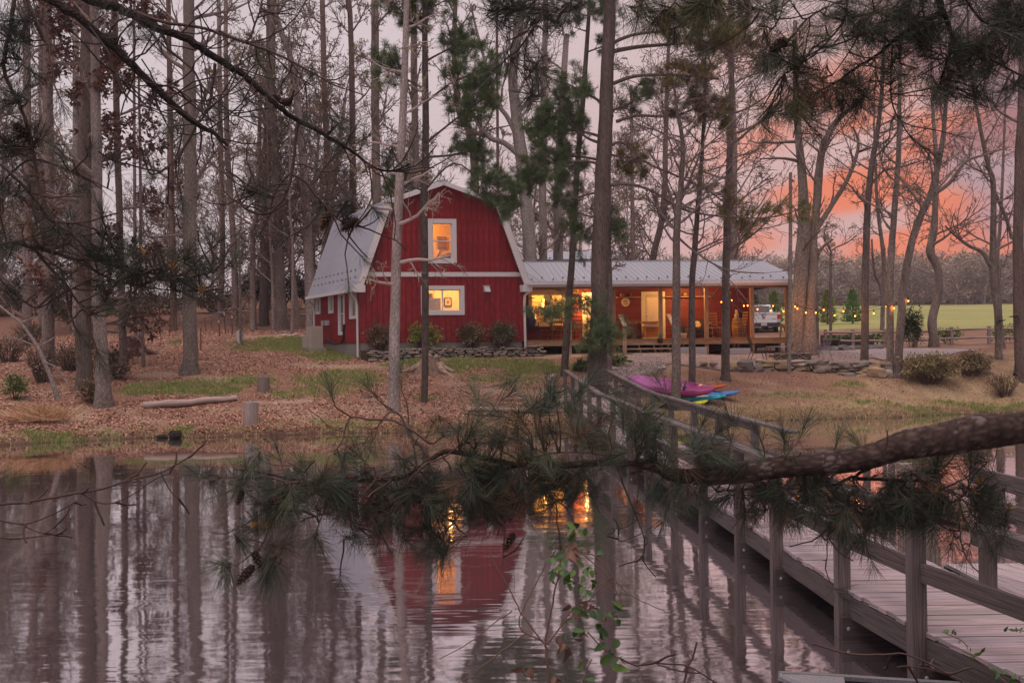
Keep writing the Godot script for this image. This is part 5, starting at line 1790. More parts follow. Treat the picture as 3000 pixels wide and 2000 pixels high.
func scaly(mb: MB, sp: Array) -> void:                          # a limb with raised bark plates and dark cracks between them
	var ce := FastNoiseLite.new()
	ce.seed = 11
	ce.noise_type = FastNoiseLite.TYPE_CELLULAR
	ce.cellular_return_type = FastNoiseLite.RETURN_DISTANCE2_SUB
	ce.frequency = 1.0
	ce.fractal_type = FastNoiseLite.FRACTAL_NONE
	var base := mb.col
	var sides := 40
	var t := Vector3.ZERO
	var s := Vector3(0, 0, 1)
	var k0 := mb.v.size()
	var m: int = sp[0].size()
	for j in m:
		t = (sp[0][mini(j + 1, m - 1)] - sp[0][maxi(j - 1, 0)]).normalized()
		s = (s - t * s.dot(t)).normalized()
		var u := t.cross(s)
		for k in sides + 1:
			var an := TAU * float(k % sides) / sides
			var d := s * cos(an) + u * sin(an)
			var r: float = sp[1][j]
			var q: Vector3 = sp[0][j] + d * r
			var plate := ce.get_noise_3d(q.x * 13.0, q.y * 36.0, q.z * 36.0) + 1.0
			var lump := spot.get_noise_3d(q.x * 9.0, q.y * 9.0, q.z * 9.0)
			q += d * ((clampf(plate, 0.0, 0.35) - 0.15) * 0.3 * minf(r, 0.05) + lump * 0.20 * r)
			mb.col = base * (0.22 + 0.85 * clampf(plate, 0.0, 0.7)) * (1.0 + 0.5 * lump)
			if lump > 0.30 and plate > 0.25: mb.col = mb.col.lerp(Color(0.17, 0.16, 0.155), 0.45)
			mb.put(q, d, Vector2(0, 0))
	for j in m:
		for k in sides + 1:
			var a := k0 + j * (sides + 1) + k
			var du: Vector3 = mb.v[k0 + j * (sides + 1) + (k + 1) % sides] - mb.v[k0 + j * (sides + 1) + (k + sides - 1) % sides]
			var dl: Vector3 = mb.v[k0 + mini(j + 1, m - 1) * (sides + 1) + k] - mb.v[k0 + maxi(j - 1, 0) * (sides + 1) + k]
			var nn := dl.cross(du).normalized()
			mb.n[a] = nn if nn.dot(mb.n[a]) > 0.0 else -nn
	for j in m - 1:
		for k in sides:
			var q := k0 + j * (sides + 1) + k
			mb.i.append(q); mb.i.append(q + sides + 1); mb.i.append(q + 1)
			mb.i.append(q + 1); mb.i.append(q + sides + 1); mb.i.append(q + sides + 2)

# one bough: lines are [[u, v, width px], ...] at distance d (the last number may shift it), tufts are [u, v, radius px, count]
func bough(called: String, label: String, d: float, lines: Array, fans: Array, cones: Array, o := {}) -> Node3D:
	var first: Array = lines[0]
	var t := thing(called, label, "branch", at(first[0][0], first[0][1], d + (first[0][3] if first[0].size() > 3 else 0.0)))
	var tint: Array = o.get("tint", NEAR_GREEN)
	var size: float = o.get("size", 1.0)
	var xf := []
	var cols := []
	var tw := MB.new()
	tw.col = o.get("twig", Color(0.085, 0.055, 0.045))
	var kept := []
	for ln in lines:
		var p := []
		var r := []
		for q in ln:
			p.append(at(q[0], q[1], d + (q[3] if q.size() > 3 else 0.0)))
			r.append(maxf(q[2] * d / F * 0.5 * o.get("thick", 1.0), 0.0025))
		var sq := smooth_path(p, r, p.size() * 4)
		for k in sq[0].size(): sq[0][k] += rv() * sq[1][k] * (0.25 if sq[1][k] < 0.03 else 0.06)
		var mb := MB.new()
		mb.col = o.get("col", BOUGH)
		if r[0] > 0.03: scaly(mb, smooth_path(p, r, p.size() * 26))
		else: mb.tube(sq[0], sq[1], 6, 0.10, rng)
		obj("limb" if r[0] > 0.012 else "twig", mb, M.twig if r[0] < 0.012 or r[0] > 0.03 else M.scaly_bark, t)
		kept.append(sq)
		for k in int(o.get("spurs", 5) * p.size() * 0.5):      # short side twigs that end in a needle spray
			var e := along(sq[0], sq[1], rng.randf_range(o.get("from", 0.15), 1.0))
			var dir: Vector3 = (e[1] * 0.5 + rv() * 0.8 + Vector3.UP * o.get("lift", 0.0)).normalized()
			var len_: float = rng.randf_range(0.08, 0.32) * o.get("spur", 1.0)
			var q := [e[0]]
			for i in 4:
				dir = (dir + rv() * 0.35 + Vector3.UP * 0.1).normalized()
				q.append(q[i] + dir * len_ / 4.0)
			tw.tube(q, [0.0055, 0.005, 0.0045, 0.004, 0.004], 4, 0.0, null, false)
			if rng.randf() < o.get("spray", 0.7):
				xf.append(Transform3D(toward(dir).scaled(Vector3.ONE * rng.randf_range(0.75, 1.1) * size), q[4]))
				cols.append(vary(tint[rng.randi() % tint.size()], 0.25))
	for f in fans:
		for k in f[3]:
			var c := at(f[0] + rng.randfn() * f[2] * 0.5, f[1] + rng.randfn() * f[2] * 0.4, d + rng.randfn() * f[2] * d / F * 0.5 + (f[5] if f.size() > 5 else 0.0))
			var dir := (rv() + Vector3(0, f[4] if f.size() > 4 else 0.1, 0)).normalized()
			xf.append(Transform3D(toward(dir).scaled(Vector3.ONE * rng.randf_range(0.8, 1.15) * size), c))
			cols.append(vary(tint[rng.randi() % tint.size()] if rng.randf() > 0.07 else Color(0.14, 0.075, 0.045), 0.3))
			var near := c                                     # the twig that carries it
			var best := 1e9
			for sq in kept:
				for i in range(0, sq[0].size(), 2):
					var dd: float = c.distance_to(sq[0][i])
					if dd < best: best = dd; near = sq[0][i]
			if best < 0.3:
				var m := near.lerp(c, 0.5) + rv() * best * 0.12
				tw.tube([near, near.lerp(m, 0.5) + rv() * 0.01, m, c - dir * 0.02, c], [0.006, 0.005, 0.005, 0.004, 0.004], 4, 0.0, null, false)
	if tw.i.size() > 0: tag(obj("twigs", tw, M.twig, t), "", "", "", "stuff")
	needles_on(t, xf, cols, spray)
	for c in cones:
		obj("pine_cone", cone_mesh(at(c[0], c[1], d - 0.04), (Vector3(0, -0.6, 0) + rv() * 0.7).normalized(), c[2] * d / F), M.twig, t)
	for b in o.get("buds", []):                              # pale candles of the new growth
		var mb := MB.new()
		var p := at(b[0], b[1], d - 0.03)
		for k in 6:
			mb.col = vary(Color(0.30, 0.185, 0.075), 0.2)
			var dir := (Vector3.UP * 0.8 + rv() * 0.8).normalized()
			mb.tube([p, p + dir * 0.03, p + dir * 0.065], [0.003, 0.005, 0.001], 5, 0.0, null, false)
		obj("bud", mb, M.twig, t)
	return t

func make_boughs() -> void:
	# the great bough across the lower right
	bough("pine_bough", "thick scaly pine bough reaching in from the right across the pond", 5.6, [
		[[3120, 1238, 96, -0.2], [3000, 1253, 95], [2862, 1265, 96], [2773, 1284, 90], [2646, 1305, 82], [2555, 1334, 72], [2448, 1354, 66], [2316, 1365, 64], [2200, 1380, 62], [2070, 1393, 52], [1975, 1392, 40], [1920, 1368, 33], [1800, 1354, 23], [1614, 1366, 18], [1525, 1363, 16], [1458, 1350, 16], [1369, 1330, 16], [1302, 1323, 15], [1257, 1350, 14], [1186, 1395, 13], [1100, 1406, 12], [990, 1412, 11], [909, 1415, 10], [851, 1403, 8], [765, 1384, 6], [689, 1375, 4]],
		[[1257, 1345, 11], [1235, 1310, 10], [1200, 1270, 9], [1170, 1215, 7], [1140, 1208, 6], [1105, 1250, 4]],
		[[1262, 1300, 10], [1210, 1262, 9], [1150, 1232, 8], [1080, 1228, 7], [1025, 1224, 5], [1005, 1280, 4]],
		[[1222, 1368, 7], [1215, 1330, 6], [1203, 1265, 6], [1195, 1235, 4]],
		[[2646, 1310, 20], [2590, 1350, 17], [2530, 1380, 12], [2500, 1400, 8]],
		[[1915, 1370, 7], [1760, 1330, 6], [1640, 1325, 5], [1540, 1345, 4], [1450, 1370, 4]],
		[[1525, 1363, 7], [1440, 1385, 6], [1330, 1410, 4]]],
		[[1500, 1270, 190, 24, 0.5], [1720, 1270, 210, 44, 0.5], [1900, 1290, 190, 34, 0.5], [2080, 1320, 150, 18, 0.6], [1350, 1255, 90, 8, 0.5], [1080, 1300, 90, 5, 0.2], [1160, 1370, 60, 3, 0.0], [2290, 1290, 70, 5, 0.8], [1950, 1450, 90, 10, -0.7], [2050, 1460, 60, 6, -0.9]], [], {"spurs": 1, "buds": [[1440, 1290], [1505, 1255], [1610, 1305], [1740, 1310], [1870, 1320], [1270, 1265], [990, 1380]], "twig": Color(0.13, 0.075, 0.055)})
	# hanging sprays under it
	bough("pine_bough", "drooping dark pine twigs hanging under the left half of the great bough", 5.5, [
		[[1250, 1356, 9], [1190, 1420, 8], [1195, 1460, 6], [1300, 1465, 5], [1380, 1450, 4]],
		[[1186, 1395, 8], [1170, 1440, 6], [1130, 1480, 5], [1080, 1500, 4], [1040, 1560, 4], [1005, 1580, 3]],
		[[1100, 1406, 7], [1060, 1450, 6], [1010, 1470, 4], [960, 1510, 3]],
		[[1700, 1370, 9], [1650, 1420, 7], [1560, 1445, 6], [1490, 1480, 5], [1480, 1560, 4], [1470, 1670, 3]],
		[[1370, 1460, 6], [1330, 1530, 5], [1270, 1580, 4]],
		[[1610, 1450, 5], [1660, 1490, 4], [1690, 1550, 3]]],
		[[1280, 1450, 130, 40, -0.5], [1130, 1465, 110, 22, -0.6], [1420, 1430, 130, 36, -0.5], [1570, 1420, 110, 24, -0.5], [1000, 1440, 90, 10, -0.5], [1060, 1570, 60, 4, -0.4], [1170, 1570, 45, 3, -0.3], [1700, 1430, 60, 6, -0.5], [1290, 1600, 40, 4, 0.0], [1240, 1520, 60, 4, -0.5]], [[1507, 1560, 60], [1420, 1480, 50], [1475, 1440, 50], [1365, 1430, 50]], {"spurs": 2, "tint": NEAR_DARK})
	bough("pine_bough", "dark pine sprays hanging under the right half of the great bough", 5.7, [
		[[2500, 1395, 10], [2440, 1420, 8], [2350, 1430, 6], [2200, 1430, 5], [2100, 1440, 4]],
		[[2500, 1400, 12], [2620, 1405, 10], [2720, 1415, 8], [2790, 1480, 6], [2812, 1540, 5], [2816, 1580, 4], [2822, 1608, 3]],
		[[2720, 1415, 7], [2780, 1440, 6], [2830, 1470, 5], [2900, 1510, 4], [2960, 1545, 3]],
		[[2735, 1395, 6], [2790, 1440, 5], [2850, 1460, 4], [2870, 1490, 3], [2935, 1500, 3]],
		[[2380, 1385, 7], [2460, 1460, 6], [2540, 1510, 4]],
		[[2420, 1440, 5], [2440, 1500, 4], [2425, 1580, 4], [2423, 1636, 3], [2410, 1640, 2]]],
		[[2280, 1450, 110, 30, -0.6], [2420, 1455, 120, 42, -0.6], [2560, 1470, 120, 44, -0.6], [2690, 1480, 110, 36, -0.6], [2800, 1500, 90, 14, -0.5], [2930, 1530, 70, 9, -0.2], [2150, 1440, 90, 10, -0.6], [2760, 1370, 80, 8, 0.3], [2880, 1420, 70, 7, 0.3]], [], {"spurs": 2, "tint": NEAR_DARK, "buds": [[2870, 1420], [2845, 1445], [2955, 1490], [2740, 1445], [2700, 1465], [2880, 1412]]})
	bough("pine_bough", "hanging pine twig tip with three cones over the pond's left half", 5.3, [
		[[909, 1415, 8], [842, 1417, 8], [813, 1480, 6], [784, 1556, 6], [765, 1600, 5], [740, 1640, 4]],
		[[842, 1417, 6], [800, 1400, 5], [720, 1400, 4], [646, 1398, 3]],
		[[820, 1460, 5], [760, 1510, 4], [690, 1550, 4], [650, 1563, 3], [612, 1557, 2]],
		[[765, 1600, 5], [700, 1650, 4], [660, 1661, 3]],
		[[765, 1600, 4], [800, 1620, 4], [830, 1640, 3]],
		[[770, 1590, 4], [720, 1580, 3], [690, 1592, 3]],
		[[900, 1415, 5], [870, 1370, 4], [800, 1360, 4], [760, 1345, 3]],
		[[960, 1470, 5], [935, 1530, 4], [922, 1572, 3]]],
		[[689, 1590, 18, 2, -0.3], [818, 1599, 22, 3, -0.2], [660, 1658, 22, 3, -0.8], [790, 1662, 26, 4, -0.8], [765, 1551, 14, 2, 0.5], [735, 1548, 14, 1, 0.5], [922, 1575, 16, 2, -0.6], [612, 1405, 26, 3, 0.2], [700, 1400, 40, 4, 0.1], [800, 1450, 50, 6, -0.2], [840, 1490, 50, 5, -0.4], [880, 1400, 50, 7, 0.2], [960, 1410, 60, 8, 0.0], [760, 1345, 25, 2, 0.4], [905, 1470, 50, 6, -0.5]], [[745, 1655, 72], [742, 1612, 56], [784, 1462, 58], [713, 1429, 52]], {"spurs": 0, "buds": [[765, 1551], [735, 1548]]})
	# upper left: crossing bare boughs
	var bare_o := {"spurs": 3, "spray": 0.2, "size": 0.75, "spur": 1.6, "from": 0.25, "thick": 1.2, "col": Color(0.07, 0.048, 0.046), "twig": Color(0.05, 0.036, 0.034), "tint": NEAR_DARK}
	bough("pine_bough", "scaly bare bough slanting down from the top left corner", 5.4, [
		[[90, -40, 24], [147, 0, 23], [214, 40, 21], [286, 98, 20], [366, 170, 19], [446, 250, 18], [513, 313, 16], [580, 366, 14], [625, 388, 11], [665, 426, 5]],
		[[572, 372, 7], [549, 415, 6], [513, 468, 6], [480, 495, 5], [446, 511, 4], [428, 490, 3]],
		[[380, 185, 7], [430, 240, 6], [520, 262, 5], [600, 330, 4]],
		[[310, 118, 6], [330, 200, 5], [355, 250, 4], [372, 300, 3]]], [[460, 110, 70, 4], [350, 60, 60, 3]], [], bare_o)
	bough("pine_bough", "long forked bare bough crossing high over the left wood", 5.9, [
		[[200, -30, 20], [263, 0, 21], [339, 22, 22], [402, 49, 22], [469, 85, 21], [558, 120, 20], [625, 165, 18], [692, 205, 16], [759, 259, 14], [804, 304, 13], [871, 353, 12], [938, 388, 10], [1000, 424, 8], [1046, 455, 7], [1099, 492, 6], [1153, 500, 5], [1199, 480, 3]],
		[[402, 40, 9], [491, 67, 9], [580, 80, 8], [670, 107, 8], [759, 138, 7], [826, 165, 6], [893, 201, 5], [960, 237, 4], [1010, 250, 3]],
		[[629, 187, 8], [620, 259, 8], [611, 312, 7], [585, 357, 5]],
		[[875, 353, 9], [866, 402, 8], [857, 491, 8], [835, 571, 7], [786, 625, 7], [736, 620, 6], [705, 598, 5], [700, 580, 3]],
		[[857, 513, 6], [893, 531, 6], [928, 576, 6], [973, 625, 5], [1010, 655, 5], [1046, 660, 4]],
		[[640, 90, 7], [720, 120, 6], [750, 60, 5], [770, 10, 4]],
		[[470, 90, 8], [500, 150, 7], [560, 200, 6], [600, 260, 5], [680, 330, 4], [780, 380, 3]],
		[[845, 560, 4], [790, 580, 3], [740, 560, 2.5], [715, 545, 2]]], [[1040, 600, 25, 4], [1010, 640, 25, 4], [1080, 620, 20, 2], [940, 600, 20, 2], [720, 575, 30, 3], [980, 370, 40, 4], [1150, 480, 60, 6], [1040, 440, 50, 4], [640, 310, 30, 2], [690, 300, 30, 2]], [[966, 622, 58], [1050, 640, 62]], bare_o)
	bough("pine_bough", "crooked thin bough hanging down near the left edge with a cone", 5.0, [
		[[42, -30, 13], [36, 40, 13], [24, 110, 12], [9, 192, 12], [27, 250, 10], [62, 321, 10], [89, 402, 9], [103, 491, 9], [120, 571, 8], [156, 643, 6], [172, 650, 4]],
		[[70, -20, 12], [98, 49, 11], [129, 116, 10], [147, 138, 5]],
		[[129, 116, 5], [60, 122, 4], [-10, 118, 4]]], [[20, 60, 40, 4], [30, 170, 40, 5], [60, 290, 40, 4], [90, 420, 40, 5], [30, 420, 50, 5], [70, 60, 40, 3]], [[38, 360, 62]], {"spurs": 2, "spray": 0.5, "col": Color(0.07, 0.05, 0.046), "tint": NEAR_DARK})
	bough("pine_bough", "spreading dark pine limb with many needle tips at the middle left", 5.2, [
		[[-40, 715, 12], [0, 718, 12], [38, 708, 13], [96, 724, 13], [158, 739, 12], [215, 758, 11], [287, 763, 9], [383, 800, 7], [430, 845, 5]],
		[[96, 724, 10], [143, 782, 9], [191, 830, 8], [215, 868, 7], [258, 925, 4]],
		[[0, 482, 9], [67, 545, 9], [116, 603, 8], [147, 647, 7], [215, 690, 6], [268, 755, 5]],
		[[147, 647, 6], [270, 668, 6], [340, 740, 5], [383, 790, 4], [460, 800, 4], [560, 812, 3]],
		[[215, 758, 7], [330, 820, 6], [420, 838, 5], [500, 850, 4], [580, 852, 3]],
		[[383, 800, 6], [480, 820, 5], [560, 812, 5], [610, 800, 4], [660, 785, 3]],
		[[20, 720, 7], [0, 640, 6], [-20, 580, 5]],
		[[-20, 560, 7], [80, 470, 6], [180, 490, 5], [270, 530, 4], [330, 560, 3]],
		[[0, 820, 5], [100, 900, 5], [180, 860, 4], [300, 800, 3]]],
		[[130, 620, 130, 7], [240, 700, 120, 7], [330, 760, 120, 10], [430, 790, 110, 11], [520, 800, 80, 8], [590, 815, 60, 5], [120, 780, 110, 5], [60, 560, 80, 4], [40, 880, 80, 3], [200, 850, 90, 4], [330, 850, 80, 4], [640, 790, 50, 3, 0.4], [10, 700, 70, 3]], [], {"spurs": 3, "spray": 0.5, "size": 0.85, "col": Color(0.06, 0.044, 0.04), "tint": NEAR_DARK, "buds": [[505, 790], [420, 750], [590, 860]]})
	# upper right
	bough("pine_bough", "dark needle laden pine bough filling the top right corner", 5.6, [
		[[2752, -40, 21], [2754, 0, 21], [2758, 36, 19], [2736, 49, 15], [2646, 98, 12], [2579, 156, 10], [2513, 196, 9], [2450, 241, 8], [2379, 277, 6], [2307, 312, 4]],
		[[2762, 27, 15], [2794, 125, 11], [2776, 179, 9], [2749, 259, 5]],
		[[2798, 125, 9], [2847, 134, 8], [2914, 179, 7], [2981, 214, 6], [3040, 240, 5]],
		[[2736, 49, 9], [2600, 60, 7], [2480, 120, 6], [2390, 150, 5], [2305, 215, 4]],
		[[2820, -20, 9], [2880, 60, 7], [2960, 90, 6], [3020, 130, 5]],
		[[2615, 134, 5], [2612, 286, 5], [2646, 366, 4], [2690, 430, 2]]],
		[[2700, 90, 120, 22], [2820, 90, 130, 26], [2930, 120, 110, 20], [2900, 220, 110, 14], [2780, 220, 100, 14], [2660, 190, 100, 12], [2560, 230, 100, 12], [2460, 270, 90, 12], [2390, 300, 80, 10], [2340, 310, 60, 6], [2970, 60, 80, 12], [2640, 30, 110, 12], [2980, 230, 60, 6], [2540, 100, 90, 8]], [], {"spurs": 3, "spray": 0.6, "col": Color(0.04, 0.03, 0.028), "tint": NEAR_DARK})
	bough("pine_bough", "pine bough with a round cone hanging left of the dark top right mass", 5.2, [
		[[2500, -30, 7], [2486, 0, 7], [2468, 67, 6], [2400, 147, 5], [2334, 196, 4], [2300, 215, 3]],
		[[2420, 20, 5], [2360, 60, 5], [2310, 120, 4], [2260, 150, 3]],
		[[2600, -20, 6], [2540, 60, 5], [2490, 150, 4], [2440, 220, 3]],
		[[2300, -20, 5], [2280, 60, 4], [2230, 120, 3]]],
		[[2320, 170, 70, 8], [2250, 160, 50, 5], [2400, 130, 70, 6], [2460, 60, 70, 6], [2300, 300, 50, 5, -0.6], [2250, 330, 40, 4, -0.6], [2380, 220, 60, 5, -0.3], [2240, 60, 50, 5], [2520, 30, 60, 6]], [[2305, 115, 62]], {"spurs": 2, "col": Color(0.05, 0.036, 0.034), "tint": [Color(0.055, 0.066, 0.042), Color(0.07, 0.075, 0.035)]})
	bough("pine_bough", "thin pine twig dangling from the top edge left of the thick pine", 4.9, [
		[[1610, -30, 6], [1595, 0, 6], [1574, 66, 5], [1549, 102, 5], [1540, 153, 4], [1537, 214, 4], [1552, 262, 3], [1570, 285, 3]],
		[[1560, 88, 4], [1520, 100, 4], [1496, 140, 3], [1497, 178, 3]],
		[[1400, -20, 5], [1480, 25, 5], [1560, 20, 4], [1640, 40, 3]]],
		[[1572, 204, 20, 2], [1559, 275, 18, 3, -0.4], [1498, 180, 18, 2, 0.0], [1620, 77, 30, 3], [1560, 30, 60, 6], [1450, 20, 60, 5], [1650, 20, 60, 6], [1500, 20, 40, 4]], [], {"spurs": 1, "tint": NEAR_DARK})
	bough("pine_bough", "big near needle sprays hanging from the top edge right of the thick pine", 4.3, [
		[[1990, -30, 8], [1975, 10, 7], [1955, 30, 5]],
		[[1870, -30, 6], [1880, 5, 5], [1878, 15, 4]],
		[[2120, -30, 6], [2180, 10, 5], [2240, 30, 4]]],
		[[1958, 35, 25, 5, -0.5], [1878, 15, 20, 4, -0.5], [2040, 10, 40, 5, -0.3], [2180, 20, 60, 6], [2100, 10, 50, 4]], [], {"spurs": 1, "tint": [Color(0.055, 0.066, 0.042), Color(0.07, 0.075, 0.035)]})
	# thin bare twigs near the eye
	var twig_o := {"spurs": 1, "spray": 0.0, "spur": 0.5, "col": Color(0.065, 0.043, 0.038), "twig": Color(0.065, 0.043, 0.038)}
	var tw := bough("bare_twig", "thin budding twig reaching in low from the left edge over the water", 4.2, [
		[[-40, 1478, 8], [5, 1477, 7], [96, 1468, 7], [230, 1444, 6.5], [297, 1432, 6], [392, 1403, 5.5], [469, 1384, 5], [526, 1355, 4.5], [574, 1322, 4], [605, 1290, 4]],
		[[239, 1446, 4], [287, 1472, 4], [335, 1472, 3.5], [392, 1446, 3], [445, 1408, 2.5], [500, 1385, 2]],
		[[-20, 1520, 5], [67, 1535, 4.5], [143, 1511, 4], [230, 1465, 3]],
		[[-20, 1572, 4], [48, 1578, 4], [120, 1570, 3], [188, 1563, 3]],
		[[60, 1535, 3], [120, 1562, 2.5], [150, 1550, 2], [172, 1530, 2]],
		[[470, 1385, 3], [500, 1440, 2.5], [530, 1465, 2]]], [], [], twig_o)
	bough("bare_twig", "dark crooked dead twig hanging over the water right of centre", 4.8, [
		[[1820, 1400, 6], [1834, 1439, 6], [1860, 1500, 5.5], [1880, 1550, 5], [1889, 1588, 5], [1880, 1634, 4.5], [1840, 1650, 4], [1811, 1660, 3]],
		[[1880, 1634, 4], [1900, 1665, 3.5], [1923, 1691, 3]],
		[[1886, 1560, 3], [1850, 1575, 3], [1815, 1585, 2], [1812, 1565, 2]],
		[[1870, 1520, 3], [1830, 1545, 2.5], [1790, 1548, 2]]], [], [], {"spurs": 1, "spray": 0.0, "spur": 0.35, "col": Color(0.035, 0.028, 0.026), "twig": Color(0.035, 0.028, 0.026)})
	bough("bare_twig", "reddish bare twig crossing the moored canoe at the lower right", 3.2, [
		[[2380, 1885, 6], [2487, 1914, 6], [2591, 1917, 5.5], [2642, 1914, 5], [2693, 1930, 5], [2744, 1955, 5], [2821, 2000, 5], [2860, 2030, 5]],
		[[2630, 1954, 4], [2655, 1951, 4], [2720, 1959, 4], [2800, 1985, 4], [2880, 2020, 4]]], [], [], twig_o)
	bough("bare_twig", "thin curving twig low over the water right of the vine", 3.4, [
		[[1810, 1925, 5], [1864, 1949, 5], [1902, 1940, 5], [1960, 1945, 4.5], [2009, 1949, 4.5], [2060, 1975, 4.5], [2110, 2010, 4.5]],
		[[1925, 1945, 4], [1990, 1965, 3.5], [2055, 1972, 3]]], [], [], twig_o)
	make_vines()

func leafy(called: String, label: String, cat: String, d: float, stems: Array, green: Array, dead: Array) -> void:
	var t := thing(called, label, cat, at(stems[0][0][0], stems[0][0][1], d))
	for ln in stems:
		var p := []
		var r := []
		for q in ln:
			p.append(at(q[0], q[1], d + (q[3] if q.size() > 3 else 0.0)))
			r.append(q[2] * d / F * 0.5)
		var sq := smooth_path(p, r, p.size() * 4)
		for k in sq[0].size(): sq[0][k] += rv() * 0.002
		var mb := MB.new()
		mb.col = Color(0.13, 0.08, 0.07)
		mb.tube(sq[0], sq[1], 6)
		obj("stem", mb, M.twig, t)
	for s in [[green, "leaf", 0], [dead, "dead_leaf", 1]]:
		for f in s[0]:
			for k in f[3]:
				var c := at(f[0] + rng.randf_range(-1, 1) * f[2], f[1] + rng.randf_range(-1, 1) * f[2], d + rng.randf_range(-0.06, 0.06))
				var mb := MB.new()
				if s[2] == 0:
					mb.col = vary([Color(0.055, 0.11, 0.035), Color(0.04, 0.085, 0.032), Color(0.085, 0.14, 0.04)][rng.randi() % 3], 0.2)
					var dir := (rv() + Vector3(0, -0.1, 0)).normalized()
					mb.ovate(c, dir, (Vector3(0, 0.6, 0.8) + rv() * 0.9).normalized(), f[4] * d / F * rng.randf_range(0.65, 1.15), f[4] * d / F * 0.46, 0.25)
				else:
					mb.col = vary(Color(0.15, 0.085, 0.062), 0.3)
					var dir := (Vector3(0, -0.8, 0) + rv() * 0.7).normalized()
					var l: float = f[4] * 0.68 * d / F
					mb.ovate(c, dir, (Vector3(0, 0.2, 1) + rv() * 0.9).normalized(), l, l * 0.5, 0.7)
					mb.ovate(c, (dir + rv() * 0.7).normalized(), (Vector3(0, 0.2, 1) + rv() * 0.9).normalized(), l * 0.8, l * 0.42, 0.8)
				obj(s[1], mb, M.leaf, t)

func make_vines() -> void:
	leafy("leafy_vine", "twiggy bush with green and withered leaves at the lower centre", "shrub", 3.4, [
		[[1612, 2040, 8], [1607, 2000, 8], [1602, 1912, 8], [1598, 1884, 7], [1604, 1840, 7], [1612, 1804, 6], [1624, 1740, 6], [1635, 1687, 5], [1649, 1617, 4], [1660, 1590, 3]],
		[[1598, 1888, 6], [1575, 1870, 5], [1541, 1855, 5], [1520, 1820, 4], [1545, 1760, 4], [1580, 1690, 3], [1602, 1645, 3]],
		[[1602, 1888, 6], [1650, 1827, 5], [1714, 1771, 4], [1760, 1720, 4], [1798, 1682, 3]],
		[[1590, 1880, 5], [1530, 1800, 4], [1500, 1740, 4], [1450, 1650, 3], [1430, 1600, 2]],
		[[1541, 1855, 4], [1480, 1900, 4], [1400, 1960, 3], [1330, 2010, 3]],
		[[1500, 1790, 4], [1440, 1830, 3], [1380, 1880, 3], [1290, 1930, 2.5]],
		[[1680, 1600, 4], [1740, 1650, 3.5], [1790, 1700, 3], [1830, 1780, 3]],
		[[1690, 1610, 4], [1760, 1640, 3.5], [1820, 1720, 3], [1900, 1770, 2.5], [1980, 1800, 2]],
		[[1720, 1850, 4], [1760, 1890, 4], [1800, 1920, 4], [1830, 1940, 3]],
		[[1798, 1690, 3], [1720, 1740, 3], [1640, 1830, 3]],
		[[1700, 2030, 4], [1720, 1960, 4], [1735, 1930, 3]]],
		[[1690, 1560, 32, 9, 34], [1655, 1655, 42, 12, 34], [1700, 1690, 46, 12, 34], [1730, 1700, 40, 8, 32], [1740, 1810, 45, 10, 36], [1780, 1780, 40, 6, 34], [1800, 1805, 14, 2, 42], [1820, 1790, 8, 1, 36], [1690, 1860, 40, 5, 34], [1790, 1890, 26, 4, 46], [1770, 1975, 30, 4, 50], [1690, 1990, 40, 3, 40], [1630, 1670, 20, 4, 34], [1740, 1620, 14, 2, 34]],
		[[1660, 1600, 28, 4, 46], [1618, 1625, 10, 1, 44], [1720, 1620, 10, 1, 46], [1660, 1775, 20, 2, 50], [1645, 1880, 22, 3, 56], [1545, 1965, 18, 2, 60], [1635, 1992, 16, 2, 50], [1710, 1855, 16, 2, 40], [1740, 1780, 20, 2, 40], [1615, 1690, 8, 1, 36]])
	leafy("leafy_twig", "fresh green budding twig in the lower right corner before the bridge planks", "twig", 3.3, [
		[[2985, 2030, 5], [2948, 2000, 5], [2910, 1965, 4.5], [2859, 1930, 4], [2846, 1922, 3]]],
		[[2930, 1965, 16, 4, 26], [2960, 1980, 16, 4, 28], [2850, 1926, 10, 3, 22], [2865, 1915, 10, 2, 22]], [])
	leafy("leafy_twig", "yellow green new shoot against the bridge stringer at the lower right", "twig", 3.6, [
		[[2760, 1850, 3], [2780, 1858, 3], [2800, 1866, 3], [2822, 1880, 3], [2838, 1900, 2]]],
		[[2772, 1852, 10, 2, 20], [2790, 1864, 8, 2, 16], [2812, 1876, 8, 2, 16], [2838, 1898, 8, 2, 16]], [])
	leafy("leafy_twig", "small green leaves hanging at the right edge above the deck", "twig", 3.6, [
		[[3010, 1850, 3], [2985, 1845, 3], [2955, 1842, 2]]],
		[[2950, 1842, 8, 2, 18], [2985, 1850, 10, 3, 18]], [])

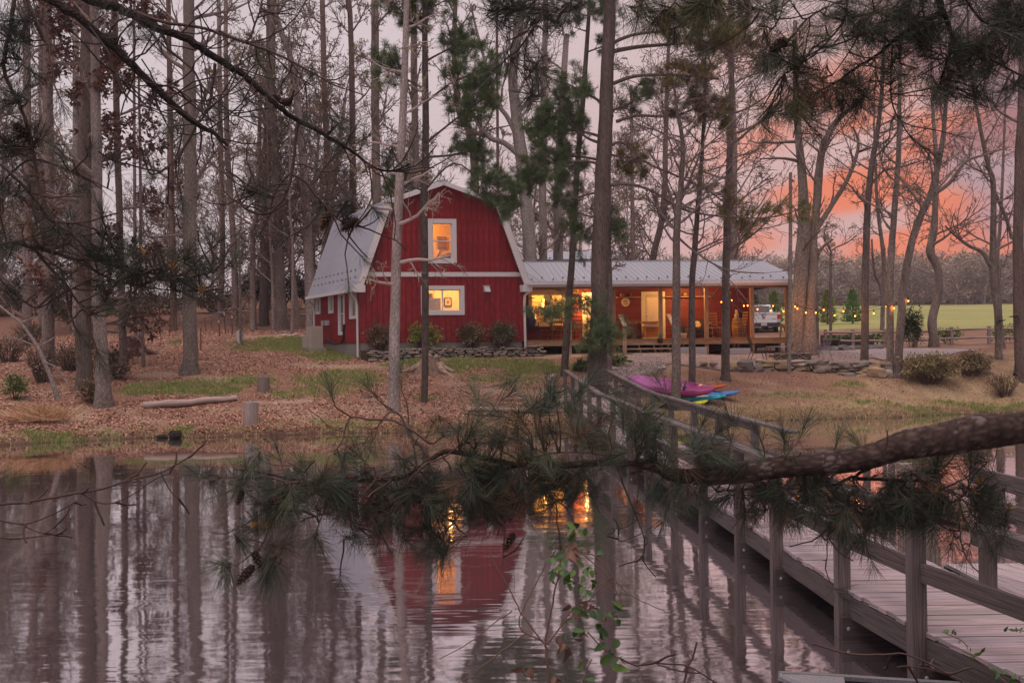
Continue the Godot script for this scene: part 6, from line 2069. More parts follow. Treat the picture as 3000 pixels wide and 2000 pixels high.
# ---------------------------------------------------------------- the yard: walls of stone, stumps, shrubs, litter, patio, fence
func scatter_ground() -> void:
	var leaf_m: Array = []
	for k in 3:
		var mb := MB.new()
		mb.leaf(Vector3(-0.05, 0.0, 0), Vector3(1, rng.randf_range(-0.1, 0.35), 0).normalized(), Vector3(0, 1, 0.2 * (k - 1)).normalized(), 0.08, 0.055)
		leaf_m.append(mb.done())
	var xf := [[], [], []]
	var cols := [[], [], []]
	var n := 0
	while n < 80000:
		var x := rng.randf_range(-24.0, 22.0)
		var s := shore(x)
		var d := s + pow(rng.randf(), 1.5) * 24.0 + 0.15
		var dens := 1.0 if x < 1.0 else 0.30
		if d - s < 4.0 and x < 3.0: dens = 1.3
		if d > 40.0 and x > -9.0: continue
		var p := Vector3(x, ground(x, d) + 0.008, -d)
		if rng.randf() > dens * (0.55 + spot.get_noise_2d(x * 1.7, d * 1.7)) * (1.0 - grassy(p) * 0.85) * (1.0 - trodden(p) * 0.85): continue
		if x > 5.0 and d > 35.5: continue
		if absf(x - path_x(d)) < 0.9 and d > 31.5 and d < 39.0: continue
		var b := toward((Vector3.UP + rv() * 0.55).normalized())
		xf[n % 3].append(Transform3D(b.scaled(Vector3.ONE * rng.randf_range(0.6, 1.25) * (0.8 if x > 3.0 else 1.0)), p))
		cols[n % 3].append(vary([Color(0.40, 0.225, 0.165), Color(0.36, 0.18, 0.125), Color(0.46, 0.29, 0.22), Color(0.27, 0.14, 0.10)][rng.randi() % 4], 0.2))
		n += 1
	for k in 3: tag(many("fallen_leaves", leaf_m[k], M.litter, xf[k], self, cols[k]), ["curled brown fallen leaves strewn over the bank", "flat brown fallen leaves strewn over the bank", "tilted brown fallen leaves strewn over the bank"][k], "fallen leaves", "", "stuff")
	# grass
	var tufts: Array = []
	for k in 2:
		var mb := MB.new()
		for i in 9:
			mb.col = Color(1, 1, 1) * rng.randf_range(0.7, 1.3)
			var o := Vector3(rng.randf_range(-0.06, 0.06), 0, rng.randf_range(-0.06, 0.06))
			mb.needle(o, o + Vector3(rng.randf_range(-0.06, 0.06), rng.randf_range(0.05, 0.12), rng.randf_range(-0.06, 0.06)), 0.014, rv())
		tufts.append(mb.done())
	xf = [[], []]
	cols = [[], []]
	n = 0
	var tries := 0
	while n < 15000 and tries < 400000:
		tries += 1
		var x := rng.randf_range(-18.0, 19.0)
		var d := rng.randf_range(26.0, 46.0)
		if d < shore(x) - 0.05: continue
		var p := Vector3(x, ground(x, d), -d)
		var g := grassy(p)
		var edge := smoothstep(0.9, 0.1, d - shore(x)) * (0.25 if x < 4.0 else 0.5)
		if rng.randf() > maxf(g * g, edge): continue
		xf[n % 2].append(Transform3D(Basis(Vector3.UP, rng.randf() * TAU).scaled(Vector3.ONE * rng.randf_range(0.6, 1.2)), p))
		cols[n % 2].append(vary([Color(0.17, 0.26, 0.065), Color(0.22, 0.27, 0.075), Color(0.38, 0.29, 0.16)][rng.randi() % 3 if g > 0.3 else 2], 0.2))
		n += 1
	for k in 2: tag(many("grass", tufts[k], M.needle, xf[k], self, cols[k]), ["short green grass of the lawn patches", "straw tinged grass along the lawn and the water's edge"][k], "grass", "", "stuff")

func path_x(d: float) -> float:                                 # middle of the gravel path from the bridge head to the steps
	return curve([31.2, 32.5, 34.0, 36.0, 37.6], [2.35, 2.75, 3.3, 4.4, 5.2], d)

func sheet(called: String, rim: Array, lift: float, m: Material, col: Color, step := 0.35) -> void:   # a thin sheet that lies on the ground inside a rim of (x, d)
	var lo := Vector2(1e9, 1e9)
	var hi := Vector2(-1e9, -1e9)
	var pk := PackedVector2Array(rim)
	for q in rim:
		lo = lo.min(q); hi = hi.max(q)
	var mb := MB.new()
	var x := lo.x
	while x < hi.x:
		var d := lo.y
		while d < hi.y:
			var cell := PackedVector2Array([Vector2(x, d), Vector2(x + step, d), Vector2(x + step, d + step), Vector2(x, d + step)])
			for poly in Geometry2D.intersect_polygons(cell, pk):
				for i in range(1, poly.size() - 1):
					var t := []
					for q in [poly[0], poly[i], poly[i + 1]]: t.append(Vector3(q.x, ground(q.x, q.y) + lift, -q.y))
					var up: bool = (t[1] - t[0]).cross(t[2] - t[0]).y > 0.0
					mb.col = vary(col, 0.06)
					if up: mb.tri(t[0], t[1], t[2])
					else: mb.tri(t[0], t[2], t[1])
			d += step
		x += step
	tag(obj(called, mb, m), "", "", "", "structure")

const PATIO := 1.80
func make_yard() -> void:
	# gravel path, patio and lane
	var left := []
	var right := []
	for k in 14:
		var d := lerpf(31.3, 38.3, k / 13.0)
		left.append(Vector2(path_x(d) - 0.75 - 0.5 * k / 13.0, d))
		right.push_front(Vector2(path_x(d) + 0.75 + 0.9 * k / 13.0, d))
	sheet("path", left + right, 0.03, M.soil, Color(0.62, 0.50, 0.49))
	sheet("patio", [Vector2(5.4, 36.5), Vector2(8.5, 36.15), Vector2(13.9, 35.9), Vector2(14.3, 37.5), Vector2(13.5, 40.2), Vector2(9.0, 39.6), Vector2(5.0, 39.0), Vector2(4.6, 37.6)], 0.035, M.soil, Color(0.58, 0.47, 0.46))
	sheet("lane", [Vector2(13.3, 39.6), Vector2(14.6, 37.6), Vector2(17.6, 38.4), Vector2(20.0, 41.0), Vector2(19.0, 42.2), Vector2(15.5, 42.6), Vector2(12.8, 43.2), Vector2(11.0, 42.0)], 0.03, M.soil, Color(0.66, 0.57, 0.58))
	var pebble := MB.new()
	pebble.rock(Vector3.ZERO, Vector3(0.05, 0.03, 0.045), Basis.IDENTITY, rng, 0.3, 3, 5)
	var xf := []
	var cols := []
	for k in 5200:
		var d := rng.randf_range(31.4, 42.0)
		var x := path_x(d) + rng.randf_range(-1.1, 1.5) if d < 36.4 else rng.randf_range(3.6, 14.5)
		if d > 39.5 and x < 11.0: continue
		xf.append(Transform3D(Basis(Vector3.UP, rng.randf() * TAU).scaled(Vector3.ONE * rng.randf_range(0.5, 1.3)), Vector3(x, ground(x, d) + 0.035, -d)))
		cols.append(vary(Color(0.52, 0.44, 0.44), 0.3))
	tag(many("gravel", pebble.done(), M.stone, xf, self, cols), "pinkish grey gravel of the path and patio", "gravel", "", "stuff")
	# white edging stones on both sides of the path
	for s in [["path_edging", "row of pale stones along the left edge of the gravel path", [[1622, 1135], [1628, 1150], [1634, 1163], [1650, 1170], [1612, 1118], [1618, 1105], [1640, 1180], [1655, 1160], [1645, 1145]]], ["path_edging", "row of pale stones along the right edge of the gravel path", [[1845, 1108], [1868, 1100], [1885, 1096], [1900, 1088], [1912, 1092], [1930, 1082], [1948, 1078], [1800, 1070], [1815, 1074], [1825, 1066], [1838, 1064], [1795, 1082]]]]:
		var t := thing(s[0], s[1], "edging", gp(s[2][0][0], s[2][0][1]))
		for q in s[2]:
			for k in 2:
				var mb := MB.new()
				mb.col = vary(Color(0.62, 0.54, 0.50), 0.15)
				var p := gp(q[0] + rng.randf_range(-6, 6), q[1] + rng.randf_range(-3, 3))
				mb.rock(p + Vector3(0, 0.05, 0), Vector3(rng.randf_range(0.14, 0.26), rng.randf_range(0.11, 0.17), rng.randf_range(0.12, 0.2)), Basis(Vector3.UP, rng.randf() * TAU), rng, 0.4)
				obj("stone", mb, M.stone, t)
	var few := thing("edging_stones", "few small white stones beside the footbridge under the kayaks", "stones", gp(1888, 1190))
	for q in [[1872, 1162], [1880, 1176], [1887, 1185], [1912, 1197], [1921, 1195], [1930, 1190], [1895, 1194]]:
		var mb := MB.new()
		mb.col = vary(Color(0.66, 0.58, 0.50), 0.12)
		mb.rock(gp(q[0], q[1]) + Vector3(0, 0.03, 0), Vector3(0.09, 0.09, 0.09), Basis(Vector3.UP, rng.randf() * TAU), rng, 0.3)
		obj("stone", mb, M.stone, few)
	# thin stacked stone bed wall before the house
	var bed := thing("garden_wall", "low dry stone wall of thin flat stones before the red house", "wall", fb.p(3.2, 2.0, -0.9))
	var y := 0.0
	for row in 7:
		var a := -0.05 + rng.randf() * 0.2
		while a < BW + 0.35:
			var l := rng.randf_range(0.18, 0.55)
			var hgt := rng.randf_range(0.055, 0.085)
			var b := -0.95 + 0.012 * row + rng.randf_range(-0.02, 0.02)
			var base := 2.02 + 0.02 * sin(a) + row * 0.073 - (0.10 if a < 0.6 else 0.0)
			if row == 6 and rng.randf() < 0.35:
				a += l
				continue
			var mb := MB.new()
			mb.col = vary([Color(0.36, 0.30, 0.26), Color(0.28, 0.24, 0.22), Color(0.42, 0.34, 0.27), Color(0.33, 0.29, 0.28)][rng.randi() % 4], 0.15)
			mb.rock(fb.p(a + l * 0.5, base + hgt * 0.5, b + 0.1), Vector3(l * 1.04, hgt * 1.15, rng.randf_range(0.24, 0.34)), Basis(fb.e1, Vector3.UP, -fb.e1.cross(Vector3.UP)).rotated(Vector3.UP, rng.randf_range(-0.08, 0.08)), rng, 0.85, 4, 8)
			obj("stone", mb, M.stone, bed)
			a += l + 0.01
	var fill := MB.new()
	fill.col = Color(0.16, 0.11, 0.08)
	fb.hx(fill, 0.0, BW + 0.2, 1.9, 2.42, -0.82, 0.0)
	obj("soil_fill", fill, M.soil, bed)
	# boulder wall of the patio
	var bw := thing("boulder_wall", "rough retaining wall of tan boulders below the gravel patio", "wall", gp(2350, 1090))
	var tan := [Color(0.38, 0.28, 0.185), Color(0.30, 0.25, 0.21), Color(0.42, 0.31, 0.20), Color(0.27, 0.235, 0.215), Color(0.50, 0.42, 0.36)]
	for q in [[2148, 1074, 40, 26], [2182, 1072, 50, 36], [2226, 1062, 26, 20], [2250, 1066, 46, 20], [2222, 1082, 30, 22], [2291, 1070, 44, 28], [2250, 1086, 26, 18], [2272, 1090, 18, 14], [2300, 1094, 24, 10], [2335, 1064, 50, 18], [2380, 1062, 60, 16], [2345, 1078, 34, 14], [2335, 1090, 28, 14], [2364, 1078, 24, 16], [2360, 1096, 26, 12], [2405, 1066, 50, 22], [2460, 1070, 60, 22], [2410, 1082, 60, 24], [2380, 1098, 26, 10], [2402, 1096, 20, 12], [2440, 1084, 22, 10], [2450, 1096, 18, 10], [2468, 1090, 40, 16], [2480, 1102, 60, 20], [2520, 1066, 56, 18], [2500, 1080, 30, 14], [2532, 1082, 34, 14], [2560, 1070, 40, 26], [2520, 1096, 40, 14], [2566, 1092, 56, 34], [2600, 1074, 30, 24], [2604, 1094, 26, 22], [2090, 1066, 24, 10], [2062, 1064, 26, 12], [2030, 1066, 20, 10], [2316, 1104, 16, 8], [2430, 1104, 16, 8], [2345, 1104, 18, 8]]:
		var d: float = lerpf(36.4, 35.4, clampf((q[0] - 2140.0) / 480.0, 0.0, 1.0)) - (q[1] - 1060.0) * 0.005
		var mb := MB.new()
		mb.col = vary(tan[rng.randi() % 5], 0.15)
		mb.rock(at(q[0], q[1], d + 0.1), Vector3(q[2] * 1.1, q[3] * 1.22, q[2] * 0.9) * d / F, Basis(Vector3.UP, rng.randf_range(-0.25, 0.25)).rotated(Vector3(0, 0, 1), rng.randf_range(-0.1, 0.1)), rng, 0.62, 6, 10)
		obj("boulder", mb, M.stone, bw)
	# fire ring
	var fr := thing("fire_ring", "ring of stacked dark flat stones on the patio", "fire pit", gp(2322, 1052))
	var c := gp(2322, 1052)
	for row in 4:
		for k in 13:
			var an := TAU * (k + 0.5 * (row % 2)) / 13.0
			var mb := MB.new()
			mb.col = vary(Color(0.20, 0.165, 0.165), 0.2)
			mb.rock(c + Vector3(cos(an) * 0.62, 0.04 + row * 0.06, sin(an) * 0.62), Vector3(0.2, 0.08, 0.34), Basis(Vector3.UP, -an).rotated(Vector3(1, 0, 0), rng.randf_range(-0.08, 0.08)), rng, 0.75, 4, 7)
			obj("stone", mb, M.stone, fr)
	# stumps and logs
	stump("tree_stump", "pale broken stump with splayed roots in front of the house wall", gp(1262, 1085), 0.42, 0.55, Color(0.50, 0.37, 0.30))
	stump("tree_stump", "broad brown stump with a dark hollow foot in the left wood", gp(393, 1040), 0.46, 0.78, Color(0.22, 0.135, 0.11))
	stump("log_round", "grey upright log with a split top near the shore", gp(734, 1238), 0.22, 0.62, Color(0.40, 0.33, 0.32), true)
	stump("log_round", "brown upright log standing on the grass of the left lawn", gp(772, 1145), 0.21, 0.48, Color(0.29, 0.23, 0.20), true)
	log_at("fallen_log", "long pale fallen log on the leaves left of the upright log", gp(420, 1196), gp(692, 1174), 0.12, 0.09, Color(0.50, 0.385, 0.35))
	log_at("fallen_log", "straight pale log at the water's edge left of the footbridge", gp(1370, 1206), gp(1652, 1209), 0.09, 0.085, Color(0.44, 0.345, 0.29))
	log_at("fallen_log", "thin log lying behind the left back corner of the house", gp(845, 924), gp(905, 926), 0.09, 0.08, Color(0.48, 0.40, 0.33))
	log_at("fallen_branch", "short bare stick at the shore left of the pale trunk", gp(905, 1218), gp(920, 1240), 0.025, 0.015, Color(0.46, 0.36, 0.28))
	var dk := thing("dark_stump", "dark wet stump lying in the shallows below the left bank", "stump", gp(520, 1278))
	var mb0 := MB.new()
	mb0.col = Color(0.03, 0.024, 0.022)
	mb0.rock(gp(520, 1278) + Vector3(0, 0.08, 0.2), Vector3(0.42, 0.26, 0.3), Basis.IDENTITY, rng, 0.3)
	mb0.rock(gp(478, 1280) + Vector3(0, 0.03, 0.15), Vector3(0.36, 0.12, 0.2), Basis(Vector3.UP, 0.4), rng, 0.3)
	obj("wood", mb0, M.bark, dk)
	# pale fallen branches at the left edge
	var fbn := thing("fallen_branch", "pale dead branched limb leaning at the left edge of the bank", "branch", gp(175, 1170))
	var mb1 := MB.new()
	mb1.col = Color(0.30, 0.25, 0.23)
	for ln in [[[170, 1172, 16], [150, 1110, 14], [110, 1016, 11], [60, 945, 8], [-10, 890, 6]], [[110, 1016, 5], [140, 1000, 4], [170, 980, 2]], [[110, 1016, 5], [70, 1000, 4], [20, 985, 3]], [[60, 945, 5], [100, 930, 4], [95, 890, 2]], [[130, 1060, 5], [165, 1075, 4], [200, 1130, 2]], [[40, 925, 4], [30, 890, 3], [60, 870, 2]], [[85, 975, 4], [60, 990, 3], [15, 1050, 2]]]:
		var l := trunk_line(ln, 29.5, -1.0)
		mb1.tube(l[0], l[1], 6)
	obj("limb", mb1, M.pale_bark, fbn)
	# dry grass clump and brambles on the left bank
	var dry := thing("dry_grass_clump", "mound of dry tan grass at the left end of the bank", "grass clump", gp(115, 1235))
	var mb2 := MB.new()
	for k in 900:
		mb2.col = vary(Color(0.44, 0.28, 0.16), 0.3)
		var o := gp(125, 1232) + Vector3(rng.randfn() * 0.34, 0, rng.randfn() * 0.25)
		var tip := o + Vector3(rng.randfn() * 0.4 - 0.1, rng.randf_range(0.05, 0.62), rng.randfn() * 0.3 + 0.15)
		mb2.needle(o + Vector3(0, 0.05, 0), tip, 0.014, rv())
	tag(obj("blades", mb2, M.needle, dry), "", "", "", "stuff")
	shrub("bramble_shrub", "tangled low brown bush at the foot of the grey left trunk", gp(265, 1180), Vector3(1.1, 0.8, 0.7), 380, [Color(0.17, 0.115, 0.085), Color(0.13, 0.13, 0.06), Color(0.22, 0.15, 0.10)], 0.07, 34)
	shrub("bramble_shrub", "fresh green leafy bush at the far left edge of the bank", gp(45, 1170), Vector3(0.9, 0.9, 0.7), 420, [Color(0.12, 0.17, 0.05), Color(0.16, 0.20, 0.06), Color(0.08, 0.11, 0.04)], 0.07, 16)
	shrub("bramble_shrub", "bare twiggy bush behind the fallen pale limb at the left", gp(120, 1120), Vector3(1.4, 1.5, 0.8), 240, [Color(0.19, 0.13, 0.10), Color(0.24, 0.17, 0.13)], 0.06, 70)
	shrub("bramble_shrub", "dark low bush between the two trunks of the left shore", gp(345, 1110), Vector3(1.0, 0.6, 0.6), 260, [Color(0.12, 0.10, 0.06), Color(0.10, 0.09, 0.06)], 0.07, 24)
	for q in [[25, 1060, "dense dark thicket at the left edge below the pine limb"], [205, 1085, "tangle of dark brush left of the pine barked trunk"], [330, 1065, "brushy dark sprouts right of the pine barked trunk"], [90, 1010, "high dark brush behind the pale fallen limb"]]:
		shrub("bramble_shrub", q[2], gp(q[0], q[1]), Vector3(1.8, 1.1 if q[0] < 300 else 0.6, 0.9), 420, [Color(0.105, 0.08, 0.06), Color(0.10, 0.095, 0.055), Color(0.15, 0.105, 0.08)], 0.055, 80)
	for q in [[470, 905, 3.2, 1.3], [130, 930, 5.0, 2.4], [300, 920, 4.0, 1.9], [20, 960, 3.5, 2.6], [640, 905, 2.5, 1.5]]:
		var d := 58.0
		var p := at(q[0], q[1], d)
		p.y = ground(p.x, d)
		shrub("thicket_bush", ["hazy brown thicket left of the oak in the far wood", "tall twiggy thicket at the far left of the wood", "grey brown thicket behind the shore trunks", "high thicket at the left edge of the view", "low thicket right of the oak in the far wood"][[470, 130, 300, 20, 640].find(q[0])], p, Vector3(q[2] * 1.6, q[3], 1.6), 900, [Color(0.15, 0.115, 0.095), Color(0.12, 0.11, 0.07), Color(0.19, 0.14, 0.11)], 0.13, 90)
	for q in [[735, 0], [795, 1], [870, 2]]:
		var p := at(q[0], 890, 62.0)
		p.y = ground(p.x, 62.0)
		shrub("evergreen_bush", ["dark evergreen bush behind the forked slim trunk", "dark evergreen bush beside the dark straight trunk", "dark evergreen bush behind the house's left corner"][q[1]], p, Vector3(2.3, 2.6, 1.5), 1500, [Color(0.035, 0.045, 0.03), Color(0.05, 0.055, 0.035)], 0.13, 20)
	# four shrubs against the house
	var red_tip := [Color(0.116, 0.132, 0.062), Color(0.085, 0.101, 0.054), Color(0.248, 0.116, 0.085)]
	var sp := [[1112, 1024, 0.55, 0.98, [Color(0.109, 0.093, 0.062), Color(0.155, 0.116, 0.078), Color(0.217, 0.109, 0.078)], "loose dark reddish shrub at the left end of the house front"], [1243, 1022, 0.66, 0.98, [Color(0.186, 0.232, 0.054), Color(0.139, 0.178, 0.054), Color(0.248, 0.264, 0.062)], "bright yellow green shrub below the wide lit window"], [1382, 1020, 0.52, 1.0, red_tip, "upright bronze tipped shrub in the right half of the house front"], [1474, 1020, 0.6, 1.02, [Color(0.085, 0.116, 0.062), Color(0.07, 0.101, 0.059), Color(0.155, 0.093, 0.07)], "dark green shrub nearest the house's right corner"]]
	for q in sp:
		var ab := pl(fb, q[0], q[1], -0.45)
		shrub("garden_shrub", q[5], fb.p(ab.x, 2.42, -0.45), Vector3(q[2] * 2.3, q[3] * 1.12, 0.9), 1700, q[4], 0.055, 26, "shrubs along the house front")
	# big azalea like shrub at the right and its neighbours
	shrub("azalea_shrub", "wide olive brown shrub before the leaning trunk at the right", gp(2725, 1122), Vector3(2.5, 1.15, 1.3), 3000, [Color(0.22, 0.185, 0.09), Color(0.17, 0.165, 0.075), Color(0.27, 0.20, 0.11)], 0.065, 70)
	shrub("azalea_shrub", "smaller olive shrub on the wide shrub's right flank", gp(2850, 1098), Vector3(1.7, 0.9, 1.0), 1400, [Color(0.19, 0.14, 0.08), Color(0.15, 0.125, 0.065)], 0.065, 40)
	shrub("azalea_shrub", "thin brown twiggy shrub at the right end of the bank", gp(2945, 1160), Vector3(1.6, 0.9, 0.8), 260, [Color(0.22, 0.15, 0.10), Color(0.2, 0.16, 0.08)], 0.05, 60)
	shrub("holly_shrub", "dark green rounded shrub behind the leaning trunk pair", at(2672, 1005, 44.0) * Vector3(1, 0, 1) + Vector3(0, 2.1, 0), Vector3(1.1, 2.0, 1.0), 1100, [Color(0.035, 0.055, 0.03), Color(0.05, 0.075, 0.035)], 0.09, 14)
	for q in [[2780, 1010, 0.9, 0.45, 0], [2560, 985, 1.5, 0.35, 1], [2960, 1015, 1.4, 0.5, 2], [2480, 1000, 0.8, 0.3, 3]]:
		var p := at(q[0], q[1], 46.5)
		p.y = ground(p.x, 46.5)
		shrub("bed_plant", ["bright green low clump behind the fence by the wavy trunk", "low green bed plants behind the black planter", "yellow green bed plants right of the arched limb tree", "small green clump near the black tub"][q[4]], p, Vector3(q[2] * 1.6, q[3] * 1.8, 0.8), 420, [Color(0.09, 0.16, 0.035), Color(0.13, 0.17, 0.05)], 0.09, 6)
	var lily := gp(1704, 1085)
	shrub("leafy_plant", "tuft of dark strap leaves left of the thick pine's foot", lily, Vector3(0.5, 0.3, 0.4), 90, [Color(0.05, 0.085, 0.03)], 0.14, 4)
	shrub("leafy_plant", "pale green strap leafed plants right of the thick pine by the path", gp(1800, 1070), Vector3(1.0, 0.3, 0.6), 160, [Color(0.17, 0.19, 0.08), Color(0.13, 0.15, 0.06)], 0.14, 4)
	# conical evergreens beyond the lane
	for q in [[2425, 902, 1.6, 2.5, 0], [2499, 904, 1.7, 2.5, 1], [2175, 885, 1.7, 2.6, 2], [2268, 886, 1.6, 2.4, 3], [2210, 880, 1.8, 2.2, 4]]:
		var d := 74.0
		var p := at(q[0], q[1], d)
		p.y = ground(p.x, d)
		conifer(["yellowish conical evergreen left of its greener twin in the field", "rich green conical evergreen standing in the field", "dark evergreen seen left above the white truck", "bright evergreen seen right above the white truck", "dull evergreen behind the truck's roof"][q[4]], p, q[2] * 1.25, q[3], [Color(0.18, 0.203, 0.06), Color(0.098, 0.203, 0.053), Color(0.09, 0.128, 0.06), Color(0.143, 0.21, 0.06), Color(0.09, 0.12, 0.06)][q[4]])
	# split rail fence
	var fe := thing("split_rail_fence", "low grey split rail fence beyond the lane at the right", "fence", gp(2500, 1019))
	var posts := []
	for q in [[2420, 1022], [2500, 1020], [2592, 1020], [2685, 1018], [2790, 1021], [2900, 1024], [3010, 1028]]: posts.append(at(q[0], q[1], 45.0))
	for k in posts.size():
		var p: Vector3 = posts[k]
		p.y = ground(p.x, -p.z)
		posts[k] = p
		var mb := MB.new()
		mb.col = vary(Color(0.40, 0.32, 0.29), 0.1)
		mb.bar(p - Vector3(0, 0.2, 0), p + Vector3(0, 0.86, 0), 0.13, 0.11, Vector3(0, 0, 1))
		obj("post", mb, M.grey_wood, fe)
	for k in posts.size() - 1:
		for h in [0.32, 0.72]:
			var mb := MB.new()
			mb.col = vary(Color(0.43, 0.34, 0.31), 0.12)
			mb.tube([posts[k] + Vector3(-0.1, h + rng.randf_range(-0.03, 0.03), 0.02), posts[k].lerp(posts[k + 1], 0.5) + Vector3(0, h + 0.02, 0.02), posts[k + 1] + Vector3(0.1, h + rng.randf_range(-0.03, 0.03), 0.02)], [0.045, 0.055, 0.045], 6, 0.2, rng)
			obj("rail", mb, M.grey_wood, fe)
	# garden stakes and posts in the left wood
	var stakes := [[644, 985, 938, 0, "black steel stake with a white tip, left of three"], [660, 975, 915, 0, "black steel stake with a white tip, middle and tallest of three"], [680, 980, 924, 0, "black steel stake with a white tip, right of three"], [496, 985, 930, 1, "rusty stake left of the oak"], [515, 976, 926, 1, "rusty stake nearest the oak's left side"], [587, 1026, 960, 1, "bent rusty stake against the oak's right side"], [604, 970, 930, 1, "short rusty stake right of the oak"], [620, 962, 928, 1, "thin rusty stake between the oak and the white tipped ones"], [712, 985, 928, 1, "rusty stake beside the leaning white panel"], [410, 985, 950, 0, "dark stake with a pale tip beside the broad stump"]]
	for q in stakes:
		var p := gp(q[0], q[1])
		var top := at(q[0] + (rng.randf_range(-6, 3)), q[2], -p.z)
		var t := thing("fence_stake", q[4], "stake", p)
		var mb := MB.new()
		mb.col = Color(0.05, 0.045, 0.045) if q[3] == 0 else Color(0.15, 0.07, 0.05)
		mb.bar(p - Vector3(0, 0.1, 0), p.lerp(top, 0.85), 0.045, 0.035, Vector3(0, 0, 1))
		obj("stake", mb, M.black_metal, t)
		mb = MB.new()
		mb.col = Color(0.62, 0.56, 0.52) if q[3] == 0 else Color(0.18, 0.09, 0.06)
		mb.bar(p.lerp(top, 0.85), top, 0.048, 0.038, Vector3(0, 0, 1))
		obj("tip", mb, M.paint, t)
	var wp := thing("leaning_panel", "oval white panel leaning on a thin trunk at the lawn's far edge", "panel", gp(702, 1012))
	var mb3 := MB.new()
	mb3.col = Color(0.55, 0.52, 0.52)
	mb3.lathe(gp(702, 1012) + Vector3(0, 0.38, 0), [Vector2(0.0, 0.02), Vector2(0.2, 0.015), Vector2(0.24, 0.0), Vector2(0.2, -0.02), Vector2(0.0, -0.02)], 16, Basis(Vector3(0.7, 0, 0), Vector3(0, 0.25, 1).normalized(), Vector3(0, -1.45, 0.3)))
	obj("panel", mb3, M.paint, wp)
	bare_tree("bare_tree", "thin bent sapling that the white panel leans on", [[706, 1012, 9], [704, 930, 8], [702, 820, 7], [698, 700, 5]], -gp(706, 1012).z, {"limbs": 8, "reach": 1.4, "first": 0.3, "top": -1.0})
	var ar := thing("wire_arch", "low wire garden arch beyond the stakes", "garden arch", gp(650, 950))
	for k in 4:
		var mb := MB.new()
		mb.col = Color(0.32, 0.30, 0.33)
		var pts := []
		var rr := []
		for i in 13:
			var an := PI * i / 12.0
			pts.append(gp(650, 945) + Vector3(-cos(an) * 1.1, sin(an) * 0.62, -0.4 * k))
			rr.append(0.012)
		mb.tube(pts, rr, 5)
		obj("hoop", mb, M.black_metal, ar)
	var st := thing("stone_row", "scattered pale stones on the ground left of the air conditioner", "stones", gp(850, 985))
	for q in [[822, 984], [835, 982], [848, 985], [858, 983], [870, 990], [880, 987], [890, 984], [790, 972], [905, 986], [865, 980]]:
		var mb := MB.new()
		mb.col = vary(Color(0.52, 0.46, 0.43), 0.2)
		mb.rock(gp(q[0], q[1]) + Vector3(0, 0.03, 0), Vector3(rng.randf_range(0.15, 0.34), 0.1, 0.2), Basis(Vector3.UP, rng.randf() * TAU), rng, 0.5)
		obj("stone", mb, M.stone, st)
	# dark stones and tub by the lane
	var rk := thing("rock_row", "row of dark rocks along the lane below the black tub", "rocks", gp(2440, 1016))
	for q in [[2398, 1012, 26], [2420, 1016, 34], [2444, 1018, 30], [2470, 1018, 40], [2492, 1016, 30], [2515, 1012, 24], [2545, 1010, 30], [2572, 1014, 34]]:
		var mb := MB.new()
		mb.col = vary(Color(0.22, 0.20, 0.20), 0.2)
		var p := at(q[0], q[1], 42.5)
		p.y = ground(p.x, 42.5) + 0.08
		mb.rock(p, Vector3(q[2], q[2] * 0.55, q[2]) * 42.5 / F * 1.1, Basis(Vector3.UP, rng.randf() * TAU), rng, 0.4)
		obj("rock", mb, M.stone, rk)
	var pt := at(2438, 1000, 43.5)
	pt.y = ground(pt.x, 43.5)
	var tub := thing("planter_tub", "tapered black tub with green shoots beside the lane", "planter", pt)
	var mb4 := MB.new()
	mb4.col = Color(0.045, 0.035, 0.035)
	mb4.lathe(pt, [Vector2(0.0, 0.0), Vector2(0.26, 0.0), Vector2(0.36, 0.38), Vector2(0.40, 0.40), Vector2(0.38, 0.44), Vector2(0.33, 0.40), Vector2(0.0, 0.36)], 16)
	obj("tub", mb4, M.plastic, tub)
	var mb5 := MB.new()
	for k in 120:
		mb5.col = vary(Color(0.10, 0.16, 0.05), 0.2)
		var o := pt + Vector3(rng.randf_range(-0.3, 0.3), 0.38, rng.randf_range(-0.3, 0.3))
		mb5.needle(o, o + Vector3(rng.randfn() * 0.1, rng.randf_range(0.08, 0.26), rng.randfn() * 0.1), 0.03, rv())
	tag(obj("shoots", mb5, M.needle, tub), "", "", "", "stuff")
	var pd := thing("garden_bed", "dark edged raised garden bed behind the black tub", "garden bed", at(2470, 985, 46.0) * Vector3(1, 0, 1) + Vector3(0, 2.3, 0))
	for k in 2:
		var mb := MB.new()
		mb.col = Color(0.06, 0.05, 0.055)
		var a0 := at(2405, 990, 45.5 + k * 2.0)
		var a1 := at(2560, 990, 45.8 + k * 2.0)
		a0.y = ground(a0.x, -a0.z) + 0.2; a1.y = ground(a1.x, -a1.z) + 0.2
		mb.bar(a0, a1, 0.06, 0.5)
		obj("edge_board", mb, M.wood, pd)

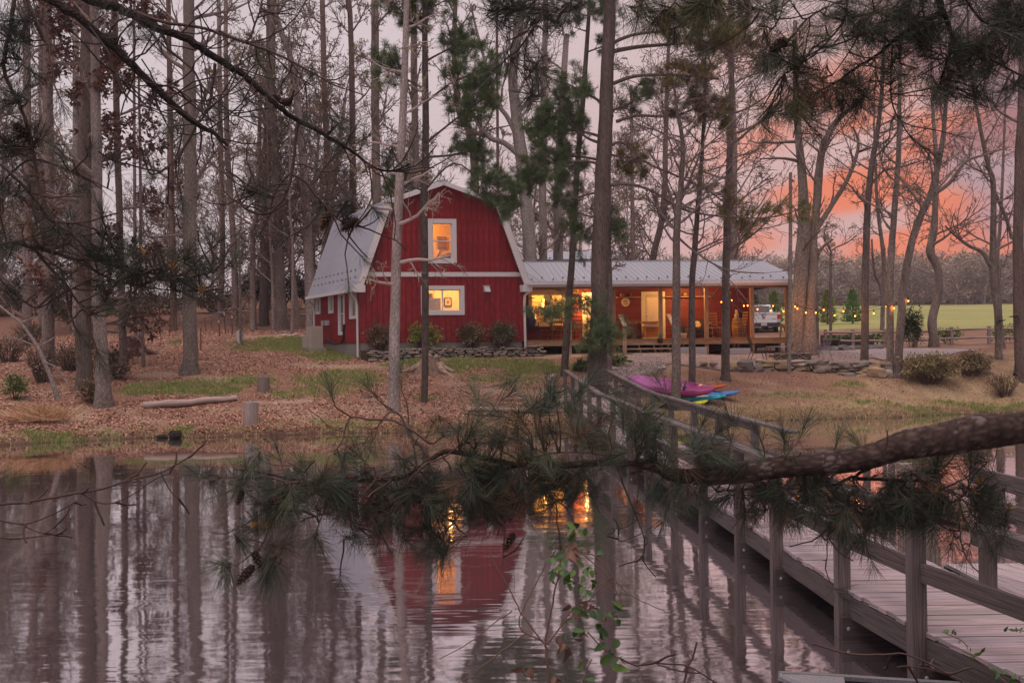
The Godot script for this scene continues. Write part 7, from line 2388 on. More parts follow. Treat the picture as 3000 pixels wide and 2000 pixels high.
func stump(called: String, label: String, p: Vector3, r: float, h: float, col: Color, plain_log := false) -> void:
	var t := thing(called, label, "stump" if not plain_log else "log", p)
	var mb := MB.new()
	mb.col = col
	if plain_log: mb.tube([p - Vector3(0, 0.1, 0), p + Vector3(0.0, h * 0.5, 0), p + Vector3(0.02, h, 0)], [r * 1.06, r * 0.97, r], 14, 0.08, rng)
	else: mb.tube([p - Vector3(0, 0.15, 0), p + Vector3(0, 0.12, 0), p + Vector3(0, h * 0.55, 0), p + Vector3(0.03, h * 0.9, 0)], [r * 1.5, r * 1.1, r * 0.85, r * 0.82], 16, 0.22, rng)
	obj("trunk", mb, M.bark if not plain_log else M.grey_wood, t)
	var top := MB.new()
	top.col = col * 1.35
	for k in 9:
		var an := TAU * k / 9.0 + rng.randf()
		var o := p + Vector3(cos(an) * r * 0.55, h * (0.88 if not plain_log else 0.97), sin(an) * r * 0.55)
		top.tube([o, o + Vector3(rng.randfn() * 0.02, rng.randf_range(0.03, 0.16 if not plain_log else 0.05), rng.randfn() * 0.02)], [r * 0.3, r * 0.12], 5)
	obj("broken_top", top, M.grey_wood, t)
	if not plain_log:
		for k in 7:
			var an := TAU * k / 7.0 + rng.randf_range(-0.3, 0.3)
			var dir := Vector3(cos(an), 0, sin(an))
			var l := rng.randf_range(0.45, 0.95)
			var q0 := p + dir * r * 0.7 + Vector3(0, 0.22, 0)
			var q1 := p + dir * (r + l * 0.4)
			var q2 := p + dir * (r + l)
			q1.y = ground(q1.x, -q1.z) + 0.06
			q2.y = ground(q2.x, -q2.z) - 0.03
			var rm := MB.new()
			rm.col = col
			rm.tube([q0, q1, q2], [r * 0.34, r * 0.22, r * 0.08], 7, 0.1, rng)
			obj("root", rm, M.bark, t)

func log_at(called: String, label: String, a: Vector3, b: Vector3, r0: float, r1: float, col: Color) -> void:
	var t := thing(called, label, "log" if r0 > 0.05 else "branch", (a + b) * 0.5)
	var mb := MB.new()
	mb.col = col
	var p := []
	var r := []
	for k in 9:
		var q := a.lerp(b, k / 8.0)
		q.y = maxf(q.y, ground(q.x, -q.z)) + r0 * 0.75
		p.append(q + rv() * 0.02)
		r.append(lerpf(r0, r1, k / 8.0))
	mb.tube(p, r, 10, 0.12, rng)
	obj("log", mb, M.grey_wood, t)

func shrub(called: String, label: String, p: Vector3, size: Vector3, n: int, cols: Array, leaf: float, stems: int, group := "") -> void:
	var t := thing(called, label, "shrub", p, group)
	var sm := MB.new()
	sm.col = Color(0.09, 0.06, 0.05)
	var lf := MB.new()
	var lumps := []
	for k in 9: lumps.append(rv() * 0.5)
	for k in stems:
		var e := Vector3(rng.randf_range(-0.5, 0.5) * size.x, rng.randf_range(0.5, 1.0) * size.y, rng.randf_range(-0.5, 0.5) * size.z)
		var q := [p + Vector3(e.x * 0.2, -0.05, e.z * 0.2), p + e * Vector3(0.55, 0.5, 0.55) + rv() * 0.05, p + e]
		sm.tube(q, [0.012, 0.009, 0.005], 4, 0.0, null, false)
		var m := p + e * 0.7
		for i in 2: sm.tube([m, m + rv() * 0.14 * size.y + Vector3(0, 0.12 * size.y, 0)], [0.006, 0.003], 3, 0.0, null, false)
	for k in int(n * 1.3):
		var th := rng.randf() * TAU
		var ph := acos(rng.randf_range(-0.75, 1.0))
		var dir := Vector3(sin(ph) * cos(th), cos(ph), sin(ph) * sin(th))
		var r := pow(rng.randf(), 0.42)
		r *= 0.82 + 0.22 * sin(th * 3.0 + dir.y * 4.0 + p.x * 5.0) + 0.13 * sin(th * 7.0 + p.z * 3.0)
		var q := p + Vector3(dir.x * size.x * 0.5 * r, size.y * (0.52 + 0.48 * dir.y * r), dir.z * size.z * 0.5 * r)
		lf.col = vary(cols[rng.randi() % cols.size()], 0.22)
		lf.leaf(q, (dir + rv() * 0.9).normalized(), (Vector3.UP + rv()).normalized(), leaf * rng.randf_range(1.1, 2.2), leaf * 0.8)
	obj("stems", sm, M.twig, t)
	tag(obj("foliage", lf, M.leaf, t), "", "", "", "stuff")

func conifer(label: String, p: Vector3, wide: float, tall: float, col: Color) -> void:
	var t := thing("evergreen_tree", label, "tree", p)
	var tr := MB.new()
	tr.col = BARK_DARK
	tr.tube([p - Vector3(0, 0.2, 0), p + Vector3(0, tall * 0.9, 0)], [0.09, 0.02], 6)
	obj("trunk", tr, M.bark, t)
	var lf := MB.new()
	for k in 2200:
		var h := pow(rng.randf(), 1.25)
		var rad := wide * 0.5 * (pow(1.0 - h, 0.62) * minf(1.0, 0.55 + h * 4.0)) * (0.86 + 0.2 * sin(h * 23.0 + p.x) )
		var an := rng.randf() * TAU
		rad *= 0.85 + 0.2 * sin(an * 4.0 + h * 9.0)
		var rr := rad * pow(rng.randf(), 0.35)
		var q := p + Vector3(cos(an) * rr, 0.12 + h * tall, sin(an) * rr)
		lf.col = vary(col, 0.3)
		lf.leaf(q, (Vector3(cos(an) * 0.8, 0.7, sin(an) * 0.8) + rv() * 0.6).normalized(), rv().normalized(), rng.randf_range(0.12, 0.24), 0.07)
	tag(obj("crown", lf, M.leaf, t), "", "", "", "stuff")

# ---------------------------------------------------------------- things on the porch, in the rooms and on the patio
func chair(label: String, p: Vector3, turn: float, col: Color, o := {}) -> void:
	var t := thing("wooden_chair", label, "chair", p, o.get("group", "ladder back chairs on the porch"))
	var b := Basis(Vector3.UP, turn)
	var w := 0.44
	var hs := 0.44
	var ht: float = o.get("tall", 1.0)
	var f := func(x: float, y: float, z: float) -> Vector3: return p + b * Vector3(x, y, z)
	var mb := MB.new()
	mb.col = o.get("seat", col * 1.2)
	mb.box(f.call(0, hs, 0), Vector3(w, 0.035, 0.42), b)
	obj("seat", mb, M.wood, t)
	for s in [-1.0, 1.0]:
		mb = MB.new()
		mb.col = col
		mb.tube([f.call(s * w * 0.46, 0.0, 0.2), f.call(s * w * 0.45, hs, 0.18)], [0.019, 0.021], 6)
		obj("leg", mb, M.wood, t)
		mb = MB.new()
		mb.col = col
		mb.tube([f.call(s * w * 0.46, 0.0, -0.2), f.call(s * w * 0.45, hs, -0.19), f.call(s * w * 0.45, ht, -0.29)], [0.019, 0.021, 0.016], 6)
		obj("back_leg", mb, M.wood, t)
		mb = MB.new()
		mb.col = col
		mb.tube([f.call(s * w * 0.455, 0.2, 0.19), f.call(s * w * 0.455, 0.2, -0.2)], [0.012, 0.012], 5)
		obj("stretcher", mb, M.wood, t)
		if o.get("rocker", false):
			mb = MB.new()
			mb.col = col
			mb.tube([f.call(s * w * 0.46, 0.07, 0.42), f.call(s * w * 0.46, 0.0, 0.15), f.call(s * w * 0.46, 0.0, -0.2), f.call(s * w * 0.46, 0.09, -0.5)], [0.02, 0.02, 0.02, 0.02], 5)
			obj("rocker", mb, M.wood, t)
			mb = MB.new()
			mb.col = col
			mb.bar(f.call(s * w * 0.5, 0.66, 0.22), f.call(s * w * 0.5, 0.66, -0.24), 0.05, 0.02)
			obj("armrest", mb, M.wood, t)
	for k in o.get("slats", 3):
		var y: float = lerpf(hs + 0.14, ht - 0.05, float(k) / maxf(o.get("slats", 3) - 1, 1))
		mb = MB.new()
		mb.col = col
		mb.box(f.call(0, y, -0.19 - (y - hs) / (ht - hs) * 0.1), Vector3(w * 0.88, 0.065, 0.016), b)
		obj("slat", mb, M.wood, t)
	mb = MB.new()
	mb.col = col
	mb.tube([f.call(-w * 0.45, 0.24, 0.19), f.call(w * 0.45, 0.24, 0.19)], [0.012, 0.012], 5)
	obj("stretcher", mb, M.wood, t)

func pt(u: float, v: float, b: float) -> Vector3:              # place on the porch plane b shown by a pixel
	var f := Fr.new()
	f.o = fp.p(0, 0, b); f.e1 = fp.e1; f.e2 = fp.e2
	var q := pl(f, u, v, 0)
	return f.p(q.x, q.y, 0)

func on_deck(u: float, b: float) -> Vector3:
	var q := pt(u, 990, b)
	q.y = DECK + 0.002
	return q

func pbox(mb: MB, u0: float, u1: float, v0: float, v1: float, b0: float, b1: float) -> void:   # a block on the porch with its front at b0
	var f := Fr.new()
	f.o = fp.p(0, 0, b0); f.e1 = fp.e1; f.e2 = fp.e2
	var p0 := pl(f, u0, v1, 0)
	var p1 := pl(f, u1, v0, 0)
	f.hx(mb, p0.x, p1.x, p0.y, p1.y, 0.0, b1 - b0)

func part(called: String, u0: float, u1: float, v0: float, v1: float, b0: float, b1: float, col: Color, m: Material, par: Node) -> MeshInstance3D:
	var mb := MB.new()
	mb.col = col
	pbox(mb, u0, u1, v0, v1, b0, b1)
	return obj(called, mb, m, par)

func pot(called: String, label: String, p: Vector3, r: float, h: float, col: Color, blades: int, tall: float, green: Color) -> void:
	var t := thing(called, label, "flowerpot", p)
	var mb := MB.new()
	mb.col = col
	mb.lathe(p, [Vector2(0.0, 0.0), Vector2(r * 0.72, 0.0), Vector2(r * 0.95, h * 0.8), Vector2(r, h * 0.85), Vector2(r * 1.03, h), Vector2(r * 0.9, h), Vector2(0.0, h * 0.9)], 14)
	obj("pot", mb, M.plastic, t)
	if blades > 0:
		mb = MB.new()
		for k in blades:
			mb.col = vary(green, 0.25)
			var o := p + Vector3(rng.randf_range(-0.4, 0.4) * r, h * 0.9, rng.randf_range(-0.4, 0.4) * r)
			mb.needle(o, o + Vector3(rng.randfn() * tall * 0.35, tall * rng.randf_range(0.4, 1.0), rng.randfn() * tall * 0.3), 0.03, rv())
		tag(obj("blades", mb, M.needle, t), "", "", "", "stuff")

func make_porch_things() -> void:
	var brown := Color(0.30, 0.135, 0.06)
	# egg shaped grill on its cart
	var g0 := on_deck(1554, 0.55)
	var t := thing("kamado_grill", "blue black egg shaped grill on a cart at the left end of the porch", "grill", g0)
	var mb := MB.new()
	mb.col = Color(0.016, 0.022, 0.05)
	var y0 := pt(1554, 967, 0.55).y - DECK
	mb.lathe(g0 + Vector3(0, y0, 0), [Vector2(0.0, 0.0), Vector2(0.10, 0.02), Vector2(0.19, 0.16), Vector2(0.245, 0.34), Vector2(0.255, 0.43)], 20)
	obj("base", mb, M.car_paint, t)
	mb = MB.new()
	mb.col = Color(0.016, 0.022, 0.05)
	mb.lathe(g0 + Vector3(0, y0 + 0.44, 0), [Vector2(0.26, 0.0), Vector2(0.25, 0.08), Vector2(0.21, 0.2), Vector2(0.12, 0.28), Vector2(0.07, 0.30), Vector2(0.07, 0.36), Vector2(0.0, 0.37)], 20)
	obj("lid", mb, M.car_paint, t)
	mb = MB.new()
	mb.col = Color(0.04, 0.04, 0.05)
	mb.lathe(g0 + Vector3(0, y0 + 0.425, 0), [Vector2(0.262, 0.0), Vector2(0.268, 0.02), Vector2(0.262, 0.04)], 20)
	obj("band", mb, M.black_metal, t)
	for q in [[-0.24, 0.2], [0.34, 0.2], [-0.24, -0.24], [0.34, -0.24]]:
		mb = MB.new()
		mb.col = Color(0.03, 0.03, 0.035)
		mb.tube([g0 + Vector3(q[0], 0.04, q[1]), g0 + Vector3(q[0], 0.72, q[1])], [0.017, 0.017], 6)
		obj("leg", mb, M.black_metal, t)
	for y in [0.22, 0.58]:
		mb = MB.new()
		mb.col = Color(0.03, 0.03, 0.035)
		mb.box(g0 + Vector3(0.05, y, -0.02), Vector3(0.62, 0.025, 0.5))
		obj("shelf", mb, M.black_metal, t)
	mb = MB.new()
	mb.col = Color(0.04, 0.04, 0.045)
	mb.box(g0 + Vector3(0.42, y0 + 0.44, 0.0), Vector3(0.34, 0.025, 0.36))
	obj("side_table", mb, M.black_metal, t)
	mb = MB.new()
	mb.col = Color(0.03, 0.03, 0.03)
	mb.lathe(g0 + Vector3(0.36, 0.06, 0.22), [Vector2(0.0, 0.02), Vector2(0.055, 0.02), Vector2(0.055, -0.02), Vector2(0.0, -0.02)], 10, Basis(Vector3.RIGHT, Vector3(0, 0, 1), Vector3.DOWN))
	obj("wheel", mb, M.plastic, t)
	# dining table and chairs
	var tc := on_deck(1648, 1.25)
	t = thing("dining_table", "dark wooden table with pale glassware on the porch by the windows", "table", tc)
	mb = MB.new()
	mb.col = Color(0.16, 0.065, 0.035)
	mb.box(tc + Vector3(0, 0.73, 0), Vector3(1.1, 0.035, 0.75))
	obj("tabletop", mb, M.wood, t)
	for sx in [-1.0, 1.0]:
		for sz in [-1.0, 1.0]:
			mb = MB.new()
			mb.col = Color(0.14, 0.055, 0.03)
			mb.tube([tc + Vector3(sx * 0.5, 0, sz * 0.33), tc + Vector3(sx * 0.47, 0.71, sz * 0.3)], [0.028, 0.034], 6)
			obj("leg", mb, M.wood, t)
	for q in [[-0.22, 0.1, 0.24, 0.035], [-0.1, -0.05, 0.3, 0.05], [0.26, 0.05, 0.34, 0.05], [0.32, -0.1, 0.22, 0.035]]:
		var o := tc + Vector3(q[0], 0.75, q[1])
		var jar := thing("glass_jar", ["small pale jar at the left of the porch table", "tall pale bottle left of the middle of the porch table", "tallest pale pitcher at the right of the porch table", "short pale jar behind the pitcher on the porch table"][[-0.22, -0.1, 0.26, 0.32].find(q[0])], "jar", o)
		mb = MB.new()
		mb.col = Color(0.62, 0.52, 0.36)
		mb.lathe(o, [Vector2(0.0, 0.0), Vector2(q[3], 0.0), Vector2(q[3], q[2] * 0.6), Vector2(q[3] * 0.5, q[2] * 0.75), Vector2(q[3] * 0.55, q[2]), Vector2(0.0, q[2])], 10)
		obj("body", mb, M.plastic, jar)
	chair("dark chair at the left of the porch table beside the grill", on_deck(1600, 1.15), -PI * 0.5, brown)
	chair("dark chair at the near side of the porch table", on_deck(1626, 0.75), PI + 0.35, brown)
	chair("light brown ladder back chair at the right of the porch table", on_deck(1690, 1.0), PI * 0.55, Color(0.33, 0.15, 0.05))
	chair("dark chair behind the porch table under the window", on_deck(1640, 1.9), 0.1, brown)
	# chest of drawers, small cabinet
	t = thing("chest_of_drawers", "dark brown chest of drawers with two pale knobs on the porch", "chest", on_deck(1857, 1.9))
	part("carcass", 1832, 1878, 936, 986, 1.95, 2.3, Color(0.22, 0.10, 0.065), M.wood, t)
	for k in 3:
		var d := part("drawer", 1834.5, 1875, 938 + k * 15, 951 + k * 15, 1.92, 1.96, Color(0.25, 0.115, 0.075), M.wood, t)
		for u in [1834 + 10, 1834 + 30]:
			var kb := MB.new()
			kb.col = Color(0.75, 0.62, 0.4) if k == 0 else Color(0.2, 0.12, 0.06)
			kb.rock(pt(u, 944.5 + k * 15, 1.9), Vector3(0.035, 0.035, 0.035), Basis.IDENTITY, rng, 0.0, 4, 6)
			obj("knob", kb, M.plastic, d)
	t = thing("porch_cabinet", "orange wooden cabinet with a gathered white cloth strip by the porch door", "cabinet", on_deck(1909, 1.4))
	part("carcass", 1892, 1932, 958, 987, 1.5, 1.95, Color(0.46, 0.17, 0.04), M.wood, t)
	part("counter", 1884, 1933, 941, 947, 1.38, 2.0, Color(0.42, 0.16, 0.045), M.wood, t)
	part("counter_base", 1885, 1932, 955.5, 957.5, 1.42, 1.98, Color(0.42, 0.16, 0.045), M.wood, t)
	for k in 9: part("cloth_pleat", 1887 + k * 5, 1891.4 + k * 5, 947.5, 955, 1.41 + 0.012 * (k % 2), 1.5, Color(0.66, 0.60, 0.52), M.fabric, t)
	# round plaque with marks, small sign boards
	var rc := pt(1833, 885, 2.36)
	t = thing("round_sign", "round tan wooden sign with dark lettering on the red porch wall", "sign", rc)
	var rb := Basis(fp.e1, -fp.e2, Vector3.DOWN)
	mb = MB.new()
	mb.col = Color(0.66, 0.52, 0.36)
	mb.lathe(rc, [Vector2(0.0, -0.015), Vector2(0.19, -0.015), Vector2(0.19, 0.012), Vector2(0.0, 0.012)], 28, rb)
	obj("board", mb, M.wood, t)
	mb = MB.new()
	mb.col = Color(0.05, 0.035, 0.025)
	for q in [[-0.07, 0.06, 0.05, 0.05], [-0.01, 0.06, 0.02, 0.07], [0.045, 0.065, 0.055, 0.02], [0.05, 0.035, 0.02, 0.07], [-0.04, 0.0, 0.12, 0.012], [0.05, -0.01, 0.05, 0.012], [-0.06, -0.06, 0.03, 0.03], [-0.01, -0.06, 0.05, 0.012], [0.06, -0.065, 0.05, 0.03], [0.0, -0.1, 0.11, 0.01]]:
		mb.box(rc + fp.e1 * q[0] + Vector3(0, q[1], 0) - fp.e2 * 0.0165, Vector3(q[2], q[3], 0.006), Basis(fp.e1, Vector3.UP, fp.e1.cross(Vector3.UP)))
	tag(obj("lettering", mb, M.plain, t), "", "", "", "stuff")
	t = thing("small_sign", "small pale card on the red wall above the chest", "sign", pt(1821, 932, 2.36))
	part("card", 1814, 1828, 928, 936, 2.34, 2.37, Color(0.5, 0.42, 0.36), M.paint, t)
	t = thing("owl_plaque", "square yellow plaque with a dark round motif on the wall shelf", "plaque", pt(1686, 853, 2.2))
	part("board", 1677, 1695, 845, 860, 2.2, 2.24, Color(0.58, 0.40, 0.12), M.wood, t)
	for u in [1683, 1690]:
		mb = MB.new()
		mb.col = Color(0.08, 0.05, 0.02)
		mb.lathe(pt(u, 855.5, 2.19), [Vector2(0.032, -0.004), Vector2(0.045, 0.0), Vector2(0.045, 0.006), Vector2(0.032, 0.008)], 12, rb)
		obj("motif", mb, M.plain, t)
	t = thing("carved_lettering", "row of dark carved letters on the beam over the porch windows", "sign", pt(1642, 848, 2.3))
	for k in 7: part("letter", 1630 + k * 4, 1632.6 + k * 4 - (k % 3) * 0.5, 846 + (k % 2) * 1.5, 851.5, 2.28, 2.33, Color(0.06, 0.03, 0.02), M.plain, t)
	for q in [[1823, 856, 0.11, 0.16, "round dark pot on the shelf above the round sign", Color(0.14, 0.07, 0.05)], [1846, 856, 0.10, 0.15, "second round dark pot on the shelf near the porch door", Color(0.12, 0.06, 0.045)], [2007, 858, 0.12, 0.16, "brown basket on the long wall shelf", Color(0.24, 0.15, 0.09)], [2060, 857, 0.05, 0.2, "black lantern at the right end of the long wall shelf", Color(0.02, 0.02, 0.02)]]:
		var p := pt(q[0], q[1], 2.25)
		p.y = 4.588
		t = thing("shelf_pot", q[4], "pot", p)
		mb = MB.new()
		mb.col = q[5]
		mb.lathe(p, [Vector2(0.0, 0.0), Vector2(q[2] * 0.7, 0.0), Vector2(q[2], q[3] * 0.5), Vector2(q[2] * 0.75, q[3] * 0.9), Vector2(q[2] * 0.8, q[3]), Vector2(0.0, q[3])], 12)
		obj("body", mb, M.plastic, t)
	pot("maroon_pot", "maroon flowerpot with a green plant on the edge of the steps", on_deck(1934, -0.02) - Vector3(0, 0.19, 0), 0.14, 0.2, Color(0.10, 0.025, 0.03), 26, 0.34, Color(0.15, 0.20, 0.07))
	pot("white_pot", "white ribbed flowerpot with thin dark leaves on the deck", on_deck(2004, 0.35), 0.135, 0.22, Color(0.62, 0.54, 0.46), 40, 0.5, Color(0.07, 0.085, 0.04))
	pot("gold_pot", "small gold vase beside the left newel post of the steps", on_deck(1831, 0.3), 0.05, 0.16, Color(0.5, 0.36, 0.10), 10, 0.12, Color(0.35, 0.26, 0.1))
	# seat with two cushions, table, rocking chairs
	t = thing("porch_bench", "dark wicker bench with two tan cushions on the porch", "bench", on_deck(2055, 1.5))
	part("seat", 2032, 2082, 962, 967, 1.2, 1.9, Color(0.075, 0.05, 0.04), M.wood, t)
	part("backrest", 2032, 2082, 934, 962, 1.9, 1.96, Color(0.085, 0.06, 0.045), M.wood, t)
	part("side_panel", 2030, 2033, 948, 983, 1.2, 1.96, Color(0.075, 0.05, 0.04), M.wood, t)
	part("side_panel", 2081, 2084, 948, 983, 1.2, 1.96, Color(0.075, 0.05, 0.04), M.wood, t)
	part("front_panel", 2033, 2081, 967, 983, 1.25, 1.3, Color(0.06, 0.042, 0.035), M.wood, t)
	for q in [[2044, 0.3, "tan cushion tilted against the left of the wicker bench"], [2075, -0.1, "tan cushion at the right of the wicker bench behind a post"]]:
		var p := pt(q[0], 951, 1.75)
		t = thing("cushion", q[2], "cushion", p, "tan cushions on the wicker bench")
		mb = MB.new()
		mb.col = Color(0.55, 0.40, 0.24)
		mb.rock(p, Vector3(0.32, 0.36, 0.13), Basis(Vector3.UP, q[1]).rotated(Vector3.RIGHT, -0.3).rotated(Vector3(0, 0, 1), q[1] * 1.4), rng, 0.7, 6, 10)
		obj("cover", mb, M.fabric, t)
	chair("rocking chair with a pale seat behind the porch post", on_deck(2096, 1.1), 0.25, Color(0.34, 0.15, 0.08), {"seat": Color(0.46, 0.29, 0.2), "tall": 1.1, "slats": 5, "rocker": true, "group": "rocking chairs on the porch"})
	chair("rocking chair seen from the side in front of the barrel", on_deck(2168, 0.9), -PI * 0.42, Color(0.40, 0.17, 0.08), {"tall": 1.12, "slats": 5, "rocker": true, "group": "rocking chairs on the porch"})
	var sb := on_deck(2125, 1.7)
	t = thing("side_table", "low brown table with a potted herb between the rocking chairs", "table", sb)
	mb = MB.new()
	mb.col = Color(0.36, 0.16, 0.06)
	mb.box(sb + Vector3(0, 0.5, 0), Vector3(0.5, 0.03, 0.4))
	obj("tabletop", mb, M.wood, t)
	for sx in [-0.2, 0.2]:
		for sz in [-0.15, 0.15]:
			mb = MB.new()
			mb.col = Color(0.25, 0.11, 0.05)
			mb.tube([sb + Vector3(sx, 0, sz), sb + Vector3(sx, 0.49, sz)], [0.018, 0.018], 5)
			obj("leg", mb, M.wood, t)
	pot("herb_pot", "yellow green potted herb on the low brown table", sb + Vector3(0, 0.516, 0), 0.07, 0.1, Color(0.24, 0.12, 0.06), 46, 0.26, Color(0.26, 0.22, 0.05))
	# barrel with a jug and a dark plant
	var bp := on_deck(2164, 1.55)
	t = thing("wine_barrel", "upright tan wooden barrel on the porch with dark hoops", "barrel", bp)
	for k in 14:
		mb = MB.new()
		mb.col = vary(Color(0.48, 0.26, 0.09), 0.15)
		var a0 := TAU * k / 14.0
		var prof := [[0.24, 0.0], [0.285, 0.25], [0.30, 0.42], [0.285, 0.6], [0.245, 0.84]]
		for j in 4:
			var qd := []
			for e in [[0, a0], [0, a0 + TAU / 14.0 * 0.97], [1, a0 + TAU / 14.0 * 0.97], [1, a0]]:
				var pr: Array = prof[j + e[0]]
				qd.append(bp + Vector3(cos(e[1]) * pr[0], pr[1], sin(e[1]) * pr[0]))
			mb.quad(qd[3], qd[2], qd[1], qd[0])
		obj("stave", mb, M.wood, t)
	mb = MB.new()
	mb.col = Color(0.40, 0.23, 0.10)
	mb.lathe(bp + Vector3(0, 0.815, 0), [Vector2(0.238, 0.0), Vector2(0.238, 0.012), Vector2(0.0, 0.012)], 16)
	obj("barrel_head", mb, M.wood, t)
	for q in [[0.1, 0.262], [0.26, 0.291], [0.58, 0.292], [0.74, 0.266]]:
		mb = MB.new()
		mb.col = Color(0.09, 0.08, 0.08)
		mb.lathe(bp + Vector3(0, q[0], 0), [Vector2(q[1], 0.0), Vector2(q[1] + 0.005, 0.02), Vector2(q[1], 0.04)], 18)
		obj("hoop", mb, M.black_metal, t)
	var jp := bp + Vector3(-0.08, 0.83, 0.06)
	t = thing("cream_jug", "tall cream coloured bottle shaped jug standing on the barrel", "jug", jp)
	mb = MB.new()
	mb.col = Color(0.66, 0.50, 0.30)
	mb.lathe(jp, [Vector2(0.0, 0.0), Vector2(0.095, 0.0), Vector2(0.10, 0.16), Vector2(0.085, 0.22), Vector2(0.055, 0.25), Vector2(0.06, 0.38), Vector2(0.0, 0.38)], 14)
	obj("body", mb, M.paint, t)
	mb = MB.new()
	mb.col = Color(0.06, 0.05, 0.05)
	mb.box(jp + Vector3(0.01, 0.12, 0.1), Vector3(0.06, 0.02, 0.012))
	obj("mark", mb, M.plain, t)
	pot("barrel_plant", "dark leafed plant beside the jug on the barrel", bp + Vector3(0.14, 0.83, 0.02), 0.07, 0.08, Color(0.07, 0.05, 0.04), 70, 0.2, Color(0.04, 0.055, 0.03))
	# corrugated metal beds below the deck
	for q in [[1993, 2071, 1016, 1033, "low corrugated metal bed below the deck left of the post"], [2139, 2201, 1019, 1036, "low corrugated metal bed below the deck behind the patio trunk"]]:
		var f := Fr.new()
		f.o = fp.p(0, 0, -0.12); f.e1 = fp.e1; f.e2 = fp.e2
		var p0 := pl(f, q[0], q[3], 0)
		var p1 := pl(f, q[1], q[2], 0)
		t = thing("metal_bed", q[4], "raised bed", f.p((p0.x + p1.x) * 0.5, p0.y, 0), "corrugated metal beds below the deck")
		mb = MB.new()
		mb.col = Color(0.60, 0.58, 0.64)
		var lo := p0.x
		var hi := p1.x
		corrugated(mb, func(y, l): return f.p(lo, y, -l), func(y, l): return f.p(hi, y, -l), p0.y - 0.1, p1.y, 0.062, 0.03, 0.014, 0.03)
		obj("sheet", mb, M.galvanised, t)
	# interior of the lit rooms
	var bk := Fr.new()
	bk.o = fb.p(0, 0, 3.12); bk.e1 = fb.e1; bk.e2 = fb.e2
	var mid := Fr.new()
	mid.o = fb.p(0, 0, 1.6); mid.e1 = fb.e1; mid.e2 = fb.e2
	var f0 := pl(mid, 1240, 925, 0); var f1 := pl(mid, 1291, 873, 0)
	t = thing("refrigerator", "steel refrigerator behind the left pane of the wide window", "refrigerator", mid.p(f1.x, 2.78, 0))
	mb = MB.new()
	mb.col = Color(0.62, 0.55, 0.44)
	mid.hx(mb, f0.x, f1.x, 2.79, f1.y, 0.0, 0.7)
	obj("body", mb, M.galvanised, t)
	mb = MB.new()
	mb.col = Color(0.3, 0.27, 0.22)
	mid.hx(mb, f0.x, f1.x, f1.y - 0.55, f1.y - 0.54, -0.006, 0.0)
	obj("door_gap", mb, M.plain, t)
	var bq := mid.p(f1.x - 0.36, f1.y, 0.25)
	t = thing("wicker_basket", "tan handled basket standing on the refrigerator", "basket", bq)
	mb = MB.new()
	mb.col = Color(0.48, 0.28, 0.09)
	mb.lathe(bq, [Vector2(0.0, 0.0), Vector2(0.16, 0.0), Vector2(0.21, 0.2), Vector2(0.19, 0.2), Vector2(0.0, 0.04)], 12)
	obj("body", mb, M.fabric, t)
	mb = MB.new()
	mb.col = Color(0.40, 0.22, 0.07)
	var hp := []
	var hr := []
	for k in 9:
		hp.append(bq + Vector3(-cos(PI * k / 8.0) * 0.19, 0.18 + sin(PI * k / 8.0) * 0.26, 0)); hr.append(0.012)
	mb.tube(hp, hr, 5)
	obj("handle", mb, M.fabric, t)
	var p0 := pl(bk, 1300, 897.5, 0); var p1 := pl(bk, 1322, 872, 0)
	t = thing("framed_picture", "small framed picture on the kitchen wall behind the right pane", "picture", bk.p(p0.x, p0.y, 0))
	mb = MB.new()
	mb.col = Color(0.05, 0.03, 0.02)
	bk.hx(mb, p0.x, p1.x, p0.y, p1.y, -0.03, 0.0)
	obj("frame", mb, M.wood, t)
	mb = MB.new()
	mb.col = Color(0.66, 0.46, 0.16)
	bk.hx(mb, p0.x + 0.05, p1.x - 0.05, p0.y + 0.05, p1.y - 0.05, -0.036, -0.028)
	obj("print", mb, M.plaster, t)
	mb = MB.new()
	mb.col = Color(0.25, 0.12, 0.04)
	bk.hx(mb, p0.x + 0.11, p1.x - 0.11, p0.y + 0.12, p1.y - 0.12, -0.04, -0.034)
	obj("motif", mb, M.plaster, t)
	mb = MB.new()
	mb.col = Color(0.08, 0.05, 0.03)
	mb.tube([bk.p(p0.x + 0.04, p1.y, -0.02), bk.p((p0.x + p1.x) * 0.5, p1.y + 0.1, -0.02), bk.p(p1.x - 0.04, p1.y, -0.02)], [0.005, 0.005, 0.005], 4)
	obj("wire", mb, M.plain, t)
	pot("window_plant", "small plant inside the right corner of the wide window", mid.p(pl(mid, 1342, 905, 0).x, 3.8, -1.2), 0.06, 0.1, Color(0.3, 0.2, 0.1), 30, 0.22, Color(0.12, 0.12, 0.03))
	var u0 := pl(bk, 1292, 726, 0); var u1 := pl(bk, 1318, 690, 0)
	t = thing("wall_picture", "brown picture on the bedroom wall behind the tall window", "picture", bk.p(u0.x, u0.y, 0.4))
	mb = MB.new()
	mb.col = Color(0.30, 0.15, 0.05)
	bk.hx(mb, u0.x, u1.x, u0.y, u1.y, 0.40, 0.44)
	obj("panel", mb, M.plaster, t)
	var bd := pl(mid, 1306, 752, 0)
	var bdp := mid.p(bd.x, bd.y, -0.7)
	t = thing("bed_pillow", "rumpled pink brown pillow and blanket behind the lower pane of the tall window", "pillow", bdp)
	mb = MB.new()
	mb.col = Color(0.34, 0.15, 0.12)
	mb.rock(bdp + Vector3(0.14, 0.1, 0), Vector3(0.36, 0.66, 0.3), Basis(Vector3(0, 0, 1), -0.35), rng, 0.3, 6, 9)
	mb.rock(bdp + Vector3(-0.22, -0.08, 0.02), Vector3(0.6, 0.3, 0.4), Basis(Vector3(0, 0, 1), 0.25), rng, 0.3, 6, 9)
	obj("cover", mb, M.fabric, t)
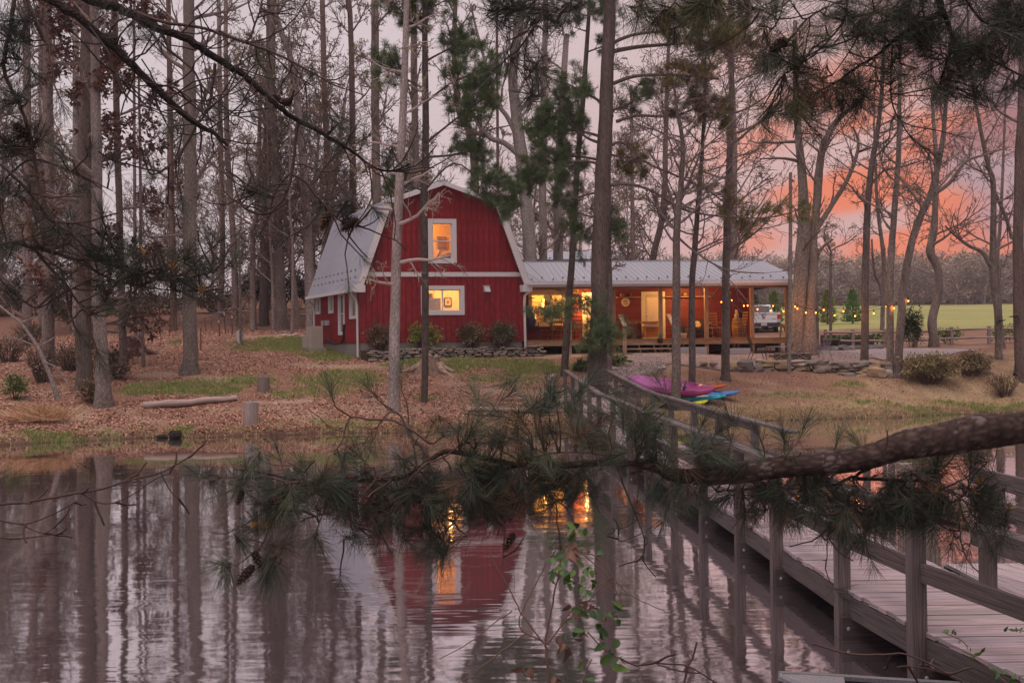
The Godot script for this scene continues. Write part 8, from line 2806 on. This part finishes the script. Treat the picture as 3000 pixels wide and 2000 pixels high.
	# kitchen shelf seen through the porch windows
	t = thing("kitchen_shelf", "wooden shelf with dishes on the kitchen wall behind the porch windows", "shelf", pt(1580, 905, 5.5))
	for k in 3:
		part("board", 1553, 1655, 884 + k * 17, 886 + k * 17, 5.4, 5.7, Color(0.42, 0.26, 0.10), M.wood, t)
	for k in 9: part("dish", 1557 + k * 10, 1562 + k * 10, 878 + 17 * (k % 3), 884 + 17 * (k % 3), 5.45, 5.6, vary(Color(0.5, 0.38, 0.2), 0.4), M.plaster, t)
	t = thing("table_lamp", "dark stemmed lamp with a bright shade inside the left porch window", "lamp", pt(1594, 925, 4.4))
	var lp := pt(1594, 893, 4.4)
	mb = MB.new()
	mb.lathe(lp - Vector3(0, 0.12, 0), [Vector2(0.14, 0.0), Vector2(0.08, 0.24)], 14)
	obj("lamp_shade", mb, M.shade_glow, t)
	mb = MB.new()
	mb.col = Color(0.05, 0.04, 0.03)
	mb.tube([lp + Vector3(0, 0.05, 0), lp - Vector3(0, 0.75, 0)], [0.014, 0.014], 6)
	obj("stem", mb, M.black_metal, t)

func make_string_lights() -> void:
	var sets := [
		["string of warm bulbs from the porch across the massive trunk to the leaning tree", [[2060, 868, 37.6], [2144, 880, 37.4], [2191, 895, 37.3], [2258, 911, 37.2], [2296, 912, 37.2], [2337, 904, 37.2], [2391, 916, 37.0], [2446, 924, 36.6], [2506, 926, 36.3], [2561, 918, 36.1], [2620, 903, 35.8], [2662, 882, 35.3]]],
		["upper string of warm bulbs from the porch wall to the lichen spotted trunk", [[2070, 872, 38.6], [2114, 885, 38.5], [2180, 896, 38.4], [2220, 906, 38.2], [2265, 896, 38.0], [2330, 898, 37.8], [2362, 916, 37.6], [2414, 908, 37.3], [2472, 912, 37.0], [2540, 914, 36.6], [2598, 899, 36.2]]]]
	for s in sets:
		var pts := []
		for q in s[1]: pts.append(at(q[0], q[1] - 12.0, q[2]))
		var t := thing("string_lights", s[0], "string lights", pts[0], "strings of warm bulbs over the patio")
		var all := []
		var r := []
		for k in pts.size() - 1:
			for i in 4:
				var f := i / 4.0
				all.append(pts[k].lerp(pts[k + 1], f) - Vector3(0, 0.05 * sin(PI * f), 0)); r.append(0.009)
		all.append(pts[-1]); r.append(0.009)
		var mb := MB.new()
		mb.col = Color(0.02, 0.02, 0.02)
		mb.tube(all, r, 5)
		obj("cable", mb, M.black_metal, t)
		for k in range(1, pts.size()):
			var c: Vector3 = at(s[1][k][0], s[1][k][1], s[1][k][2])
			mb = MB.new()
			mb.col = Color(0.02, 0.02, 0.02)
			mb.tube([pts[k], c + Vector3(0, 0.04, 0)], [0.016, 0.02], 6)
			obj("socket", mb, M.black_metal, t)
			mb = MB.new()
			mb.lathe(c - Vector3(0, 0.05, 0), [Vector2(0.0, 0.02), Vector2(0.018, 0.03), Vector2(0.026, 0.05), Vector2(0.018, 0.08), Vector2(0.0, 0.088)], 10)
			var b := obj("bulb", mb, M.bulb_glow, t)
			var l := OmniLight3D.new()
			l.name = "light"
			l.light_color = Color(1.0, 0.62, 0.26)
			l.light_energy = 0.05
			l.light_size = 0.035
			l.omni_range = 6.0
			l.omni_attenuation = 2.0
			l.shadow_enabled = true
			b.add_child(l)
			l.position = c

func make_truck() -> void:
	var d := 56.0
	var c := at(2237, 980, d)
	c.y = ground(c.x, d)
	var base := at(2237, 984, d).y
	c.y = base
	var t := thing("pickup_truck", "white pickup truck seen from behind beyond the open end of the porch", "truck", c)
	var turn := Basis(Vector3.UP, deg_to_rad(-6.0))
	var white := Color(0.68, 0.67, 0.69)
	var f := func(x: float, y: float, z: float) -> Vector3: return c + turn * Vector3(x, y, -z)
	var bx := func(called: String, x0: float, x1: float, y0: float, y1: float, z0: float, z1: float, col: Color, m: Material, par: Node) -> MeshInstance3D:
		var mb := MB.new()
		mb.col = col
		var q := []
		for k in 8: q.append(f.call(x1 if k & 1 else x0, y1 if k & 2 else y0, z1 if k & 4 else z0))
		mb.hexa(q)
		return obj(called, mb, m, par)
	# bed with tail gate
	bx.call("bed_side", -1.0, -0.93, 0.72, 1.38, 0.05, 2.0, white, M.car_paint, t)
	bx.call("bed_side", 0.93, 1.0, 0.72, 1.38, 0.05, 2.0, white, M.car_paint, t)
	bx.call("bed_floor", -0.93, 0.93, 0.72, 0.8, 0.1, 2.0, Color(0.1, 0.1, 0.1), M.plastic, t)
	var tg: MeshInstance3D = bx.call("tail_gate", -0.80, 0.80, 0.78, 1.36, 0.0, 0.07, white, M.car_paint, t)
	bx.call("upper_lip", -0.80, 0.80, 1.30, 1.37, -0.03, 0.0, white, M.car_paint, tg)
	bx.call("crease_shade", -0.78, 0.78, 0.985, 0.995, -0.008, 0.0, white * 0.6, M.car_paint, tg)  # grey strip painting the shade line of a crease
	bx.call("handle", -0.10, 0.16, 1.265, 1.295, -0.045, -0.03, Color(0.03, 0.03, 0.035), M.plastic, tg)
	var em := MB.new()
	em.col = Color(0.07, 0.07, 0.08)
	var e0: Vector3 = f.call(0.03, 1.12, -0.012)
	for k in 2:
		var s := -1.0 if k == 0 else 1.0
		em.tube([e0 + turn * Vector3(s * 0.07, 0.07, 0), e0 + turn * Vector3(s * 0.08, 0.0, 0), e0 + turn * Vector3(s * 0.035, -0.065, 0)], [0.012, 0.026, 0.014], 6)
	em.tube([e0 + turn * Vector3(0, 0.0, 0), e0 + turn * Vector3(0, -0.08, 0)], [0.02, 0.04], 6)
	tag(obj("emblem", em, M.black_metal, tg), "", "", "", "stuff")
	for q in [[-0.72, -0.48, 1.16, 1.20], [-0.72, -0.50, 1.09, 1.105], [0.48, 0.76, 0.99, 1.012]]:
		bx.call("badge", q[0], q[1], q[2], q[3], -0.012, -0.003, Color(0.22, 0.22, 0.25), M.plastic, tg)
	for s in [-1.0, 1.0]:
		bx.call("tail_light", minf(s * 0.82, s * 1.005), maxf(s * 0.82, s * 1.005), 0.98, 1.26, -0.01, 0.1, Color(0.42, 0.015, 0.02), M.car_paint, t)
		bx.call("reverse_light", minf(s * 0.82, s * 1.003), maxf(s * 0.82, s * 1.003), 0.86, 0.975, -0.008, 0.1, Color(0.5, 0.42, 0.42), M.car_paint, t)
		bx.call("corner_panel", minf(s * 0.805, s * 1.0), maxf(s * 0.805, s * 1.0), 1.265, 1.37, 0.0, 0.1, white, M.car_paint, t)
		var wh := MB.new()
		wh.col = Color(0.02, 0.02, 0.022)
		wh.lathe(f.call(s * 0.82, 0.39, 0.85), [Vector2(0.0, -0.13), Vector2(0.33, -0.13), Vector2(0.39, -0.09), Vector2(0.39, 0.09), Vector2(0.33, 0.13), Vector2(0.0, 0.13)], 20, turn * Basis(Vector3(0, 0, 1), Vector3.RIGHT, Vector3.UP))
		var w := obj("wheel", wh, M.plastic, t)
		wh = MB.new()
		wh.col = Color(0.02, 0.02, 0.022)
		wh.lathe(f.call(s * 0.82, 0.39, 4.4), [Vector2(0.0, -0.13), Vector2(0.33, -0.13), Vector2(0.39, -0.09), Vector2(0.39, 0.09), Vector2(0.33, 0.13), Vector2(0.0, 0.13)], 20, turn * Basis(Vector3(0, 0, 1), Vector3.RIGHT, Vector3.UP))
		obj("wheel", wh, M.plastic, t)
	var bu: MeshInstance3D = bx.call("bumper", -1.0, 1.0, 0.52, 0.77, -0.16, 0.0, Color(0.06, 0.065, 0.085), M.plastic, t)
	bx.call("number_plate", -0.15, 0.19, 0.60, 0.765, -0.175, -0.161, Color(0.62, 0.61, 0.64), M.paint, bu)
	bx.call("under_bar", -0.6, 0.6, 0.36, 0.5, 0.2, 0.4, Color(0.03, 0.03, 0.03), M.plastic, t)
	bx.call("hitch", -0.05, 0.09, 0.42, 0.52, -0.2, 0.2, Color(0.03, 0.03, 0.03), M.plastic, t)
	# cab
	var cab := MB.new()
	cab.col = white
	var q := []
	for k in 8:
		var top := (k & 2) == 2
		q.append(f.call((0.78 if top else 0.95) * (1.0 if k & 1 else -1.0), 1.92 if top else 1.36, (3.7 if top else 4.1) if k & 4 else (2.3 if top else 2.05)))
	cab.hexa(q)
	var cb := obj("cab", cab, M.car_paint, t)
	bx.call("cab_lower", -0.97, 0.97, 0.6, 1.36, 2.03, 5.6, white, M.car_paint, t)
	var rw := MB.new()
	rw.col = Color(0.055, 0.05, 0.055)
	q = []
	for k in 8:
		var top := (k & 2) == 2
		q.append(f.call((0.70 if top else 0.78) * (1.0 if k & 1 else -1.0), 1.82 if top else 1.46, (2.26 if top else 2.10) - (0.03 if k & 4 == 0 else -0.04)))
	rw.hexa(q)
	obj("rear_window", rw, M.car_paint, cb)
	bx.call("brake_light", -0.38, -0.1, 1.865, 1.905, 2.24, 2.3, Color(0.5, 0.05, 0.05), M.plastic, cb)
	for s in [-1.0, 1.0]: bx.call("mirror", minf(s * 1.0, s * 1.22), maxf(s * 1.0, s * 1.22), 1.36, 1.58, 3.7, 3.8, Color(0.05, 0.05, 0.06), M.plastic, t)

func make_outside_things() -> void:
	# air conditioner by the left wall
	for q in [[911, 945, 955, 1019, 3.2, "tall beige air conditioner unit beside the house's left wall"], [898, 912, 981, 1015, 3.7, "small beige box unit left of the tall air conditioner"]]:
		var f := Fr.new()
		f.o = fs.p(q[4], 0, -0.75) ; f.e1 = fb.e1; f.e2 = fb.e2
		var a := pl(f, q[0], q[3], 0)
		var b := pl(f, q[1], q[2], 0)
		var t := thing("air_conditioner", q[5], "air conditioner", f.p(a.x, a.y, 0))
		var mb := MB.new()
		mb.col = Color(0.48, 0.42, 0.37)
		f.hx(mb, a.x, b.x, a.y, b.y, 0.0, 0.75)
		obj("casing", mb, M.paint, t)
		for k in 9:
			mb = MB.new()
			mb.col = Color(0.40, 0.36, 0.33)
			f.hx(mb, a.x + 0.03, b.x - 0.03, lerpf(a.y, b.y, 0.08 + 0.1 * k), lerpf(a.y, b.y, 0.08 + 0.1 * k) + 0.012, -0.006, 0.0)
			obj("louvre", mb, M.paint, t)
		mb = MB.new()
		mb.col = Color(0.45, 0.42, 0.40)
		f.hx(mb, a.x - 0.1, b.x + 0.1, a.y - 0.3, a.y - 0.003, -0.08, 0.85)
		obj("pad", mb, M.stone, t)
	var ht := thing("pipe_run", "black insulated pipes curling from the left wall to the air conditioner", "pipes", fs.p(2.4, 2.6, -0.1))
	for k in 2:
		var mb := MB.new()
		mb.col = Color(0.02, 0.02, 0.02)
		mb.tube([fs.p(2.0 + 0.12 * k, 3.5, -0.04), fs.p(2.0 + 0.12 * k, 2.95, -0.06), fs.p(2.2, 2.72, -0.12), fs.p(2.6, 2.66, -0.25), fs.p(3.1, 2.85 + 0.1 * k, -0.5)], [0.03, 0.03, 0.03, 0.03, 0.03], 6)
		obj("pipe", mb, M.plastic, ht)
	# patio furniture
	patio_chair("black metal patio chair seen from the side left of the fire ring", gp(2222, 1058), PI * 0.5, Color(0.03, 0.028, 0.03), 0.95)
	patio_chair("purplish metal mesh chair right of the fire ring", gp(2405, 1056), -PI * 0.8, Color(0.15, 0.13, 0.19), 0.85)
	var tp := gp(2282, 1046)
	var tb := thing("patio_table", "low black metal table with a pale cover behind the fire ring", "table", tp)
	var mb := MB.new()
	mb.col = Color(0.42, 0.40, 0.48)
	mb.box(tp + Vector3(0, 0.42, 0), Vector3(0.85, 0.03, 0.6))
	obj("tabletop", mb, M.galvanised, tb)
	for q in [[-0.38, -0.25], [0.38, -0.25], [-0.38, 0.25], [0.38, 0.25]]:
		mb = MB.new()
		mb.col = Color(0.03, 0.03, 0.03)
		mb.tube([tp + Vector3(q[0] * 1.15, 0, q[1] * 1.1), tp + Vector3(q[0], 0.41, q[1])], [0.013, 0.013], 5)
		obj("leg", mb, M.black_metal, tb)
	var dt := on_deck(2250, 1.0) - Vector3(0, 0.62, 0)
	var bn := thing("dark_bench", "dark bench under the open right end of the deck", "bench", dt)
	mb = MB.new()
	mb.col = Color(0.045, 0.045, 0.055)
	mb.box(dt + Vector3(-0.1, 0.28, 0), Vector3(1.1, 0.22, 0.4))
	obj("seat", mb, M.plastic, bn)
	for x in [-0.55, 0.4]:
		mb = MB.new()
		mb.col = Color(0.03, 0.03, 0.04)
		mb.box(dt + Vector3(x, 0.08, 0), Vector3(0.08, 0.2, 0.36))
		obj("leg", mb, M.plastic, bn)
	var wq := on_deck(2318, 1.2) - Vector3(0, 0.5, 0)
	var ws := thing("white_board", "pale white board leaning below the right end of the deck", "board", wq)
	mb = MB.new()
	mb.col = Color(0.60, 0.58, 0.60)
	mb.box(wq + Vector3(0, 0.12, 0), Vector3(0.3, 0.42, 0.03), Basis(Vector3.RIGHT, -0.15))
	obj("board", mb, M.paint, ws)
	# saw horse like stool with a log head, beyond the porch
	var sp := at(2294, 985, 47.0)
	sp.y = maxf(ground(sp.x, 47.0), sp.y - 0.1)
	var sh := thing("log_stool", "rustic stool with a log top behind the right porch post", "stool", sp)
	mb = MB.new()
	mb.col = Color(0.40, 0.22, 0.11)
	mb.tube([sp + Vector3(-0.1, 0.62, 0.22), sp + Vector3(0.12, 0.64, -0.3)], [0.11, 0.11], 10)
	obj("log", mb, M.wood, sh)
	for q in [[-0.2, 0.25], [0.1, 0.25], [-0.05, -0.3], [0.28, -0.3]]:
		mb = MB.new()
		mb.col = Color(0.32, 0.17, 0.09)
		mb.tube([sp + Vector3(q[0], 0, q[1]), sp + Vector3(q[0] * 0.4, 0.62, q[1] * 0.8)], [0.03, 0.035], 6)
		obj("leg", mb, M.wood, sh)
	# feeders on the right-hand trunks
	for q in [[2934, 940, 37.2, "dark saucer bird feeder hanging before the tree with the arched limb"], [2972, 927, 35.3, "dark tray feeder fixed to the rusty trunk at the right edge"]]:
		var p := at(q[0], q[1], q[2])
		var t := thing("bird_feeder", q[3], "bird feeder", p)
		mb = MB.new()
		mb.col = Color(0.03, 0.04, 0.035)
		mb.lathe(p, [Vector2(0.0, -0.03), Vector2(0.14, 0.0), Vector2(0.19, 0.03), Vector2(0.0, 0.03)], 14, Basis(Vector3(0, 0, 1), 0.12))
		obj("tray", mb, M.black_metal, t)
		mb = MB.new()
		mb.col = Color(0.03, 0.03, 0.03)
		mb.tube([p + Vector3(0, 0.03, 0), p + Vector3(0.04, 0.5, 0)] if q[0] < 2950 else [p - Vector3(0, 0.0, 0), p + Vector3(0.2, -0.25, 0)], [0.006, 0.01], 4)
		obj("hanger", mb, M.black_metal, t)
	# utility building far behind the wing
	var bb := at(1640, 765, 62.0)
	var ub := thing("outbuilding", "pale tan outbuilding with a metal roof behind the porch wing", "building", Vector3(bb.x, ground(bb.x, 62.0), bb.z))
	var y0 := ground(bb.x, 62.0) - 0.3
	mb = MB.new()
	mb.col = Color(0.48, 0.41, 0.33)
	mb.box(Vector3(bb.x + 0.6, (y0 + bb.y) * 0.5 - 0.1, bb.z - 2.0), Vector3(6.6, bb.y - y0 + 0.2, 4.0))
	obj("wall", mb, M.paint, ub)
	mb = MB.new()
	mb.col = ROOF
	for s in 2:
		var q := []
		for k in 8:
			var front := (k & 4) == 0
			q.append(Vector3(bb.x + 0.6 + (3.6 if k & 1 else -3.6), (bb.y + (0.05 if front == (s == 0) else 0.75)) + (0.06 if k & 2 else 0.0), bb.z + ((0.3 if s == 0 else -2.0) if front else (-2.0 if s == 0 else -4.3))))
		mb.hexa(q)
	tag(obj("roof", mb, M.galvanised, ub), "", "", "", "stuff")
	# bird on the high bough
	var bp := at(834, 298, 5.85)
	var bird := thing("bird", "small dark bird with a tan wing patch perched on the high bough", "bird", bp)
	mb = MB.new()
	mb.col = Color(0.045, 0.028, 0.03)
	mb.tube([bp + Vector3(-0.062, 0.045, 0.01), bp + Vector3(-0.055, 0.035, 0.01), bp + Vector3(-0.04, 0.022, 0.01), bp + Vector3(-0.022, 0.006, 0), bp + Vector3(0.005, -0.002, 0), bp + Vector3(0.028, 0.004, 0), bp + Vector3(0.04, 0.016, 0), bp + Vector3(0.048, 0.04, 0), bp + Vector3(0.056, 0.068, 0)], [0.002, 0.014, 0.017, 0.02, 0.026, 0.023, 0.012, 0.006, 0.007], 10)
	obj("body", mb, M.fabric, bird)
	mb = MB.new()
	mb.col = Color(0.22, 0.14, 0.07)
	mb.leaf(bp + Vector3(-0.03, 0.0, 0.022), Vector3(1, 0.12, 0.02).normalized(), Vector3(0, 0, 1), 0.055, 0.024)
	obj("wing", mb, M.fabric, bird)
	mb = MB.new()
	mb.col = Color(0.03, 0.025, 0.02)
	mb.tube([bp + Vector3(-0.062, 0.038, 0.012), bp + Vector3(-0.08, 0.034, 0.014)], [0.005, 0.001], 5)
	obj("beak", mb, M.fabric, bird)
	for s in [-0.008, 0.008]:
		mb = MB.new()
		mb.col = Color(0.05, 0.035, 0.03)
		mb.tube([bp + Vector3(0.0, -0.02, s), bp + Vector3(-0.006, -0.055, s)], [0.003, 0.002], 4)
		obj("leg", mb, M.fabric, bird)

func patio_chair(label: String, p: Vector3, turn: float, col: Color, ht: float) -> void:
	var t := thing("patio_chair", label, "chair", p)
	var b := Basis(Vector3.UP, turn)
	var f := func(x: float, y: float, z: float) -> Vector3: return p + b * Vector3(x, y, z)
	var net := MB.new()
	net.col = col
	for k in 9:
		var z := lerpf(0.24, -0.22, k / 8.0)
		net.tube([f.call(-0.24, 0.40, z), f.call(0.24, 0.40, z)], [0.006, 0.006], 3, 0.0, null, false)
	for k in 9:
		var x := lerpf(-0.24, 0.24, k / 8.0)
		net.tube([f.call(x, 0.40, 0.24), f.call(x, 0.40, -0.22)], [0.006, 0.006], 3, 0.0, null, false)
	tag(obj("seat_mesh", net, M.black_metal, t), "", "", "", "stuff")
	net = MB.new()
	net.col = col
	for k in 9:
		var s := k / 8.0
		net.tube([f.call(-0.23, lerpf(0.42, ht, s), -0.23 - 0.14 * s), f.call(0.23, lerpf(0.42, ht, s), -0.23 - 0.14 * s)], [0.006, 0.006], 3, 0.0, null, false)
		var x := lerpf(-0.23, 0.23, s)
		net.tube([f.call(x, 0.42, -0.23), f.call(x, ht, -0.37)], [0.006, 0.006], 3, 0.0, null, false)
	tag(obj("back_mesh", net, M.black_metal, t), "", "", "", "stuff")
	for s in [-1.0, 1.0]:
		var mb := MB.new()
		mb.col = col
		mb.tube([f.call(s * 0.25, 0.0, 0.3), f.call(s * 0.25, 0.38, 0.2), f.call(s * 0.26, 0.62, 0.2), f.call(s * 0.26, 0.64, -0.26), f.call(s * 0.25, ht, -0.38)], [0.014, 0.014, 0.014, 0.014, 0.012], 6)
		obj("arm_frame", mb, M.black_metal, t)
		mb = MB.new()
		mb.col = col
		mb.tube([f.call(s * 0.25, 0.40, 0.22), f.call(s * 0.25, 0.40, -0.22), f.call(s * 0.25, 0.0, -0.38)], [0.014, 0.014, 0.014], 6)
		obj("leg", mb, M.black_metal, t)

func _ready() -> void:
	rng.seed = 7
	hill.seed = 12
	hill.frequency = 0.16
	spot.seed = 33
	spot.frequency = 0.35
	make_materials()
	make_world()
	frames()
	make_ground()
	make_barn()
	make_wing()
	make_tufts()
	make_house_trees()
	make_left_trees()
	make_wood()
	make_yard()
	scatter_ground()
	make_bridge()
	make_boats()
	make_boughs()
	make_porch_things()
	make_string_lights()
	make_truck()
	make_outside_things()
